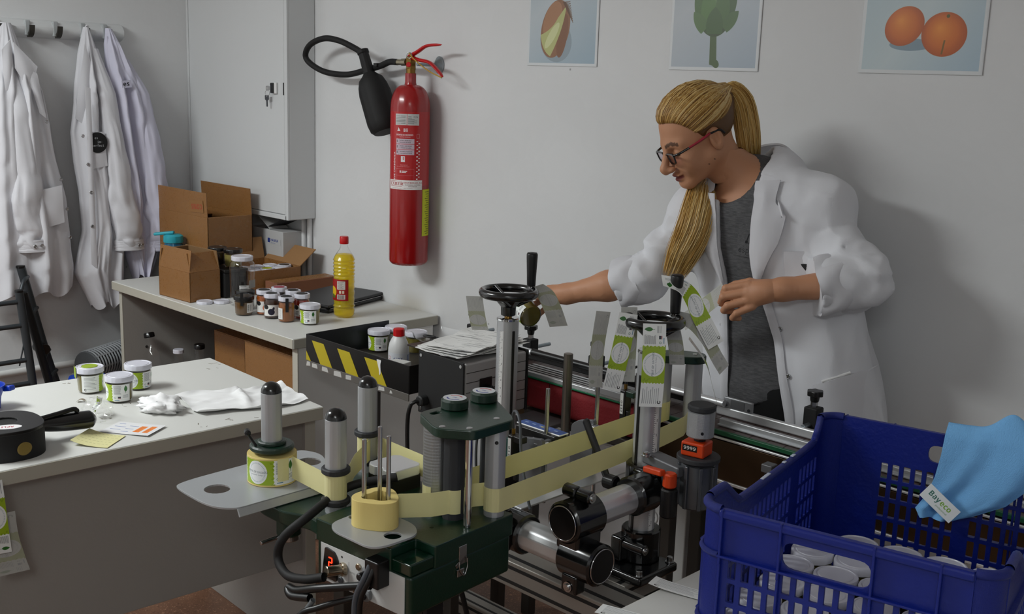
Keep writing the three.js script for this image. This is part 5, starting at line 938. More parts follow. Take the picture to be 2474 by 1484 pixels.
  boltAt(j, 0.035, 0.05, 0.0, [0, 0, -PI / 2], 0.0065, 0.004);
  const k = part(t, 'cross_joint', merge([cylb(0.042, 0.085, 0.004, 48).rotateZ(PI / 2), at(box(0.04, 0.04, 0.03, 0.006), -0.01, -0.045, 0.02)]), M.blackGloss, [3.318, 0.708, 1.168]);
  part(k, 'end_cap', cylb(0.034, 0.004, 0.001, 40).rotateZ(PI / 2), M.black, [0.043, 0, 0]); part(k, 'cap_ring', new THREE.TorusGeometry(0.034, 0.0013, 8, 48).rotateY(PI / 2), M.chrome, [0.0445, 0, 0]);
  boltAt(k, -0.01, -0.05, 0.036, [PI / 2, 0, 0], 0.007, 0.005);
  part(t, 'cross_tube', cylb(0.031, 0.2, 0.002, 48).rotateZ(PI / 2), M.alu, [3.215, 0.708, 1.168]);
  part(t, 'head_clamp', merge([cylb(0.042, 0.07, 0.004, 40).rotateZ(PI / 2), at(box(0.05, 0.09, 0.06, 0.01), -0.01, 0.01, 0.05), at(cylb(0.02, 0.06, 0.004, 24), 0.005, 0.04, 0.06)]), M.blackGloss, [3.13, 0.708, 1.168]);
  boltAt(t, 3.135, 0.778, 1.228, null, 0.009, 0.016);
  // black clamp lever
  part(t, 'clamp_lever', merge([between([3.215, 0.80, 0.985], [3.13, 0.905, 0.965], L => cylb(0.009, L, 0.004, 16).scale(1, 1, 0.7)), at(cylb(0.016, 0.03, 0.003, 20).rotateZ(PI / 2), 3.225, 0.795, 0.985)]), M.black);
  part(t, 'lever_disc', cylb(0.034, 0.006, 0.002, 32), M.darkAlu, [3.2, 0.742, 0.985]);
  // orange clamp lever with hub
  part(t, 'orange_lever', merge([cylb(0.014, 0.03, 0.003, 20), at(box(0.055, 0.013, 0.016, 0.004), -0.034, 0.012, 0.008, 0, -0.2, 0.12)]), M.orange, [3.375, 0.842, 0.985]);
  part(t, 'lever_hub', cylb(0.017, 0.06, 0.003, 24), M.black, [3.375, 0.795, 0.985]);
  part(t, 'bracket_arm', box(0.12, 0.022, 0.04, 0.004), M.aluGrey, [3.325, 0.853, 0.935], [0, -0.2, 0]);
  boltAt(t, 3.292, 0.865, 0.957, null, 0.007, 0.008); boltAt(t, 3.355, 0.868, 0.91, null, 0.007, 0.012);
}
{ // adjustment knob with digit counter on the geared adjuster
  const t = thing('position_adjuster', 'knurled adjustment knob above an orange digit counter and geared drive', 'adjuster', [3.395, 0.775, 0.92]);
  part(t, 'gear_body', merge([cylb(0.036, 0.095, 0.004, 12).translate(0, 0.05, 0), ...[0, 1, 2, 3, 4, 5, 6, 7].map(i => at(box(0.008, 0.09, 0.008, 0.002), Math.cos(i * PI / 4) * 0.037, 0.05, Math.sin(i * PI / 4) * 0.037, 0, -i * PI / 4, 0)), at(box(0.05, 0.08, 0.04, 0.006), -0.045, 0.045, 0.01)]), mat(0x5f6266, 0.4, 0.7));
  part(t, 'flange_disc', cylb(0.044, 0.011, 0.002, 48), M.greyRubber, [0, 0.106, 0]);
  const th = camTurn(3.395, 0.92) - 0.42;
  const c = part(t, 'counter', box(0.05, 0.03, 0.045, 0.004), M.orange, [-0.003, 0.127, 0.004], [0, th, 0], 'orange counter housing');
  const dt = canvasTex(128, 64, (g, W, H) => { g.fillStyle = '#161412'; g.fillRect(0, 0, W, H); g.fillStyle = '#d9d6d0'; g.font = 'bold 46px monospace'; g.fillText('9999', 8, 48); });
  part(c, 'digit_window', new THREE.PlaneGeometry(0.032, 0.013), mat(0xffffff, 0.3, 0, { map: dt }), [-0.005, 0.003, 0.0228], null, 'digit window showing four nines');
  part(t, 'shaft', cylb(0.012, 0.012, 0.001), M.black, [0, 0.146, 0]);
  const kk = part(t, 'knob', cylb(0.0275, 0.054, 0.002, 48), knurlMat, [0, 0.178, 0]);
  part(kk, 'set_screw', cylb(0.0032, 0.002, 0.0005).rotateX(PI / 2), M.black, [Math.sin(0.75) * 0.0275, -0.014, Math.cos(0.75) * 0.0275], [0, 0.75, 0]);
  part(kk, 'knob_cap', cylb(0.0285, 0.013, 0.003, 40), M.greyRubber, [0, 0.033, 0]);
}

// ---------- labelling head ----------
const Yb = 0.818, TH = 0.08;
const hd = (x, z) => { const c = Math.cos(TH), s = Math.sin(TH); return [3.1436 + x * c + z * s, 1.451 - x * s + z * c]; };
{
  const t = thing('labelling_head', 'dark green label dispensing head with rollers, control panel and cables', 'labelling machine', [3.1436, 0, 1.451], TH);
  const inv = (x, z) => { const dx = x - 3.1436, dz = z - 1.451, c = Math.cos(TH), s = Math.sin(TH); return [dx * c - dz * s, dx * s + dz * c]; };
  const I = (x, y, z) => { const q = inv(x, z); return [q[0], y, q[1]]; };
  part(t, 'case', box(0.244, 0.075, 0.262, 0.006), M.greenPaint, [0, 0.742, 0.002]);
  const lidS = roundPoly([[-0.123, 0.135], [0.123, 0.135], [0.123, -0.075], [0.075, -0.075], [0.075, -0.136], [-0.123, -0.136]], 0.005);
  part(t, 'case_lid', slab(lidS, 0.038, 0.002), M.greenPaint, [0, 0.7795, 0]);
  part(t, 'corner_insert', box(0.046, 0.022, 0.058, 0.003), phys(0x03291a, 0.2, { clearcoat: 0.6 }), [0.099, 0.792, 0.105]);
  for (const [x, z] of [[0.06, 0.02], [0.09, -0.0], [0.06, -0.07]]) part(t, 'screw', cylb(0.0045, 0.002, 0.0006, 20), M.steel, [x, 0.8185, z]);
  part(t, 'warning_sign', extr(poly([[-0.013, -0.01], [0.013, -0.01], [0, 0.013]]), 0.0004).rotateX(-PI / 2), mat(0xb8a51c, 0.5), [0.045, 0.8182, -0.03], [0, 0.6, 0]);
  // control panel
  const ptx = canvasTex(512, 192, (g, W, H) => {
    g.fillStyle = '#cdcdcb'; g.fillRect(0, 0, W, H); g.strokeStyle = '#55565a'; g.lineWidth = 2; g.beginPath(); g.moveTo(180, 40); g.lineTo(180, 186); g.moveTo(240, 60); g.lineTo(240, 186); g.stroke();
    g.fillStyle = '#333'; g.font = '13px sans-serif'; g.fillText('ENC', 118, 168); g.fillText('FOTO', 186, 96); g.fillText('STOP', 186, 168); g.beginPath(); g.arc(136, 30, 6, 0, 7); g.fill();
  });
  const pn = part(t, 'control_panel', box(0.218, 0.072, 0.002, 0.0006), mat(0xcfcfcd, 0.45), [0.0, 0.741, 0.1342]);
  part(pn, 'panel_print', new THREE.PlaneGeometry(0.216, 0.07), mat(0xffffff, 0.45, 0, { map: ptx }), [0, 0, 0.0012]);
  const dsp = part(pn, 'display', extr(roundPoly([[-0.022, -0.028], [0.018, -0.03], [0.022, 0.01], [0.012, 0.026], [-0.014, 0.03]], 0.005), 0.003, 0.0006), M.blackGloss, [-0.08, 0.002, 0.001]);
  part(dsp, 'lit_digit', merge([at(box(0.009, 0.0022, 0.0006, 0.0002), 0, 0.009, 0), at(box(0.009, 0.0022, 0.0006, 0.0002), 0, 0, 0), at(box(0.009, 0.0022, 0.0006, 0.0002), 0, -0.009, 0), at(box(0.0022, 0.009, 0.0006, 0.0002), 0.0045, 0.0045, 0), at(box(0.0022, 0.009, 0.0006, 0.0002), -0.0045, -0.0045, 0)]), new THREE.MeshStandardMaterial({ color: 0x300000, emissive: 0xff2a10, emissiveIntensity: 3 }), [0.002, 0.004, 0.0042], null, 'glowing red digit');
  part(pn, 'connector', merge([cylb(0.0125, 0.008, 0.001, 28).rotateX(PI / 2), at(cylb(0.0095, 0.03, 0.001, 28).rotateX(PI / 2), 0, 0, 0.018)]), mat(0xb9ad98, 0.22, 1), [-0.045, 0.003, 0.004], [-0.1, -0.3, 0]);
  for (const [x, y] of [[0.022, 0.018], [0.018, -0.024]]) { const d = part(pn, 'dial', cylb(0.0125, 0.008, 0.001, 32).rotateX(PI / 2), knurlMat, [x, y, 0.005]); part(d, 'dial_knob', cylb(0.007, 0.018, 0.002, 18).rotateX(PI / 2), M.black, [-0.002, -0.002, 0.012]); }
  for (const [x, y] of [[-0.052, -0.021], [-0.03, -0.024], [-0.005, 0.02], [-0.012, -0.027]]) part(pn, 'socket', merge([cylb(0.0065, 0.004, 0.001, 24).rotateX(PI / 2)]), x > -0.03 ? mat(0xb9ad98, 0.25, 1) : M.darkSteel, [x, y, 0.003]);
  // black cable duct on panel
  part(t, 'cable_duct', box(0.034, 0.05, 0.03, 0.003), M.black, [0.055, 0.775, 0.148]);
  // latch on the right face
  const la = part(t, 'latch', merge([at(box(0.003, 0.035, 0.02, 0.001), 0, 0.008, 0), at(box(0.004, 0.014, 0.018, 0.001), 0.001, -0.024, 0.006), at(tube([[0.004, 0.0, -0.008], [0.005, -0.015, -0.008], [0.005, -0.03, 0.0], [0.005, -0.015, 0.012], [0.004, 0, 0.012]], 0.0012, 24, 6), 0, 0, 0), at(box(0.003, 0.008, 0.03, 0.001), 0, -0.004, 0.004, 0.5, 0, 0)]), M.steel, [0.1235, 0.775, 0.005]);
  part(t, 'support_post', box(0.045, 0.70, 0.045, 0.003), mat(0x2c2c2e, 0.4, 0.4), [0.06, 0.35, 0.03]);
  for (const dx of [-0.01, 0.01]) part(t, 'post_groove', box(0.006, 0.69, 0.002, 0.0005), M.black, [0.06 + dx, 0.35, 0.0528]);
  part(t, 'post_foot', box(0.3, 0.03, 0.3, 0.005), M.darkAlu, [0.03, 0.015, 0]);
  // rollers on the case
  const R5 = I(3.232, 0, 1.336), KN = I(3.152, 0, 1.412), R2 = I(3.192, 0, 1.402), CH = I(3.243, 0, 1.414), B1 = I(3.165, 0, 1.30);
  part(t, 'guide_roller', cylb(0.0192, 0.178, 0.001, 40), M.aluSatin, [R5[0], Yb + 0.089, R5[2]]); part(t, 'roller_screw', cylb(0.0035, 0.0015, 0.0004).rotateX(PI / 2), M.black, [R5[0] + 0.0135, 0.965, R5[2] + 0.0135], [0, 0.78, 0]);
  part(t, 'drive_roller', cylb(0.0235, 0.172, 0.001, 48), knurlMat, [KN[0], Yb + 0.086, KN[2]], null, 'knurled silver roller');
  part(t, 'pressure_roller', cylb(0.0205, 0.172, 0.001, 40), M.greyRubber, [R2[0], Yb + 0.086, R2[2]], null, 'dark rubber roller');
  part(t, 'roller_axle', cylb(0.011, 0.02, 0.002, 24), M.black, [R2[0], Yb + 0.008, R2[2]]);
  part(t, 'chrome_rod', merge([cylb(0.0072, 0.178, 0.001, 28), cylb(0.004, 0.03, 0.001, 20).translate(0, -0.09, 0)]), M.chrome, [CH[0], Yb + 0.093, CH[2]]);
  part(t, 'spacer_rod', cylb(0.008, 0.172, 0.001, 24), M.darkSteel, [B1[0], Yb + 0.086, B1[2]]);
  const tp = [[3.111, 1.405], [3.118, 1.425], [3.195, 1.458], [3.215, 1.457], [3.262, 1.42], [3.258, 1.318], [3.235, 1.30], [3.135, 1.245], [3.11, 1.252]].map(([x, z]) => { const q = inv(x, z); return [q[0], -q[1]]; });
  const ps = roundPoly(tp, 0.012); const sl = inv(3.135, 1.40); rhole(ps, sl[0], -sl[1], 0.012, 0.022, 0.005);
  part(t, 'top_plate', slab(ps, 0.014, 0.002), M.greenPaint, [0, 0.99, 0]);
  const swirl = canvasTex(128, 128, (g, W, H) => { g.fillStyle = '#c9cbcf'; g.fillRect(0, 0, W, H); g.strokeStyle = '#25358a'; g.lineWidth = 9; g.beginPath(); g.arc(64, 64, 40, 0.2, 2.6); g.stroke(); g.strokeStyle = '#b4252c'; g.beginPath(); g.arc(64, 64, 40, 3.4, 5.4); g.stroke(); g.fillStyle = '#25358a'; g.font = 'bold 20px sans-serif'; g.fillText('ON', 48, 70); });
  const stickMat = mat(0xffffff, 0.35, 0, { map: swirl });
  for (const [x, z] of [[3.135, 1.352], [3.135, 1.276]]) { const q = I(x, 1.004, z), k = part(t, 'turn_knob', cylb(0.0262, 0.022, 0.004, 40), M.greenPaint, [q[0], 1.0152, q[2]]); part(k, 'knob_sticker', new THREE.CircleGeometry(0.0222, 36).rotateX(-PI / 2), stickMat, [0, 0.0113, 0], null, 'round arrow sticker'); }
  for (const [x, z] of [[3.232, 1.336], [3.243, 1.414], [3.205, 1.445], [3.14, 1.255]]) { const q = I(x, 0, z); part(t, 'plate_screw', merge([cylb(0.0062, 0.003, 0.0008, 20), at(cyl(0.009, 0.001, 20), 0, -0.001, 0)]), M.steel, [q[0], 1.0055, q[2]]); }
  // arm and unwind side
  const arm = [[3.03, 1.36], [3.03, 1.58], [2.98, 1.575], [2.93, 1.60], [2.86, 1.60], [2.80, 1.585], [2.785, 1.54], [2.80, 1.51], [2.90, 1.50], [2.84, 1.36], [2.83, 1.32], [2.86, 1.30], [2.89, 1.31], [2.95, 1.44]].map(([x, z]) => { const q = inv(x, z); return [q[0], -q[1]]; });
  part(t, 'swing_arm', slab(roundPoly(arm, 0.014), 0.022, 0.003), M.greenPaint, [0, 0.776, 0]);
  { const q = I(2.915, 0, 1.575), h = part(t, 'pivot_hub', cylb(0.024, 0.03, 0.002, 32), M.greenPaint, [q[0], 0.76, q[2]]); part(h, 'clamp_ring', merge([cylb(0.021, 0.012, 0.002, 32), at(cylb(0.004, 0.05, 0.001, 14).rotateX(PI / 2), -0.01, 0, 0.035)]), M.steel, [0.0, -0.02, 0.0]); }
  const pl = [[2.70, 1.40], [2.712, 1.70], [2.74, 1.712], [2.86, 1.712], [2.90, 1.68], [2.898, 1.45], [2.75, 1.38]].map(([x, z]) => { const q = inv(x, z); return [q[0], -q[1]]; });
  const plS = roundPoly(pl, [0.02, 0.07, 0.05, 0.05, 0.02, 0.02, 0.03]); { const a = inv(2.79, 1.655), b = inv(2.775, 1.43); hole(plS, a[0], -a[1], 0.025); hole(plS, b[0], -b[1], 0.025); }
  part(t, 'support_plate', slab(plS, 0.003, 0.0006), mat(0xaeb1b4, 0.35, 0.3), [0, 0.8155, 0]);
  { const q = I(2.901, 0, 1.565); part(t, 'plate_lip', box(0.004, 0.016, 0.225, 0.001), mat(0xaeb1b4, 0.35, 0.3), [q[0], 0.809, q[2]], [0, -0.07, 0.5]); }
  for (const [x, z, y0, y1, fl] of [[2.813, 1.545, 0.82, 1.0, 0], [2.993, 1.522, 0.80, 0.985, 1], [2.853, 1.338, 0.80, 0.985, 1]]) {
    const q = I(x, 0, z), r = 0.0203, p = part(t, 'spindle_roller', cylb(r, y1 - y0, 0.001, 40), M.aluSatin, [q[0], (y0 + y1) / 2, q[2]]);
    part(p, 'dome_cap', latheS([[0, 0.0205], [0.006, 0.0198], [0.012, 0.017], [0.0165, 0.0125], [0.0195, 0.006], [0.0205, 0]].reverse(), 32), M.blackGloss, [0, (y1 - y0) / 2, 0]);
    if (fl) { for (const fy of [0.823, 0.884]) part(p, 'flange', cylb(0.0275, 0.011, 0.002, 40), M.greyRubber, [0, fy - (y0 + y1) / 2, 0]); }
  }
  { const q = I(2.813, 0, 1.545), f = part(t, 'roll_flange', merge([cylb(0.0435, 0.012, 0.003, 48), cylb(0.028, 0.008, 0.002, 40).translate(0, 0.009, 0)]), M.greenPaint, [q[0], 0.889, q[2]]);
    part(f, 'wing_screw', merge([between([-0.005, 0.006, 0.034], [-0.012, 0.03, 0.047], L => cylb(0.0028, L, 0.0005, 12)), between([-0.021, 0.036, 0.044], [-0.004, 0.036, 0.054], L => cylb(0.0062, L, 0.003, 14))]), M.black); }
  // rewind spindle: plate and three rods
  const rp = [[3.085, 1.535], [3.095, 1.608], [3.125, 1.625], [3.222, 1.622], [3.236, 1.60], [3.236, 1.525], [3.20, 1.50], [3.11, 1.50]].map(([x, z]) => { const q = inv(x, z); return [q[0], -q[1]]; });
  const rs = roundPoly(rp, 0.02); { const a = inv(3.21, 1.56), b = inv(3.10, 1.56); hole(rs, a[0], -a[1], 0.0155); hole(rs, b[0], -b[1], 0.01); }
  part(t, 'rewind_plate', slab(rs, 0.003, 0.0006), mat(0xaeb1b4, 0.35, 0.3), [0, 0.829, 0]);
  part(t, 'rewind_hub', cylb(0.02, 0.012, 0.002, 24), M.greenPaint, [...I(3.15, 0.823, 1.545)]);
  for (const [x, z, y] of [[3.135, 1.565, 0.99], [3.135, 1.53, 1.006], [3.172, 1.54, 1.0]]) { const q = I(x, 0, z); part(t, 'rewind_rod', cylb(0.0042, y - 0.832, 0.0008, 18), M.steel, [q[0], (y + 0.832) / 2, q[2]]); }
  // stepper motor
  { const q = I(3.0, 0, 1.385), m = part(t, 'motor', box(0.075, 0.075, 0.075, 0.004), M.black, [q[0], 0.812, q[2]], [0, -TH, 0]);
    const mt = canvasTex(256, 256, (g, W, H) => { g.fillStyle = '#c9c8c8'; g.fillRect(0, 0, W, H); g.fillStyle = '#b04040'; for (let i = 0; i < 5; i++) g.fillRect(70, 120 + i * 18, 110 - i * 8, 7); g.fillStyle = '#4a5680'; for (let i = 0; i < 4; i++) g.fillRect(60 + i * 8, 40 + i * 16, 120, 6); g.fillStyle = '#222'; g.fillRect(90, 222, 80, 10); });
    const top = roundPoly([[-0.04, -0.03], [-0.03, -0.04], [-0.012, -0.04], [-0.008, -0.034], [0.008, -0.034], [0.012, -0.04], [0.03, -0.04], [0.04, -0.03], [0.04, 0.03], [0.03, 0.04], [-0.03, 0.04], [-0.04, 0.03]], 0.004);
    const cv = part(m, 'motor_cover', slab(top, 0.016, 0.002), M.alu, [0, 0.037, 0]); part(cv, 'rating_label', new THREE.CircleGeometry(0.032, 36).rotateX(-PI / 2), mat(0xffffff, 0.5, 0, { map: mt }), [0, 0.0163, 0], null, 'round printed rating label'); }
  // far roller group over the conveyor
  const FA = I(3.082, 0, 0.635), FB = I(3.137, 0, 0.585);
  part(t, 'guide_roller', cylb(0.0225, 0.145, 0.001, 40), M.aluSatin, [FA[0], 0.902, FA[2]]); part(t, 'guide_roller', cylb(0.0205, 0.145, 0.001, 40), M.aluSatin, [FB[0], 0.902, FB[2]]);
  const fp = [[3.05, 0.63], [3.06, 0.66], [3.085, 0.668], [3.16, 0.605], [3.168, 0.58], [3.145, 0.555], [3.12, 0.56], [3.075, 0.585]].map(([x, z]) => { const q = inv(x, z); return [q[0], -q[1]]; });
  part(t, 'far_top_plate', slab(roundPoly(fp, 0.012), 0.014, 0.002), M.greenPaint, [0, 0.975, 0]); for (const [x, z] of [[3.082, 0.635], [3.137, 0.585]]) { const q = I(x, 0, z); part(t, 'plate_screw', cylb(0.0062, 0.003, 0.0008, 20), M.steel, [q[0], 0.991, q[2]]); }
  { const A = I(3.17, 0, 1.32), B = I(3.12, 0, 0.6), L = Math.hypot(A[0] - B[0], A[2] - B[2]); part(t, 'peel_beam', box(0.03, 0.018, L, 0.003), M.greenPaint, [(A[0] + B[0]) / 2, 0.812, (A[2] + B[2]) / 2], [0, Math.atan2(A[0] - B[0], A[2] - B[2]), 0]); }
}
{ // label roll on its spindle
  const t = thing('label_roll', 'thick roll of printed labels on the unwinding spindle', 'label roll', [2.813, 0.8195, 1.545], camTurn(2.813, 1.545));
  part(t, 'wound_core', lathe([[0.0215, 0.0], [0.0478, 0.0], [0.0485, 0.001], [0.0485, 0.0565], [0.0478, 0.0575], [0.0215, 0.0575], [0.0215, 0.0]], 56), M.ribbonRoll);
  part(t, 'outer_label', new THREE.CylinderGeometry(0.0489, 0.0489, 0.05, 48, 1, true, -2.35, 3.4), labelMat, [0, 0.029, 0]);
  part(t, 'outer_liner', new THREE.CylinderGeometry(0.0487, 0.0487, 0.0565, 48, 1, true), M.ribbonRoll, [0, 0.0288, 0]);
}
{ // rewound liner
  const s = new THREE.Shape(); const R = 0.041; for (let i = 0; i <= 60; i++) { const a = i / 60 * PI * 2, r = R * (1 + 0.10 * Math.cos(3 * a + 0.5)); i ? s.lineTo(r * Math.cos(a), r * Math.sin(a)) : s.moveTo(r, 0); }
  const h = new THREE.Path(); for (let i = 0; i <= 40; i++) { const a = -i / 40 * PI * 2, r = 0.0225 * (1 + 0.22 * Math.cos(3 * a + 0.5)); const x = r * Math.cos(a), y = r * Math.sin(a); i ? h.lineTo(x, y) : h.moveTo(x, y); } s.holes.push(h);
  single('rewound_liner', 'yellow rounded triangular block of rewound label liner around three rods', 'label roll', slab(s, 0.049, 0.001, 3), M.ribbonRoll, [3.1475, 0.8335, 1.546], [0, 0.2, 0]);
}
{ // the ribbon of liner running through the machine
  const band = (pts, y0, y1, n) => { const c = new THREE.CatmullRomCurve3(pts.map(p => V(p[0], 0, p[1])), false, 'catmullrom', 0.15); return sheet(n, 4, (u, v) => { const p = c.getPoint(u); return [p.x, y0 + (y1 - y0) * v, p.z]; }, 0.0003).all; };
  const t = thing('label_ribbon', 'pale yellow label liner ribbon running between the rollers', 'ribbon');
  // each run bends with the roller it meets
  const arc = (cx, cz, r, a0, a1, n = 8) => Array.from({ length: n + 1 }, (_, i) => { const a = a0 + (a1 - a0) * i / n; return [cx + r * Math.sin(a), cz + r * Math.cos(a)]; });
  part(t, 'unwind_run', band([...arc(2.813, 1.545, 0.0495, 1.2, 1.9, 3), ...arc(2.993, 1.522, 0.0208, -0.9, 0.9 + 0.9, 8), ...arc(2.853, 1.338, 0.0208, 2.0, -0.9 - 0.4, 6).reverse().slice(0, 0)], 0.83, 0.876, 80), M.ribbon);
  part(t, 'dancer_run', band([...arc(2.993, 1.522, 0.0209, 1.7, 2.9, 5), [2.93, 1.43], ...arc(2.853, 1.338, 0.0209, 1.2, -1.2, 8).map(p => p)], 0.83, 0.876, 60), M.ribbon);
  part(t, 'feed_run', band([...arc(2.853, 1.338, 0.0211, -1.3, -2.6, 4), [2.93, 1.325], [3.05, 1.33], [3.127, 1.37], ...arc(3.152, 1.412, 0.0241, -2.2, -0.4 + 0.9, 6)], 0.83, 0.876, 70), M.ribbon);
  part(t, 'rewind_run', band([...arc(3.192, 1.402, 0.0212, 1.5, 0.35, 6), [3.19, 1.452], [3.17, 1.48], [3.152, 1.505]], 0.832, 0.878, 40), M.ribbon);
  part(t, 'return_run', band([...arc(3.192, 1.402, 0.0214, 2.4, 1.5, 4).reverse().slice(0, 0), [3.205, 1.385], [3.20, 1.36], [3.212, 1.335], ...arc(3.232, 1.336, 0.0198, -1.57, -1.57 + PI - 0.1, 10).map(p => p), [3.243, 1.2], [3.23, 1.0], [3.215, 0.8], [3.20, 0.70], [3.17, 0.64], ...arc(3.137, 0.585, 0.021, 0.6, 2.4, 5)], 0.83, 0.876, 140), M.ribbon);
  part(t, 'print_run', band([[3.13, 1.37], [3.135, 1.30], [3.13, 1.1], [3.12, 0.9], [3.11, 0.72], ...arc(3.082, 0.635, 0.0231, 1.3, 3.2, 6)], 0.83, 0.876, 90), M.ribbon);
}
{ // print and sensor unit between the ribbon runs
  const t = thing('print_unit', 'date printing unit with blue scale, grey side plate and thin rods', 'printer');
  part(t, 'side_plate', extr(roundPoly([[-0.032, -0.075], [0.034, -0.075], [0.034, 0.065], [-0.01, 0.055], [-0.032, 0.04]], 0.01), 0.008, 0.001), M.aluGrey, [3.06, 0.815, 0.885]);
  part(t, 'side_plate', extr(roundPoly([[-0.032, -0.075], [0.034, -0.075], [0.034, 0.05], [-0.032, 0.04]], 0.01), 0.008, 0.001), M.aluGrey, [3.05, 0.815, 1.04]);
  const bt = canvasTex(256, 64, (g, W, H) => { g.fillStyle = '#1f4f9c'; g.fillRect(0, 0, W, H); g.fillStyle = '#8fa9d6'; for (let i = 0; i < 5; i++) g.fillRect(20 + i * 44, 22, 20, 12); g.fillStyle = '#d8c23a'; g.beginPath(); g.arc(128, 30, 8, 0, 7); g.fill(); g.fillStyle = '#d23a6a'; g.fillRect(150, 38, 10, 8); });
  const br = part(t, 'printer_body', box(0.12, 0.03, 0.04, 0.003), M.black, [3.02, 0.845, 0.985], [0, 0.0, 0]);
  part(br, 'scale_strip', box(0.13, 0.003, 0.03, 0.001), mat(0xffffff, 0.35, 0, {}), [0, 0.0166, -0.004]); part(br, 'scale_print', new THREE.PlaneGeometry(0.128, 0.028).rotateX(-PI / 2), mat(0xffffff, 0.35, 0, { map: bt }), [0, 0.0184, -0.004], null, 'blue printed scale');
  part(t, 'ribbon_cassette', box(0.05, 0.03, 0.03, 0.003), M.whitePlastic, [3.05, 0.835, 1.03]);
  part(t, 'cross_bar', box(0.012, 0.014, 0.1, 0.002), M.aluGrey, [3.065, 0.845, 1.0]);
  part(t, 'cross_bar', box(0.012, 0.05, 0.03, 0.002), mat(0x10403c, 0.5), [2.995, 0.825, 1.05]);
  for (const [x, z, y] of [[3.05, 1.0, 0.962], [3.09, 0.88, 0.955], [3.075, 0.72, 0.955]]) part(t, 'guide_rod', cylb(0.0048, y - 0.70, 0.0008, 18), M.steel, [x, (y + 0.70) / 2, z]);
  part(t, 'thick_rod', cylb(0.0112, 0.24, 0.001, 28), mat(0x77736c, 0.3, 0.9), [2.915, 0.86, 0.785]);
  part(t, 'rod_clamp', box(0.02, 0.018, 0.02, 0.002), M.steel, [3.10, 0.862, 0.90]);
  const sl = canvasTex(32, 128, (g, W, H) => { g.fillStyle = '#c9c9c6'; g.fillRect(0, 0, W, H); g.fillStyle = '#111'; g.save(); g.translate(24, 120); g.rotate(-PI / 2); g.font = 'bold 24px sans-serif'; g.fillText('CE I-O', 4, 0); g.restore(); });
  const slm = mat(0xffffff, 0.5, 0, { map: sl });
  for (const [x, z, y] of [[3.035, 1.085, 0.835], [3.075, 0.76, 0.885]]) {
    const s = part(t, 'sensor', box(0.016, 0.075, 0.024, 0.003), M.black, [x, y, z]); part(s, 'sensor_label', new THREE.PlaneGeometry(0.009, 0.05), slm, [-0.002, 0.006, 0.0122]); part(s, 'sensor_fork', box(0.008, 0.05, 0.008, 0.001), M.black, [0.014, -0.035, 0.006]);
    part(s, 'sensor_clip', box(0.04, 0.014, 0.02, 0.002), z > 1 ? M.black : M.greenPaint, [0.01, 0.03, 0.0]); part(s, 'sensor_gland', cylb(0.004, 0.012, 0.0005), M.brass, [-0.002, 0.044, 0]);
  }
  part(t, 'lower_tray', box(0.09, 0.004, 0.42, 0.001), M.alu, [3.09, 0.752, 0.95]);
}
// sensor cables
single('sensor_cable', 'grey sensor cable arching in front of the printing unit', 'cable', tube([[3.03, 0.885, 1.085], [3.045, 0.925, 1.10], [3.07, 0.935, 1.115], [3.09, 0.915, 1.125], [3.105, 0.86, 1.135], [3.135, 0.80, 1.15], [3.16, 0.76, 1.16]], 0.0032, 50, 8), mat(0x4e5257, 0.5));
single('sensor_cable', 'thin grey cable looping beside the far ruled post', 'cable', tube([[2.97, 0.84, 1.05], [2.95, 0.87, 1.07], [2.93, 0.85, 1.09], [2.935, 0.78, 1.1], [2.95, 0.70, 1.1]], 0.0032, 40, 8), mat(0x4e5257, 0.5));
single('sensor_cable', 'black sensor cable rising from the green sensor clip', 'cable', tube([[3.073, 0.93, 0.76], [3.072, 0.955, 0.755], [3.085, 0.975, 0.735], [3.10, 0.955, 0.72], [3.10, 0.90, 0.715], [3.10, 0.80, 0.70]], 0.003, 40, 8), M.black);
// cables of the control box
const boxCable = (lab, pts, r, m, n) => single(n || 'machine_cable', lab, 'cable', tube(pts, r, 70, 12), m || M.black);
boxCable('thick black spiral wrapped cable loop beside the control panel', [[3.05, 0.86, 1.42], [2.99, 0.84, 1.49], [3.005, 0.81, 1.60], [2.985, 0.775, 1.635], [2.975, 0.735, 1.64], [3.01, 0.715, 1.645], [3.06, 0.722, 1.64], [3.098, 0.735, 1.625]], 0.0085, M.blackMatte);
boxCable('black plug cable crossing the control panel', [[3.20, 0.748, 1.60], [3.15, 0.735, 1.625], [3.10, 0.72, 1.645], [3.05, 0.70, 1.65], [3.02, 0.695, 1.648], [3.04, 0.688, 1.655], [3.09, 0.70, 1.65]], 0.0075, M.black);
boxCable('grey and black lead hanging below the control panel', [[3.10, 0.70, 1.65], [3.075, 0.66, 1.655], [3.05, 0.60, 1.66], [3.04, 0.5, 1.66], [3.04, 0.2, 1.65], [3.05, 0.01, 1.64]], 0.005, mat(0x6a6d70, 0.5));
boxCable('black plug with tapered sleeve in the lower socket', [[3.16, 0.711, 1.60], [3.14, 0.703, 1.622], [3.11, 0.688, 1.65], [3.085, 0.672, 1.665], [3.06, 0.62, 1.67], [3.05, 0.4, 1.67], [3.06, 0.01, 1.66]], 0.0058, M.black);
boxCable('dark grey cable running down across the white panel from the duct', [[3.205, 0.79, 1.605], [3.20, 0.765, 1.615], [3.185, 0.73, 1.62], [3.18, 0.69, 1.62], [3.185, 0.6, 1.62], [3.19, 0.3, 1.615], [3.19, 0.01, 1.60]], 0.005, mat(0x4a4e54, 0.4));
boxCable('black cable beside the grey one below the duct', [[3.215, 0.79, 1.602], [3.211, 0.765, 1.612], [3.197, 0.73, 1.618], [3.192, 0.69, 1.618], [3.197, 0.6, 1.618], [3.205, 0.3, 1.61], [3.21, 0.01, 1.59]], 0.005, M.black);
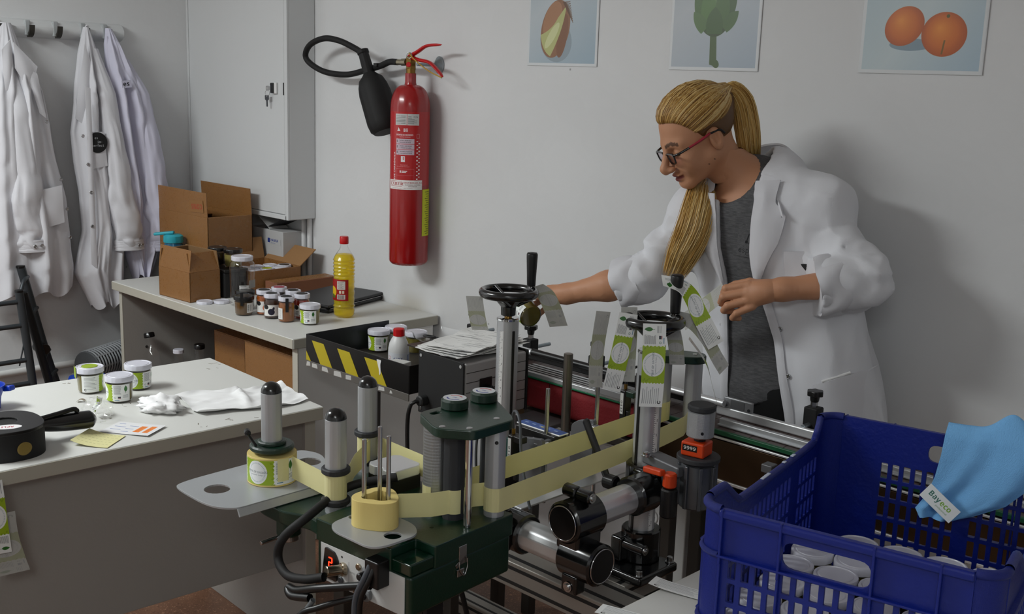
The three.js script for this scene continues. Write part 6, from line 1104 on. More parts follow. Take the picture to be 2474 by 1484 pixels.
boxCable('black cable coiled on the floor below the machine', [[2.95, 0.012, 1.15], [3.02, 0.013, 1.02], [3.13, 0.013, 1.03], [3.14, 0.013, 1.15], [3.03, 0.014, 1.25], [2.92, 0.013, 1.18], [2.94, 0.024, 1.06], [3.07, 0.026, 1.0], [3.20, 0.014, 1.10], [3.22, 0.013, 1.35], [3.15, 0.012, 1.75]], 0.0065, M.black, 'floor_cable');
boxCable('second black cable lying on the floor under the green box', [[3.05, 0.75, 1.30], [3.08, 0.4, 1.22], [3.05, 0.03, 1.15], [2.98, 0.026, 1.08], [3.0, 0.012, 0.95], [2.9, 0.012, 0.8], [2.7, 0.012, 0.6]], 0.0055, M.blackMatte, 'floor_cable');
// wall socket behind the stand
{
  const t = thing('wall_socket', 'white square wall socket on a low white box', 'socket', [2.79, 0, 0.20]);
  part(t, 'trunking', box(0.17, 0.52, 0.08, 0.004), mat(0xc9c9c7, 0.5), [0.03, 0.26, 0]);
  const p = part(t, 'plate', box(0.082, 0.082, 0.008, 0.003), M.whitePlastic, [-0.0, 0.385, 0.044]);
  part(p, 'well', lathe([[0.0, -0.001], [0.018, -0.001], [0.02, 0.005], [0.023, 0.005]], 32).rotateX(PI / 2), mat(0xb5b5b3, 0.5), [0, 0, 0.001]);
  for (const x of [-0.0095, 0.0095]) part(p, 'pin_hole', cylb(0.0028, 0.002, 0.0004).rotateX(PI / 2), M.black, [x, 0, 0.004]);
}
// ---------- side table with crate ----------
{
  const t = thing('side_table', 'white side table under the blue crate', 'table', [4.03, 0, 1.32]);
  part(t, 'tabletop', box(0.992, 0.035, 1.16, 0.003), M.desk, [0, 0.7225, 0]);
  part(t, 'edge_band', box(0.004, 0.031, 1.15, 0.001), M.deskEdge, [-0.4955, 0.7225, 0]);
  for (const x of [-0.46, 0.46]) for (const z of [-0.54, 0.54]) part(t, 'leg', box(0.04, 0.705, 0.04, 0.003), M.leg, [x, 0.3525, z]);
}
{
  const W = 0.42, D = 0.585, H = 0.272, T = 0.0045, cr = 0.034;
  const t = thing('plastic_crate', 'blue slotted plastic crate holding lidded jars', 'crate', [3.883, 0.741, 1.077], 0.2);
  const gridHoles = (s, xs, ys, hw = 0.0123, hh = 0.030, skip) => { for (const x of xs) for (const y of ys) if (!skip || !skip(x, y)) rhole(s, x, y, hw, hh, 0.002); };
  const range = (a, b, st) => { const r = []; for (let v = a; v <= b + 1e-6; v += st) r.push(v); return r; };
  const rows = [0.030, 0.068, 0.106, 0.144, 0.181];
  // end walls
  for (const sz of [1, -1]) {
    const s = poly([[-W / 2 + cr, 0], [W / 2 - cr, 0], [W / 2 - cr, H], [-W / 2 + cr, H]]);
    gridHoles(s, range(-0.1535, 0.156, 0.0205), rows, 0.0123, 0.030, (x, y) => (Math.abs(x + 0.085) < 0.006 || Math.abs(x - 0.055) < 0.006 || (sz < 0 && x < -0.105)));
    if (sz > 0) rhole(s, -0.018, 0.226, 0.126, 0.04, 0.018); else rhole(s, 0.018, 0.232, 0.07, 0.032, 0.015);
    const w = part(t, 'end_wall', extr(s, T, 0.0006, 4), M.crate, [0, 0, sz * D / 2 - T / 2]);
    part(w, 'rim', box(W - 2 * cr + 0.004, 0.014, 0.012, 0.005, 3), M.crate, [0, H - 0.007, T / 2 + sz * 0.004]);
    for (const y of [0.200, 0.088]) part(w, 'rib', box(W - 2 * cr, 0.004, 0.011, 0.0015), M.crate, [0, y, T / 2 + sz * 0.006]);
    for (const x of [-0.172, -0.083, 0.048, 0.135]) part(w, 'rib', box(0.004, 0.085, 0.010, 0.0015), M.crate, [x, 0.23, T / 2 + sz * 0.006]);
    for (const x of [-0.172, -0.083, 0.048, 0.135]) part(w, 'rib', box(0.004, 0.19, 0.008, 0.0015), M.crate, [x, 0.1, T / 2 + sz * 0.005]);
  }
  // side walls with dipped rim
  for (const sx of [-1, 1]) {
    const s = roundPoly([[-D / 2 + cr, 0], [D / 2 - cr, 0], [D / 2 - cr, H], [0.205, H], [0.135, 0.226], [-0.215, 0.226], [-D / 2 + cr + 0.004, 0.252], [-D / 2 + cr, H]], [0.003, 0.003, 0.003, 0.02, 0.03, 0.03, 0.004, 0.003]);
    gridHoles(s, range(-0.24, -0.14, 0.0205).concat(range(-0.10, 0.24, 0.0205)), [0.030, 0.068, 0.106, 0.144, 0.181].slice(0, 5));
    const w = part(t, 'side_wall', extr(s, T, 0.0006, 4).rotateY(-PI / 2).translate(T / 2, 0, 0), M.crate, [sx * W / 2, 0, 0]);
    const rimPts = [[D / 2 - cr, H], [0.21, H], [0.195, H - 0.006], [0.148, 0.234], [0.125, 0.228], [0, 0.226], [-0.205, 0.226], [-0.235, 0.234], [-0.252, 0.254], [-D / 2 + cr, H - 0.002]];
    part(w, 'rim', tube(rimPts.map(([z, y]) => [0, y, z]), 0.0068, 90, 10), M.crate);
    for (const y of [0.200, 0.088]) part(w, 'rib', box(0.011, 0.004, D - 2 * cr, 0.0015), M.crate, [sx * 0.006, y, 0]);
    for (const z of [-0.25, -0.12, 0.25]) part(w, 'rib', box(0.010, 0.2, 0.004, 0.0015), M.crate, [sx * 0.006, 0.1, z]);
  }
  for (const sx of [-1, 1]) for (const sz of [-1, 1]) { // rounded corners
    const q = (a, r, y) => [sx * (W / 2 - cr + Math.sin(a) * r), y, sz * (D / 2 - cr + Math.cos(a) * r)];
    const c = part(t, 'corner_wall', sheet(12, 2, (u, v) => q(u * PI / 2, cr - 0.0005, v * H), T).all, M.crate);
    part(c, 'rim', tube(Array.from({ length: 9 }, (_, i) => q(i / 8 * PI / 2, cr, H - 0.003)), 0.0072, 24, 10), M.crate);
    for (const y of [0.2, 0.088]) part(c, 'rib', tube(Array.from({ length: 9 }, (_, i) => q(i / 8 * PI / 2, cr + 0.004, y)), 0.0045, 24, 8), M.crate);
  }
  const fs = roundPoly([[-W / 2, -D / 2], [W / 2, -D / 2], [W / 2, D / 2], [-W / 2, D / 2]], 0.006); gridHoles(fs, range(-0.17, 0.17, 0.034), range(-0.26, 0.26, 0.04), 0.02, 0.026);
  part(t, 'floor', slab(fs, 0.005, 0, 4), M.crate, [0, 0.0015, 0]);
  const chip = mat(0xb9c0d4, 0.7); for (const [z, l] of [[0.02, 0.035], [-0.07, 0.01], [-0.115, 0.014]]) part(t, 'scuffed_spot', box(0.006, 0.002, l, 0.0008), chip, [-W / 2, 0.2332, z], null, 'pale scuff on the rim');
}
{ // jars standing in the crate
  const c = Math.cos(0.2), s = Math.sin(0.2), place = (x, z) => [3.883 + x * c + z * s, 0.7476, 1.077 - x * s + z * c];
  const rowZ = [-0.168, -0.09, -0.012, 0.066, 0.144, 0.22]; let n = 0, proto = null;
  rowZ.forEach((z, j) => { for (let i = 0; i < 5; i++) {
    const x = -0.158 + i * 0.0765 + ((j % 2) ? 0.006 : -0.004) + (rnd() - 0.5) * 0.002 + (j === 0 ? 0.066 : 0); if (x > 0.17 || (j === 0 && i === 4)) continue;
    if (!proto) proto = jar('paté jar with white lid standing in the blue crate', 'wide', content.pate, M.whiteLid, place(x, z), 0, { group: 'jars in the blue crate' });
    else copyOf(proto, place(x, z), rr(0, 6));
  } });
}
{ // microfibre cloth over the far rim
  const th = grayTex(256, (u, v) => fbm(u * 60, v * 60, 3, 60));
  const cm = new THREE.MeshPhysicalMaterial({ color: 0x79b6ea, roughness: 0.95, bumpMap: rep(th, 3), bumpScale: 0.0007, sheen: 0.4, sheenRoughness: 0.6, sheenColor: new THREE.Color(0x6fa8dd) });
  const c = Math.cos(0.2), s = Math.sin(0.2), L2W = (x, y, z) => [3.883 + x * c + z * s, 0.741 + y, 1.077 - x * s + z * c];
  const t = thing('cleaning_cloth', 'light blue microfibre cloth draped over the crate rim', 'cloth');
  // v: 0 behind the rim, 0.2 on top, 1 hanging tip inside; left and right outline follow the drape
  const rowsC = [[0.02, 0.17, 0.235, -0.312], [0.016, 0.175, 0.275, -0.306], [0.012, 0.18, 0.291, -0.290], [0.012, 0.178, 0.278, -0.274], [0.010, 0.172, 0.24, -0.272], [0.004, 0.155, 0.20, -0.272], [-0.006, 0.125, 0.165, -0.272], [-0.022, 0.075, 0.135, -0.272], [-0.01, 0.045, 0.122, -0.272]];
  const fn = (u, v) => { const q = v * (rowsC.length - 1), i = Math.min(Math.floor(q), rowsC.length - 2), f = q - i, K = (k) => rowsC[i][k] + (rowsC[i + 1][k] - rowsC[i][k]) * f; const x = K(0) + (K(1) - K(0)) * u; let y = K(2) + 0.016 * u * (v < 0.35 ? 1 : 0.4) - 0.004 * Math.sin(u * 3); const hang = Math.max(0, v - 0.25) / 0.75; const fold = 0.016 * Math.exp(-Math.pow((u - 0.42 + 0.35 * hang) / 0.10, 2)) + 0.012 * Math.exp(-Math.pow((u - 0.85) / 0.12, 2)) + 0.008 * Math.sin(u * 9 + v * 3); const top = Math.exp(-Math.pow((v - 0.22) / 0.12, 2)); return L2W(x, y + top * (0.004 + 0.03 * Math.exp(-Math.pow((u - 0.62) / 0.16, 2))), K(3) + hang * (fold + 0.01) + 0.002 * noise3(u * 8, v * 8, 3)); };
  part(t, 'cloth', sheet(40, 48, fn, 0.0045).all, cm);
  const lt = canvasTex(256, 110, (g, W, H) => { g.fillStyle = '#dfe3e4'; g.fillRect(0, 0, W, H); g.font = 'bold 52px sans-serif'; g.fillStyle = '#3c6f64'; g.fillText('Bay', 30, 62); g.fillStyle = '#78a83a'; g.fillText('eco', 126, 62); g.font = '17px sans-serif'; g.fillStyle = '#5c8a58'; g.fillText('professional', 116, 88); });
  const a = L2W(0.022, 0.160, -0.240), tg = null;
  part(t, 'sewn_label', sheet(6, 4, (u, v) => [(u - 0.5) * 0.068, (v - 0.5) * 0.03, 0.001 * Math.sin(u * 3)], 0.0008).all, mat(0xffffff, 0.7, 0, { map: lt }), a, [-0.15, 0.2, -0.58], 'white sewn label with green lettering');
}
// label scraps on the table edge
labelStrip('label_scrap', 'small torn label end curling on the table edge near the post base', [[3.512, 0.748, 1.21], [3.535, 0.7455, 1.205], [3.575, 0.7425, 1.192], [3.61, 0.7418, 1.182]], [[0.25, 0, 1], [0.25, 0, 1], [0.25, 0, 1], [0.25, 0, 1]].map(s => [s[0], 0, s[2]]), { w: 0.036, uScale: 0.28 });
labelStrip('label_scrap', 'small label end lying on the front corner of the side table', [[3.515, 0.7445, 1.36], [3.535, 0.7435, 1.352], [3.575, 0.7422, 1.338], [3.60, 0.7418, 1.33]], [[0.3, 0, 1], [0.3, 0, 1], [0.3, 0, 1], [0.3, 0, 1]].map(s => [s[0], 0, s[2]]), { w: 0.036, uScale: 0.28 });

// ---------- label strips hanging at the hand wheels ----------
const camR = [0.709, 0.0, -0.705];   // level direction across the hanging strips
labelStrip('label_strip', 'label strip hanging straight down in front of the near ruled post, green emblem forward', [[3.325, 0.985, 0.997], [3.323, 1.04, 0.992], [3.319, 1.10, 0.988], [3.313, 1.151, 0.983]], [camR, camR, camR, camR], { group: 'label strips on the near hand wheel' });
labelStrip('label_strip', 'label strip hanging slanted beside the near ruled post, green emblem forward', [[3.232, 1.0, 1.008], [3.236, 1.05, 0.998], [3.240, 1.105, 0.988], [3.240, 1.158, 0.975]], [[0.62, -0.22, -0.75], [0.64, -0.16, -0.75], [0.66, -0.14, -0.74], [0.66, -0.14, -0.74]], { w: 0.038, group: 'label strips on the near hand wheel' });
labelStrip('label_strip', 'label strip seen from its liner side behind the slanted one', [[3.186, 1.155, 0.990], [3.184, 1.10, 0.998], [3.188, 1.05, 1.008], [3.196, 1.0, 1.016]], [[0.5, -0.05, -0.6], [0.4, -0.05, -0.7], [0.4, -0.05, -0.7], [0.4, -0.05, -0.7]], { w: 0.03, group: 'label strips on the near hand wheel' });
labelStrip('label_strip', 'liner side of a label strip hanging from the wheel back rim', [[3.205, 1.16, 0.93], [3.212, 1.11, 0.935], [3.216, 1.06, 0.94], [3.22, 1.005, 0.945]], [camR, camR, camR, camR], { w: 0.034, group: 'label strips on the near hand wheel' });
labelStrip('label_strip', 'label strip arching over the handle of the near hand wheel, emblem up', [[3.356, 1.092, 0.828], [3.337, 1.125, 0.836], [3.321, 1.155, 0.845], [3.305, 1.187, 0.852], [3.285, 1.209, 0.862], [3.254, 1.2195, 0.888]], [[0.534, 0.52, -0.674], [0.534, 0.52, -0.674], [0.45, 0.55, -0.65], [0.2, 0.55, -0.6], [-0.2, 0.45, -0.55], [-0.49, 0.37, -0.48]], { w: 0.036, n: 40, group: 'label strips on the near hand wheel' });
labelStrip('label_strip', 'liner side of a curled strip bending down right of the near wheel', [[3.262, 1.142, 0.862], [3.30, 1.135, 0.845], [3.33, 1.105, 0.83], [3.355, 1.065, 0.82], [3.37, 1.04, 0.812]], [[-0.2, -0.9, 0.3], [-0.3, -0.8, 0.4], [-0.3, -0.7, 0.5], [-0.3, -0.6, 0.5], [-0.3, -0.6, 0.5]], { w: 0.028, n: 40, flip: true, group: 'label strips on the near hand wheel' });
labelStrip('label_strip', 'narrow strip seen edge on, dropping past the far rollers', [[3.30, 1.10, 0.845], [3.335, 1.05, 0.828], [3.35, 1.0, 0.82], [3.365, 0.955, 0.815]], [[0.5, 0, 0.85], [0.55, 0, 0.8], [0.6, 0, 0.75], [0.6, 0, 0.75]], { w: 0.024, group: 'label strips on the near hand wheel' });
labelStrip('label_strip', 'liner side of a short strip below the near hand wheel rim', [[3.272, 1.115, 0.865], [3.276, 1.09, 0.86], [3.28, 1.065, 0.858], [3.282, 1.04, 0.856]], [camR, camR, camR, camR], { w: 0.032, group: 'label strips on the near hand wheel' });
labelStrip('label_strip', 'liner side of a strip hanging left of the far hand wheel', [[2.71, 1.10, 0.905], [2.72, 1.06, 0.905], [2.728, 1.03, 0.903], [2.732, 1.02, 0.902]].map(p => p), [camR, camR, camR, camR], { w: 0.04, group: 'label strips on the far hand wheel' });
labelStrip('label_strip', 'liner side of a curled strip hanging right of the far hand wheel', [[2.80, 1.125, 0.79], [2.82, 1.11, 0.775], [2.835, 1.075, 0.762], [2.85, 1.03, 0.752]], [[0.5, 0.3, -0.8], [0.6, 0.2, -0.75], [0.68, 0.12, -0.7], [0.69, 0.1, -0.7]], { w: 0.044, group: 'label strips on the far hand wheel' });
// ---------- person ----------
{
  const skin = 0xc08a68;
  const t = thing('person', 'person in open white lab coat over grey shirt, reaching with a jar', 'person');
  // joints
  const neckB = [3.025, 1.36, 0.205], shL = [3.225, 1.325, 0.205], elL = [3.375, 1.165, 0.245], wrL = [3.231, 1.139, 0.372], shR = [2.885, 1.275, 0.235], elR = [2.79, 1.095, 0.355], wrR = [2.585, 1.031, 0.43];
  const chest = [3.055, 1.235, 0.2], waist = [3.08, 1.03, 0.195], hip = [3.11, 0.86, 0.19];
  // head frame: l = her left, u = up, f = face direction
  const F = V(-0.44, -0.47, 0.765).normalize(), L = V(0.866, 0, 0.498).normalize(), U = F.clone().cross(L).normalize(), HO = V(2.932, 1.484, 0.323);
  const h2w = (l, u, f) => [HO.x + L.x * l + U.x * u + F.x * f, HO.y + L.y * l + U.y * u + F.y * f, HO.z + L.z * l + U.z * u + F.z * f];
  const HM = new THREE.Matrix4().makeBasis(L, U, F).setPosition(HO);
  const headF = (l, u, f) => {
    const a = Math.abs(l), p = [a, u, f], q = [l, u, f];
    let d = ell(q, [0, 0.05, 0.0], [0.076, 0.084, 0.097]);
    d = smin(d, ell(q, [0, -0.012, 0.036], [0.061, 0.082, 0.064]), 0.03);
    d = smin(d, cap(p, [0.048, -0.04, 0.012], [0.012, -0.084, 0.078], 0.022, 0.017), 0.025);
    d = smin(d, ell(p, [0.036, -0.028, 0.072], [0.026, 0.03, 0.024]), 0.025);
    d = smin(d, cap(q, [0, -0.086, 0.084], [0, -0.084, 0.088], 0.015, 0.014), 0.018);
    d = smin(d, cap(p, [0.012, 0.026, 0.094], [0.042, 0.024, 0.076], 0.009, 0.008), 0.02);
    d = smax(d, -ell(p, [0.031, 0.004, 0.103], [0.017, 0.012, 0.014]), 0.015);
    d = smin(d, ell(p, [0.031, 0.003, 0.083], [0.0135, 0.0125, 0.0125]), 0.003);
    d = smin(d, cap(q, [0, 0.018, 0.099], [0, -0.026, 0.126], 0.0075, 0.0105), 0.012);
    d = smin(d, cap(q, [0, -0.026, 0.126], [0, -0.033, 0.124], 0.0105, 0.0105), 0.008);
    d = smin(d, ell(p, [0.0115, -0.034, 0.113], [0.008, 0.0075, 0.010]), 0.008);
    d = smin(d, ell(q, [0, -0.054, 0.1005], [0.021, 0.0058, 0.0115]), 0.006);
    d = smin(d, ell(q, [0, -0.0675, 0.0975], [0.018, 0.0065, 0.0115]), 0.006);
    d = smax(d, -ell(q, [0, -0.0605, 0.110], [0.022, 0.0016, 0.009]), 0.003);
    // ears
    let e = ell(p, [0.0785, 0.001, -0.004], [0.0085, 0.031, 0.0185]);
    e = smax(e, -ell(p, [0.087, 0.004, 0.001], [0.008, 0.019, 0.0105]), 0.004);
    e = smin(e, ell(p, [0.081, -0.004, 0.008], [0.004, 0.008, 0.004]), 0.004);
    d = smin(d, e, 0.007);
    // neck root
    d = smin(d, cap(q, [0, -0.03, -0.02], [0, -0.11, -0.03], 0.052, 0.05), 0.03);
    return d;
  };
  const hg = sdfMesh(headF, [-0.1, -0.125, -0.115], [0.1, 0.15, 0.145], 0.0032);
  { // skin tones: lips, brows, cheeks, moles
    const p = hg.attributes.position, col = new Float32Array(p.count * 3), base = new THREE.Color(skin), lip = new THREE.Color(0x7e3a34), brow = new THREE.Color(0x3a2213), c = new THREE.Color(), moles = [[0.062, -0.052, 0.034], [0.068, -0.046, 0.018], [0.055, -0.045, 0.066], [0.066, 0.052, 0.066]];
    for (let i = 0; i < p.count; i++) {
      const l = p.getX(i), u = p.getY(i), f = p.getZ(i), a = Math.abs(l); c.copy(base);
      const lp = Math.max(0, 1 - Math.max(0, Math.hypot((l) / 0.022, (u + 0.061) / 0.0125) - 0.75) / 0.25); if (f > 0.085 && lp > 0) c.lerp(lip, Math.min(1, lp));
      const bu = 0.026 + 0.006 * Math.sin((a - 0.012) / 0.038 * PI), bd = Math.abs(u - bu); if (a > 0.011 && a < 0.05 && f > 0.06 && bd < 0.0048) c.lerp(brow, 0.85);
      const ld = Math.hypot(a - 0.031, (u - 0.000) / 0.8); if (f > 0.085 && ld < 0.0135 && Math.abs(u + 0.001) < 0.0026) c.copy(brow);
      for (const m of moles) if (l > 0 && Math.hypot(l - m[0], u - m[1], f - m[2]) < 0.0026) c.set(0x3a2014);
      col.set([c.r, c.g, c.b], i * 3);
    }
    hg.setAttribute('color', new THREE.BufferAttribute(col, 3));
  }
  hg.applyMatrix4(HM);
  const tint = (g) => { const n = g.attributes.position.count, col = new Float32Array(n * 3), b = new THREE.Color(skin); for (let i = 0; i < n; i++) col.set([b.r, b.g, b.b], i * 3); g.setAttribute('color', new THREE.BufferAttribute(col, 3)); return g; };
  const torsoF = (p, inf = 0) => { const q = [p[0], p[1], 0.2 + (p[2] - 0.2) / 0.72]; let d = cap(q, [chest[0], 1.27, 0.2], waist, 0.145, 0.125); d = smin(d, cap(q, waist, hip, 0.125, 0.16), 0.08); d = smin(d, cap(p, shR, shL, 0.056, 0.056), 0.07); d = smin(d, ell(p, [2.99, 1.20, 0.255], [0.065, 0.065, 0.055]), 0.05); d = smin(d, ell(p, [3.12, 1.20, 0.255], [0.065, 0.065, 0.055]), 0.05); return d * 0.85 - inf; };
  const bodyF = (x, y, z) => {
    const p = [x, y, z]; let d = torsoF(p);
    d = smin(d, cap(p, h2w(0, -0.05, -0.02), neckB, 0.051, 0.054), 0.03); d = smin(d, cap(p, neckB, [3.03, 1.30, 0.2], 0.06, 0.09), 0.05);
    d = smin(d, cap(p, shL, elL, 0.042, 0.040), 0.03); d = smin(d, cap(p, elL, wrL, 0.043, 0.0265), 0.02); d = smin(d, cap(p, wrL, [3.18, 1.128, 0.40], 0.0265, 0.027), 0.02);
    d = smin(d, cap(p, shR, elR, 0.046, 0.042), 0.03); d = smin(d, cap(p, elR, [2.70, 1.067, 0.39], 0.043, 0.040), 0.02); d = smin(d, cap(p, [2.70, 1.067, 0.39], wrR, 0.040, 0.0265), 0.02); d = smin(d, cap(p, wrR, [2.54, 1.026, 0.45], 0.0265, 0.027), 0.02);
    for (const s of [-1, 1]) { const hx = 3.11 + s * 0.085; d = smin(d, cap(p, [hx, 0.83, 0.19], [hx + s * 0.01, 0.46, 0.2], 0.085, 0.055), 0.05); d = smin(d, cap(p, [hx + s * 0.01, 0.46, 0.2], [hx + s * 0.012, 0.08, 0.16], 0.053, 0.036), 0.03); d = smin(d, cap(p, [hx + s * 0.012, 0.035, 0.13], [hx + s * 0.02, 0.03, 0.28], 0.034, 0.03), 0.03); }
    return d;
  };
  // hands: palm + finger chains
  const handField = (palm, fingers) => (x, y, z) => { const p = [x, y, z]; let d = 1; for (const [a, b, r1, r2] of palm) d = Math.min(d, 9) === 1 ? cap(p, a, b, r1, r2) : smin(d, cap(p, a, b, r1, r2), 0.014); for (const f of fingers) { let e = 1; for (let i = 0; i + 1 < f.length; i++) { const c = cap(p, f[i], f[i + 1], f[i][3], f[i + 1][3]); e = e === 1 ? c : smin(e, c, 0.003); } d = smin(d, e, 0.0045); } return d; };
  const palmL = [[[3.225, 1.138, 0.376], [3.19, 1.13, 0.398], 0.026, 0.025], [[3.2, 1.136, 0.392], [3.162, 1.138, 0.408], 0.022, 0.0165], [[3.2, 1.128, 0.392], [3.17, 1.100, 0.412], 0.022, 0.0155], [[3.195, 1.13, 0.396], [3.166, 1.119, 0.414], 0.022, 0.018]];
  const fgL = [
    [[3.160, 1.143, 0.414, 0.0108], [3.112, 1.130, 0.437, 0.0098], [3.092, 1.108, 0.420, 0.0088], [3.105, 1.100, 0.40, 0.008]],
    [[3.162, 1.125, 0.421, 0.0108], [3.112, 1.110, 0.446, 0.0098], [3.094, 1.09, 0.428, 0.0088], [3.108, 1.086, 0.405, 0.008]],
    [[3.167, 1.107, 0.421, 0.0104], [3.126, 1.090, 0.446, 0.0094], [3.106, 1.073, 0.430, 0.0086], [3.118, 1.070, 0.41, 0.008]],
    [[3.178, 1.093, 0.416, 0.0096], [3.148, 1.074, 0.438, 0.0086], [3.13, 1.058, 0.426, 0.0078], [3.138, 1.056, 0.41, 0.0072]],
    [[3.195, 1.142, 0.392, 0.0135], [3.15, 1.146, 0.392, 0.0115], [3.115, 1.136, 0.40, 0.0098], [3.098, 1.126, 0.412, 0.0088]]];
  const gL = sdfMesh(handField(palmL, fgL), [3.07, 1.03, 0.345], [3.26, 1.18, 0.475], 0.0028);
  const palmR = [[[2.58, 1.03, 0.432], [2.545, 1.024, 0.448], 0.026, 0.025], [[2.55, 1.025, 0.446], [2.512, 1.022, 0.44], 0.022, 0.018], [[2.55, 1.02, 0.446], [2.51, 1.008, 0.425], 0.022, 0.016]];
  const fgR = [
    [[2.512, 1.024, 0.452, 0.0105], [2.478, 1.020, 0.448, 0.0098], [2.452, 1.008, 0.446, 0.009], [2.436, 0.996, 0.448, 0.0082]],
    [[2.508, 1.018, 0.432, 0.0105], [2.468, 1.012, 0.425, 0.0098], [2.438, 0.998, 0.422, 0.009], [2.42, 0.98, 0.425, 0.0082]],
    [[2.506, 1.008, 0.418, 0.0102], [2.47, 0.992, 0.404, 0.0094], [2.44, 0.975, 0.402, 0.0088], [2.425, 0.958, 0.406, 0.008]],
    [[2.51, 0.998, 0.412, 0.0094], [2.485, 0.975, 0.398, 0.0086], [2.462, 0.955, 0.396, 0.008], [2.45, 0.94, 0.40, 0.0074]],
    [[2.555, 1.02, 0.46, 0.0135], [2.525, 1.022, 0.48, 0.0118], [2.50, 1.018, 0.492, 0.0102], [2.482, 1.008, 0.494, 0.0092]]];
  const gR = sdfMesh(handField(palmR, fgR), [2.39, 0.915, 0.375], [2.62, 1.065, 0.52], 0.0028);
  const gB = sdfMesh(bodyF, [2.48, -0.02, 0.02], [3.47, 1.46, 0.50], 0.0095);
  const strip = (g) => { const q = g.toNonIndexed(); for (const k of Object.keys(q.attributes)) if (!['position', 'normal', 'color'].includes(k)) q.deleteAttribute(k); return q; };
  const bodyG = mergeGeometries([strip(hg), strip(tint(gL)), strip(tint(gR)), strip(tint(gB))]);
  const skinMat = new THREE.MeshPhysicalMaterial({ color: 0xffffff, vertexColors: true, roughness: 0.55, sheen: 0.2, sheenRoughness: 0.5, sheenColor: new THREE.Color(0x8a4a30) });
  const body = part(t, 'body', bodyG, skinMat);

  // shirt and trousers
  const shirtF = (x, y, z) => { const p = [x, y, z]; let d = torsoF(p, 0.011); d = smin(d, cap(p, shL, [3.25, 1.28, 0.212], 0.046, 0.043), 0.03); d = smin(d, cap(p, shR, [2.865, 1.24, 0.255], 0.046, 0.043), 0.03); d = smin(d, cap(p, [3.02, 1.37, 0.2], [3.035, 1.30, 0.2], 0.068, 0.10), 0.04); d -= 0.0055 * Math.sin(y * 34 + x * 16 + 2 * noise3(x * 6, y * 6, z * 6)) * Math.max(0, (1.1 - y) * 2.2) + 0.006 * noise3(x * 14, y * 10, z * 14); d = Math.max(d, 0.815 - y + 0.02 * Math.sin(x * 20)); d = smax(d, -ell(p, [2.995, 1.392, 0.285], [0.075, 0.072, 0.085]), 0.01); return d; };
  const heather = dataTex(256, (u, v) => { const n = vnoise(u * 18, v * 120, 0), m = hash2(Math.floor(u * 256), Math.floor(v * 256)); const g = 62 + n * 26 + m * 16; return [g, g, g + 2]; }, true);
  const shirt = part(t, 'shirt', sdfMesh(shirtF, [2.74, 0.78, 0.03], [3.40, 1.46, 0.40], 0.0085), mat(0xffffff, 0.9, 0, { map: rep(heather, 5), bumpMap: rep(weave, 14), bumpScale: 0.0004 }), null, null, 'heather grey crew neck shirt');
  const trouF = (x, y, z) => { const p = [x, y, z]; let d = Math.max(torsoF(p, 0.006), y - 0.93); for (const s of [-1, 1]) { const hx = 3.11 + s * 0.085; d = smin(d, cap(p, [hx, 0.83, 0.19], [hx + s * 0.01, 0.46, 0.2], 0.094, 0.064), 0.04); d = smin(d, cap(p, [hx + s * 0.01, 0.46, 0.2], [hx + s * 0.012, 0.1, 0.16], 0.062, 0.048), 0.03); } return Math.max(d, 0.06 - y); };
  part(t, 'trousers', sdfMesh(trouF, [2.86, 0.03, 0.02], [3.36, 0.96, 0.36], 0.011), mat(0x08080a, 0.85), null, null, 'black trousers');
  { // shirt print
    const pt = canvasTex(128, 128, (g, W, H) => { for (let j = 0; j < H; j++) for (let i = 0; i < W; i += 2) { const q = Math.round(62 + vnoise(i * 0.16, j * 0.9) * 26 + hash2(i, j) * 16); g.fillStyle = `rgb(${q},${q},${q + 2})`; g.fillRect(i, j, 2, 1); } g.strokeStyle = '#17171a'; g.fillStyle = '#17171a'; g.lineWidth = 5; g.beginPath(); g.arc(64, 18, 10, 0, 7); g.stroke(); g.beginPath(); g.moveTo(60, 28); g.lineTo(48, 44); g.lineTo(42, 70); g.moveTo(66, 28); g.lineTo(84, 44); g.lineTo(92, 66); g.moveTo(62, 50); g.lineTo(56, 72); g.lineTo(80, 52); g.stroke(); g.fillRect(36, 66, 12, 10); g.font = '28px monospace'; g.fillText('espigol', 8, 112); });
    const march = (x, y) => { let z = 0.45; for (let i = 0; i < 60; i++) { const d = shirtF(x, y, z); if (d < 0.0008) break; z -= Math.max(0.0008, d * 0.7); } return z + 0.0022; };
    const pr = sheet(12, 12, (u, v) => { const x = 3.062 + u * 0.085, y = 1.195 + v * 0.085; return [x, y, march(x, y)]; }, 0.0006);
    part(shirt, 'chest_print', pr.all, mat(0xffffff, 0.9, 0, { map: pt }), null, null, 'black line figure and lettering');
  }

  // lab coat
  const ed = (y, k) => { const i = k.findIndex(r => y >= r[0]); if (i <= 0) return k[i === 0 ? 0 : k.length - 1][1]; const a = k[i - 1], b = k[i]; return a[1] + (b[1] - a[1]) * (a[0] - y) / (a[0] - b[0]); };
  const edL = [[1.42, 2.965], [1.332, 2.993], [1.114, 3.033], [0.995, 3.043], [0.818, 3.056], [0.5, 3.07]], edR = [[1.46, 3.06], [1.40, 3.085], [1.343, 3.106], [1.129, 3.132], [1.022, 3.188], [0.813, 3.239], [0.5, 3.28]];
  const lerp = (a, b, s) => a + (b - a) * s;
  const cuffL = [3.300, 1.1515, 0.311], cuffR = [2.745, 1.081, 0.374];
  const wrk = (x, y, z, c, amp, fr) => Math.min(0.010, 1.35 * amp * (Math.sin((x * 0.6 + y + z * 0.5) * fr + 6 * noise3(x * 7 + c, y * 7, z * 7)) * 0.5 + 2.6 * (Math.abs(noise3(x * 11 + c, y * 11, z * 11)) - 0.15) + 1.6 * (Math.abs(noise3(x * 23 + c, y * 23, z * 23)) - 0.15)));
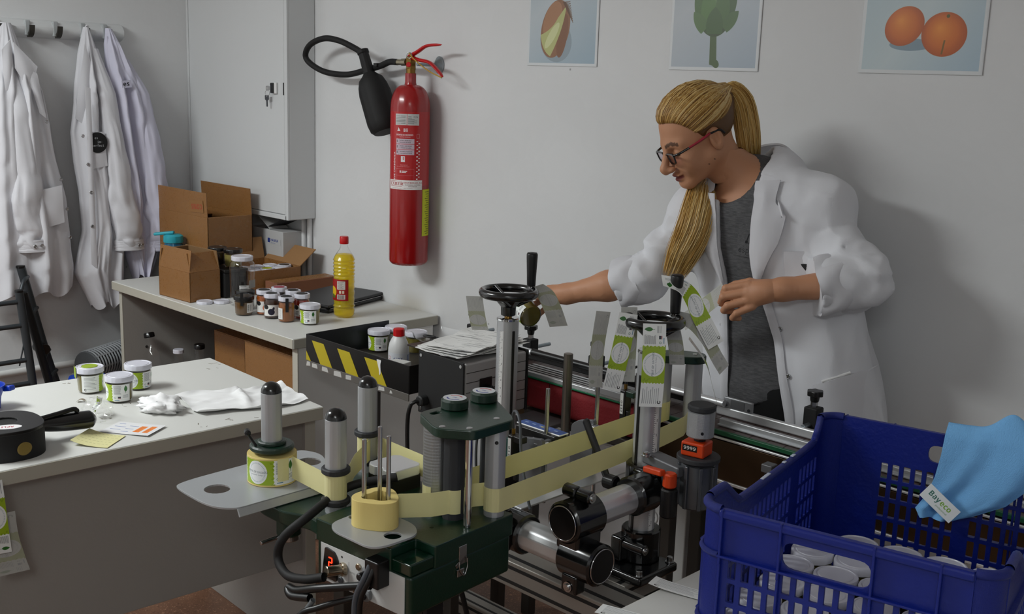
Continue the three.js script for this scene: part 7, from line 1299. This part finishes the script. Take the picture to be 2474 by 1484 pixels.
  const coatTrunk = (x, y, z) => {
    const p = [x, y, z], s = Math.min(1, Math.max(0, (1.38 - y) / 0.58)), cx0 = lerp(3.05, 3.19, Math.pow(s, 0.9)), hw = lerp(0.175, 0.262, s), zc = lerp(0.2, 0.185, s), hd = lerp(0.118, 0.142, Math.min(1, s * 1.3));
    const ang = Math.hypot((x - cx0) / hw, (z - zc) / hd); let d = (ang - 1) * 0.14;
    d = Math.max(d, y - 1.35);
    d = smin(d, cap(p, [2.905, 1.30, 0.225], [3.185, 1.338, 0.205], 0.064, 0.058), 0.05);
    d = smin(d, torsoF(p, 0.024), 0.02);
    d = smin(d, cap(p, [3.06, 1.405, 0.17], [3.02, 1.385, 0.16], 0.06, 0.06), 0.05);
    d += 0.010 * Math.sin((x - 3.1) * 34 + 4 * noise3(x * 5, y * 3, z * 5) + y * 4) * s + 0.028 * (Math.abs(noise3(x * 8 + y * 3, y * 4, z * 8)) - 0.13) * (0.45 + s * 0.8) + 0.012 * (Math.abs(noise3(x * 19, y * 12, z * 19)) - 0.13) + 0.022 * (Math.abs(noise3(x * 13 + 4 + y * 3, y * 2.6, z * 9)) - 0.12) * Math.min(1, Math.max(0, (1.37 - y) * 7));
    return Math.max(d, 0.56 - y);
  };
  const sleeveLF = (x, y, z) => { const p = [x, y, z]; let sl = cap(p, [3.215, 1.28, 0.207], [elL[0] - 0.012, elL[1] + 0.005, elL[2]], 0.066, 0.066) + wrk(x, y, z, 0, 0.009, 50); sl = smin(sl, cap(p, elL, cuffL, 0.062, 0.056) + wrk(x, y, z, 2, 0.009, 70), 0.02); return smin(sl, cap(p, [3.345, 1.16, 0.272], cuffL, 0.066, 0.068) + wrk(x, y, z, 4, 0.003, 70), 0.006); };
  const sleeveRF = (x, y, z) => { const p = [x, y, z]; let sr = cap(p, [2.895, 1.28, 0.235], elR, 0.07, 0.058) + wrk(x, y, z, 7, 0.009, 55); sr = smin(sr, cap(p, elR, cuffR, 0.062, 0.056) + wrk(x, y, z, 8, 0.006, 70), 0.02); return smin(sr, cap(p, [2.78, 1.092, 0.360], cuffR, 0.063, 0.063) + wrk(x, y, z, 9, 0.003, 70), 0.006); };
  const coatOuter = (x, y, z) => smin(smin(coatTrunk(x, y, z), sleeveLF(x, y, z), 0.025), sleeveRF(x, y, z), 0.025);
  const plane = (p, o, n) => (p[0] - o[0]) * n[0] + (p[1] - o[1]) * n[1] + (p[2] - o[2]) * n[2];
  const nL = V(wrL[0] - elL[0], wrL[1] - elL[1], wrL[2] - elL[2]).normalize().toArray(), nR = V(wrR[0] - elR[0], wrR[1] - elR[1], wrR[2] - elR[2]).normalize().toArray();
  const coatF = (x, y, z) => {
    const p = [x, y, z]; let o = coatTrunk(x, y, z), d = Math.max(o, -(o + 0.016));
    const xl = ed(y, edL), xr = ed(y, edR); d = smax(d, -Math.max(xl - x, x - xr, 0.215 - z), 0.005);
    d = Math.max(d, -ell(p, [2.995, 1.43, 0.26], [0.088, 0.115, 0.12]));
    let l = sleeveLF(x, y, z); const hl = plane(p, cuffL, nL); l = Math.max(l, hl - 0.012); if (hl > -0.06 && Math.hypot(x - cuffL[0], y - cuffL[1], z - cuffL[2]) < 0.11) l = Math.max(l, -(l + 0.012));
    let r = sleeveRF(x, y, z); const hr = plane(p, cuffR, nR); r = Math.max(r, hr - 0.012); if (hr > -0.06 && Math.hypot(x - cuffR[0], y - cuffR[1], z - cuffR[2]) < 0.11) r = Math.max(r, -(r + 0.012));
    const seam = 0.0022 * (Math.exp(-Math.pow((d - l) / 0.007, 2)) + Math.exp(-Math.pow((d - r) / 0.007, 2))); return smin(smin(d, l, 0.05), r, 0.05) + seam;
  };
  const coat = part(t, 'lab_coat', sdfMesh(coatF, [2.66, 0.55, 0.025], [3.50, 1.50, 0.455], 0.0056), mat(0xdcdde2, 0.85, 0, { bumpMap: rep(weave, 18), bumpScale: 0.0003 }), null, null, 'white cotton lab coat with rolled sleeves');
  const drop = (x, y, off, z0 = 0.46) => { let z = z0; for (let i = 0; i < 80; i++) { const d = coatTrunk(x, y, z); if (d < 0.0006) break; z -= Math.max(0.0008, d * 0.55); if (z < 0.05) break; } return z + off; };
  const ribbonPatch = (A, B, nu, nv, off, th) => { const ca = new THREE.CatmullRomCurve3(A.map(p => V(p[0], p[1], 0)), false, 'catmullrom', 0.1), cb = new THREE.CatmullRomCurve3(B.map(p => V(p[0], p[1], 0)), false, 'catmullrom', 0.1); return sheet(nu, nv, (u, v) => { const a = ca.getPoint(v), b = cb.getPoint(v), x = lerp(a.x, b.x, u), y = lerp(a.y, b.y, u); return [x, y, drop(x, y, off + 0.004 * Math.sin(u * PI))]; }, th).all; };
  const cm = M.coat;
  part(coat, 'lapel', ribbonPatch([[3.09, 1.385], [3.104, 1.342], [3.107, 1.302], [3.114, 1.231], [3.122, 1.169], [3.132, 1.125]], [[3.15, 1.392], [3.158, 1.338], [3.188, 1.308], [3.18, 1.239], [3.157, 1.174], [3.136, 1.122]], 12, 30, 0.008, 0.004), cm);
  part(coat, 'lapel', ribbonPatch([[2.984, 1.345], [3.002, 1.291], [3.012, 1.239], [3.022, 1.177], [3.032, 1.114]], [[2.958, 1.345], [2.958, 1.287], [2.96, 1.233], [2.993, 1.173], [3.028, 1.112]], 10, 26, 0.007, 0.004), cm);
  { // collar: folded band round the back of the neck down to the notches
    const cc = new THREE.CatmullRomCurve3([V(2.968, 1.352, 0.300), V(2.935, 1.40, 0.235), V(2.945, 1.445, 0.145), V(3.005, 1.468, 0.105), V(3.062, 1.462, 0.135), V(3.10, 1.428, 0.205), V(3.125, 1.375, 0.275), V(3.150, 1.345, 0.305)]);
    const ctr = V(3.01, 1.40, 0.21);
    part(coat, 'collar', sheet(60, 10, (u, v) => { const p = cc.getPoint(u), o = p.clone().sub(ctr); o.y = 0; o.normalize(); const k = v * v; return [p.x + o.x * (0.004 + 0.034 * k + 0.008 * v), p.y - 0.038 * v + 0.012 * Math.sin(v * PI), p.z + o.z * (0.004 + 0.034 * k + 0.008 * v)]; }, 0.005).all, cm);
  }
  for (const [c0, ax, r0] of [[cuffL, nL, 0.063], [cuffR, nR, 0.059]]) { // turned-up cuffs
    const A = V(...ax), X = A.clone().cross(V(0, 1, 0)).normalize(), Y = A.clone().cross(X).normalize();
    part(coat, 'cuff', sheet(48, 12, (u, v) => { const a = u * PI * 2, r = r0 + 0.006 * Math.sin(v * PI) + 0.012 * noise3(Math.cos(a) * 2, Math.sin(a) * 2, v * 2 + r0 * 50) + 0.004 * Math.sin(a * 5 + v * 4), h = -0.052 + v * 0.068 + 0.006 * Math.sin(a * 2); return [c0[0] + A.x * h + X.x * Math.cos(a) * r + Y.x * Math.sin(a) * r, c0[1] + A.y * h + X.y * Math.cos(a) * r + Y.y * Math.sin(a) * r, c0[2] + A.z * h + X.z * Math.cos(a) * r + Y.z * Math.sin(a) * r]; }, 0.006).all, cm);
  }
  for (const [k, sg] of [[edL, -1], [edR, 1]]) { const ys = [1.10, 1.0, 0.9, 0.8, 0.7, 0.6]; part(coat, 'placket', ribbonPatch(ys.map(y => [ed(y, k) - sg * 0.004, y]), ys.map(y => [ed(y, k) + sg * 0.02, y]), 5, 40, 0.002, 0.004), cm); }
  part(coat, 'chest_pocket', ribbonPatch([[3.192, 1.222], [3.198, 1.172], [3.204, 1.118]], [[3.268, 1.228], [3.276, 1.178], [3.28, 1.122]], 10, 12, 0.003, 0.003), cm);
  part(coat, 'hip_pocket', ribbonPatch([[3.305, 0.905], [3.312, 0.84], [3.318, 0.76]], [[3.385, 0.945], [3.398, 0.87], [3.405, 0.78]], 12, 12, 0.004, 0.003), cm);
  { const sh = new THREE.Shape(); sh.absellipse(0, 0, 0.034, 0.024, 0, PI * 2); part(coat, 'badge', extr(sh, 0.001, 0, 30), M.black, [3.245, 1.172, drop(3.245, 1.172, 0.0065)], [-0.1, 0.25, 0], 'black oval badge half hidden by the sleeve'); }
  part(coat, 'pen', between([3.325, 0.918, drop(3.325, 0.918, 0.008)], [3.37, 0.942, drop(3.37, 0.942, 0.008)], l => cylb(0.0035, l, 0.001, 12)), M.whitePlastic, null, null, 'white pen in the pocket');
  for (const [x, y] of [[3.028, 1.008], [3.034, 0.89], [3.203, 1.028], [3.238, 0.915], [3.02, 1.10]]) part(coat, 'snap', merge([new THREE.TorusGeometry(0.0052, 0.0015, 8, 18), at(cyl(0.0028, 0.002, 12), 0, 0, 0, PI / 2)]), M.steel, [x, y, drop(x, y, 0.0025)], [0, 0.1, 0]);

  // hair
  const hairCols = [0x765022, 0x9a6e2c, 0xbd9046, 0xd3aa60, 0xe2c27e, 0xecd39c].map(c => new THREE.Color(c));
  const CC = V(0, 0.05, 0), CR = V(0.076, 0.084, 0.097), tieL = V(0.0, 0.078, -0.1);
  const rad = (d) => 1 / Math.hypot(d.x / CR.x, d.y / CR.y, d.z / CR.z);
  const tieDir = tieL.clone().sub(CC).normalize();
  const capF = (l, u, f) => { const q = [l, u, f]; let d = ell(q, [0, 0.05, -0.001], [0.0825, 0.091, 0.1035]); d = smin(d, ell(q, [0, 0.07, -0.085], [0.03, 0.03, 0.03]), 0.03);  const hair = -0.5 * u + 0.85 * f - 0.021 - 0.010 * Math.cos(l * 40); d = smax(d, hair, 0.006); d = smax(d, -(u + 0.035 + 0.25 * f), 0.006); const ear = ell([Math.abs(l), u, f], [0.085, -0.006, 0.006], [0.02, 0.040, 0.030]); d = smax(d, -ear, 0.006); return d; };
  const hairG = sdfMesh(capF, [-0.11, -0.06, -0.13], [0.11, 0.16, 0.12], 0.0034); hairG.applyMatrix4(HM);
  part(t, 'hair', hairG, mat(0x5c3c18, 0.5), null, null, 'blonde hair with dark roots pulled back tightly');
  const strandMat = new THREE.MeshStandardMaterial({ vertexColors: true, roughness: 0.42 });
  function strands(list) { // list of {pts:[Vector3], r, c}
    const pos = [], nor = [], col = [], idx = [];
    for (const s of list) {
      const n = s.pts.length, b0 = pos.length / 3;
      let x = null;
      for (let i = 0; i < n; i++) { const a = s.pts[Math.max(0, i - 1)], b = s.pts[Math.min(n - 1, i + 1)], tg = b.clone().sub(a).normalize(); if (!x) x = tg.clone().cross(Math.abs(tg.y) > 0.7 ? V(1, 0, 0) : V(0, 1, 0)); x.addScaledVector(tg, -x.dot(tg)).normalize(); const y = tg.clone().cross(x), r = s.r * (i === n - 1 ? 0.2 : i === 0 ? 0.3 : 1); for (let k = 0; k < 4; k++) { const an = k / 4 * PI * 2, nx = x.clone().multiplyScalar(Math.cos(an)).addScaledVector(y, Math.sin(an)); pos.push(s.pts[i].x + nx.x * r, s.pts[i].y + nx.y * r, s.pts[i].z + nx.z * r); nor.push(nx.x, nx.y, nx.z); const c = s.c2 ? s.c.clone().lerp(s.c2, Math.min(1, i / (n - 1) * 1.6)) : s.c; col.push(c.r, c.g, c.b); } }
      for (let i = 0; i + 1 < n; i++) for (let k = 0; k < 4; k++) { const a = b0 + i * 4 + k, b = b0 + i * 4 + (k + 1) % 4; idx.push(a, b, a + 4, b, b + 4, a + 4); }
    }
    const g = new THREE.BufferGeometry(); g.setAttribute('position', new THREE.Float32BufferAttribute(pos, 3)); g.setAttribute('normal', new THREE.Float32BufferAttribute(nor, 3)); g.setAttribute('color', new THREE.Float32BufferAttribute(col, 3)); g.setIndex(idx); return g;
  }
  const headStrands = [];
  for (let i = 0; i < 3200; i++) {
    // start on the hairline or anywhere on the cap
    const phi = rr(-1.75, 1.75), ex = Math.sin(phi), ey = Math.cos(phi); let th = 0.15;
    const dirAt = (q) => V(Math.sin(q) * ex, Math.sin(q) * ey, Math.cos(q)).normalize();
    for (; th < 2.6; th += 0.03) { const e = dirAt(th), R = rad(e); if (-0.5 * (CC.y + e.y * R) + 0.85 * e.z * R < 0.024 + 0.010 * Math.cos(e.x * R * 40)) break; }
    const d = dirAt(th + (rnd() < 0.55 ? rr(-0.01, 0.05) : rr(0, 0.9)));
    if (Math.abs(d.x) > 0.55 && d.y < -0.35 && d.z > -0.5) continue;
    const lift = rr(0.0060, 0.0105), pts = [], n = 10, jit = rr(-0.04, 0.04);
    for (let k = 0; k <= n; k++) { const q = k / n, e = d.clone().lerp(tieDir, q * 0.97).normalize(); e.x += jit * Math.sin(q * PI) * 0.6; e.normalize(); const R = rad(e) + lift * Math.min(1, 0.25 + q * 3) + (k >= n - 1 ? 0.012 : 0) + 0.006 * q; pts.push(CC.clone().addScaledVector(e, R).applyMatrix4(HM)); }
    const ci = Math.min(5, Math.floor(Math.pow(rnd(), 0.8) * 6)); headStrands.push({ pts, r: rr(0.0005, 0.0012), c: hairCols[Math.max(0, ci - (rnd() < 0.5 ? 2 : 1))], c2: hairCols[ci] });
  }
  { const m = part(t, 'hair_strands', strands(headStrands), strandMat); m.userData.kind = 'stuff'; }
  const tieW = tieL.clone().applyMatrix4(HM);
  const guide = new THREE.CatmullRomCurve3([tieW, V(2.972, 1.606, 0.262), V(2.985, 1.578, 0.236), V(2.990, 1.52, 0.212), V(2.986, 1.455, 0.185), V(2.955, 1.40, 0.135), V(2.905, 1.375, 0.18), V(2.905, 1.36, 0.26), V(2.948, 1.315, 0.335), V(2.955, 1.25, 0.365), V(2.932, 1.185, 0.375), V(2.905, 1.115, 0.380)]);
  const widths = [0.011, 0.024, 0.032, 0.034, 0.031, 0.024, 0.026, 0.032, 0.046, 0.050, 0.044, 0.030];
  const pony = []; const GN = 32;
  for (let i = 0; i < 1150; i++) {
    const a = rr(0, PI * 2), rad0 = Math.sqrt(rnd()), ph = rr(0, 6), end = rr(0.84, 1.0), start = 0, pts = [];
    for (let k = 0; k <= GN; k++) { const q = start + (end - start) * k / GN, p = guide.getPoint(q), tg = guide.getTangent(q), sx = tg.clone().cross(V(0.7, 0.1, 0.7)).normalize(), sy = tg.clone().cross(sx).normalize(); const w = q * (widths.length - 1), wi = Math.min(widths.length - 2, Math.floor(w)), W = lerp(widths[wi], widths[wi + 1], w - wi) * (1 + 0.25 * Math.max(0, q - 0.7) * Math.sin(ph * 3)); const an = a + 0.5 * Math.sin(q * 5 + ph) * 0.4; p.addScaledVector(sx, Math.cos(an) * rad0 * W).addScaledVector(sy, Math.sin(an) * rad0 * W * 0.62); pts.push(p); }
    const ci = 2 + Math.floor(rnd() * 4); pony.push({ pts, r: rr(0.0006, 0.0013), c: hairCols[Math.max(0, ci - 1)], c2: hairCols[Math.min(5, ci)] });
  }
  { const m = part(t, 'ponytail', strands(pony), strandMat, null, null, 'long blonde ponytail falling over the right shoulder'); m.userData.kind = 'stuff'; }
  part(t, 'hair_tie', new THREE.TorusGeometry(0.0145, 0.006, 12, 28).applyMatrix4(new THREE.Matrix4().makeRotationFromQuaternion(new THREE.Quaternion().setFromUnitVectors(V(0, 0, 1), guide.getTangent(0.03)))).translate(...guide.getPoint(0.025).toArray()), M.blackMatte, null, null, 'black hair tie');
  // glasses
  {
    const g = new THREE.Group(); const lensShape = (sx) => roundPoly([[sx * 0.009, 0.012], [sx * 0.056, 0.014], [sx * 0.053, -0.014], [sx * 0.036, -0.020], [sx * 0.018, -0.018]].slice(), 0.009);
    const frame = []; for (const sx of [1, -1]) { const s = lensShape(sx), inner = roundPoly([[sx * 0.0125, 0.0085], [sx * 0.0525, 0.0105], [sx * 0.0498, -0.0115], [sx * 0.0355, -0.0165], [sx * 0.0205, -0.0148]], 0.008); s.holes.push(new THREE.Path(inner.getPoints(8))); frame.push(extr(s, 0.0032, 0.0004, 8)); }
    frame.push(at(box(0.02, 0.004, 0.004, 0.0015), 0, 0.007, 0.002));
    const HG = (q) => q.applyMatrix4(HM);
    const fr = part(t, 'glasses', HG(merge(frame).translate(0, 0.0, 0.1075)), M.blackGloss, null, null, 'dark framed glasses with red patterned temples');
    for (const sx of [1, -1]) {
      part(fr, 'lens', HG(extr(roundPoly([[sx * 0.012, 0.009], [sx * 0.053, 0.011], [sx * 0.0502, -0.012], [sx * 0.0355, -0.017], [sx * 0.020, -0.0152]], 0.008), 0.0012, 0, 8).translate(0, 0, 0.1085)), phys(0xe6dce2, 0.03, { transmission: 1, thickness: 0 }));
      part(fr, 'temple', HG(tube([[sx * 0.056, 0.008, 0.108], [sx * 0.066, 0.009, 0.098], [sx * 0.0735, 0.012, 0.07]], 0.0032, 16, 8)), M.blackGloss, null, null, 'dark front part of the temple');
      part(fr, 'temple', HG(tube([[sx * 0.0735, 0.012, 0.07], [sx * 0.078, 0.016, 0.035], [sx * 0.08, 0.021, 0.008]], 0.0032, 16, 8)), mat(0x9c1c34, 0.35), null, null, 'red patterned part of the temple');
      part(fr, 'temple_tip', HG(tube([[sx * 0.0815, 0.021, 0.008], [sx * 0.083, 0.018, -0.018], [sx * 0.081, 0.004, -0.028]], 0.003, 16, 8)), M.black);
    }
  }
}
// jar held over the conveyor
{
  const j = jar('paté jar held upside over the conveyor in the right hand', 'wide', content.pate, M.whiteLid, [2.495, 0.955, 0.474], 0, { label: labelMat });
  const q = new THREE.Quaternion().setFromUnitVectors(V(0, 1, 0), V(-0.92, 0.22, -0.31).normalize()); j.quaternion.copy(q.multiply(new THREE.Quaternion().setFromAxisAngle(V(0, 1, 0), 2.2)));
}
labelStrip('label_strip', 'label strip held in the left hand, liner side out', [[3.105, 1.122, 0.432], [3.07, 1.09, 0.436], [3.03, 1.055, 0.434], [2.985, 1.02, 0.43]], [[-0.45, 0.8, -0.1], [-0.45, 0.8, -0.1], [-0.5, 0.8, -0.1], [-0.5, 0.75, -0.1]], { w: 0.042, flip: true });
renderer.render(scene, camera);
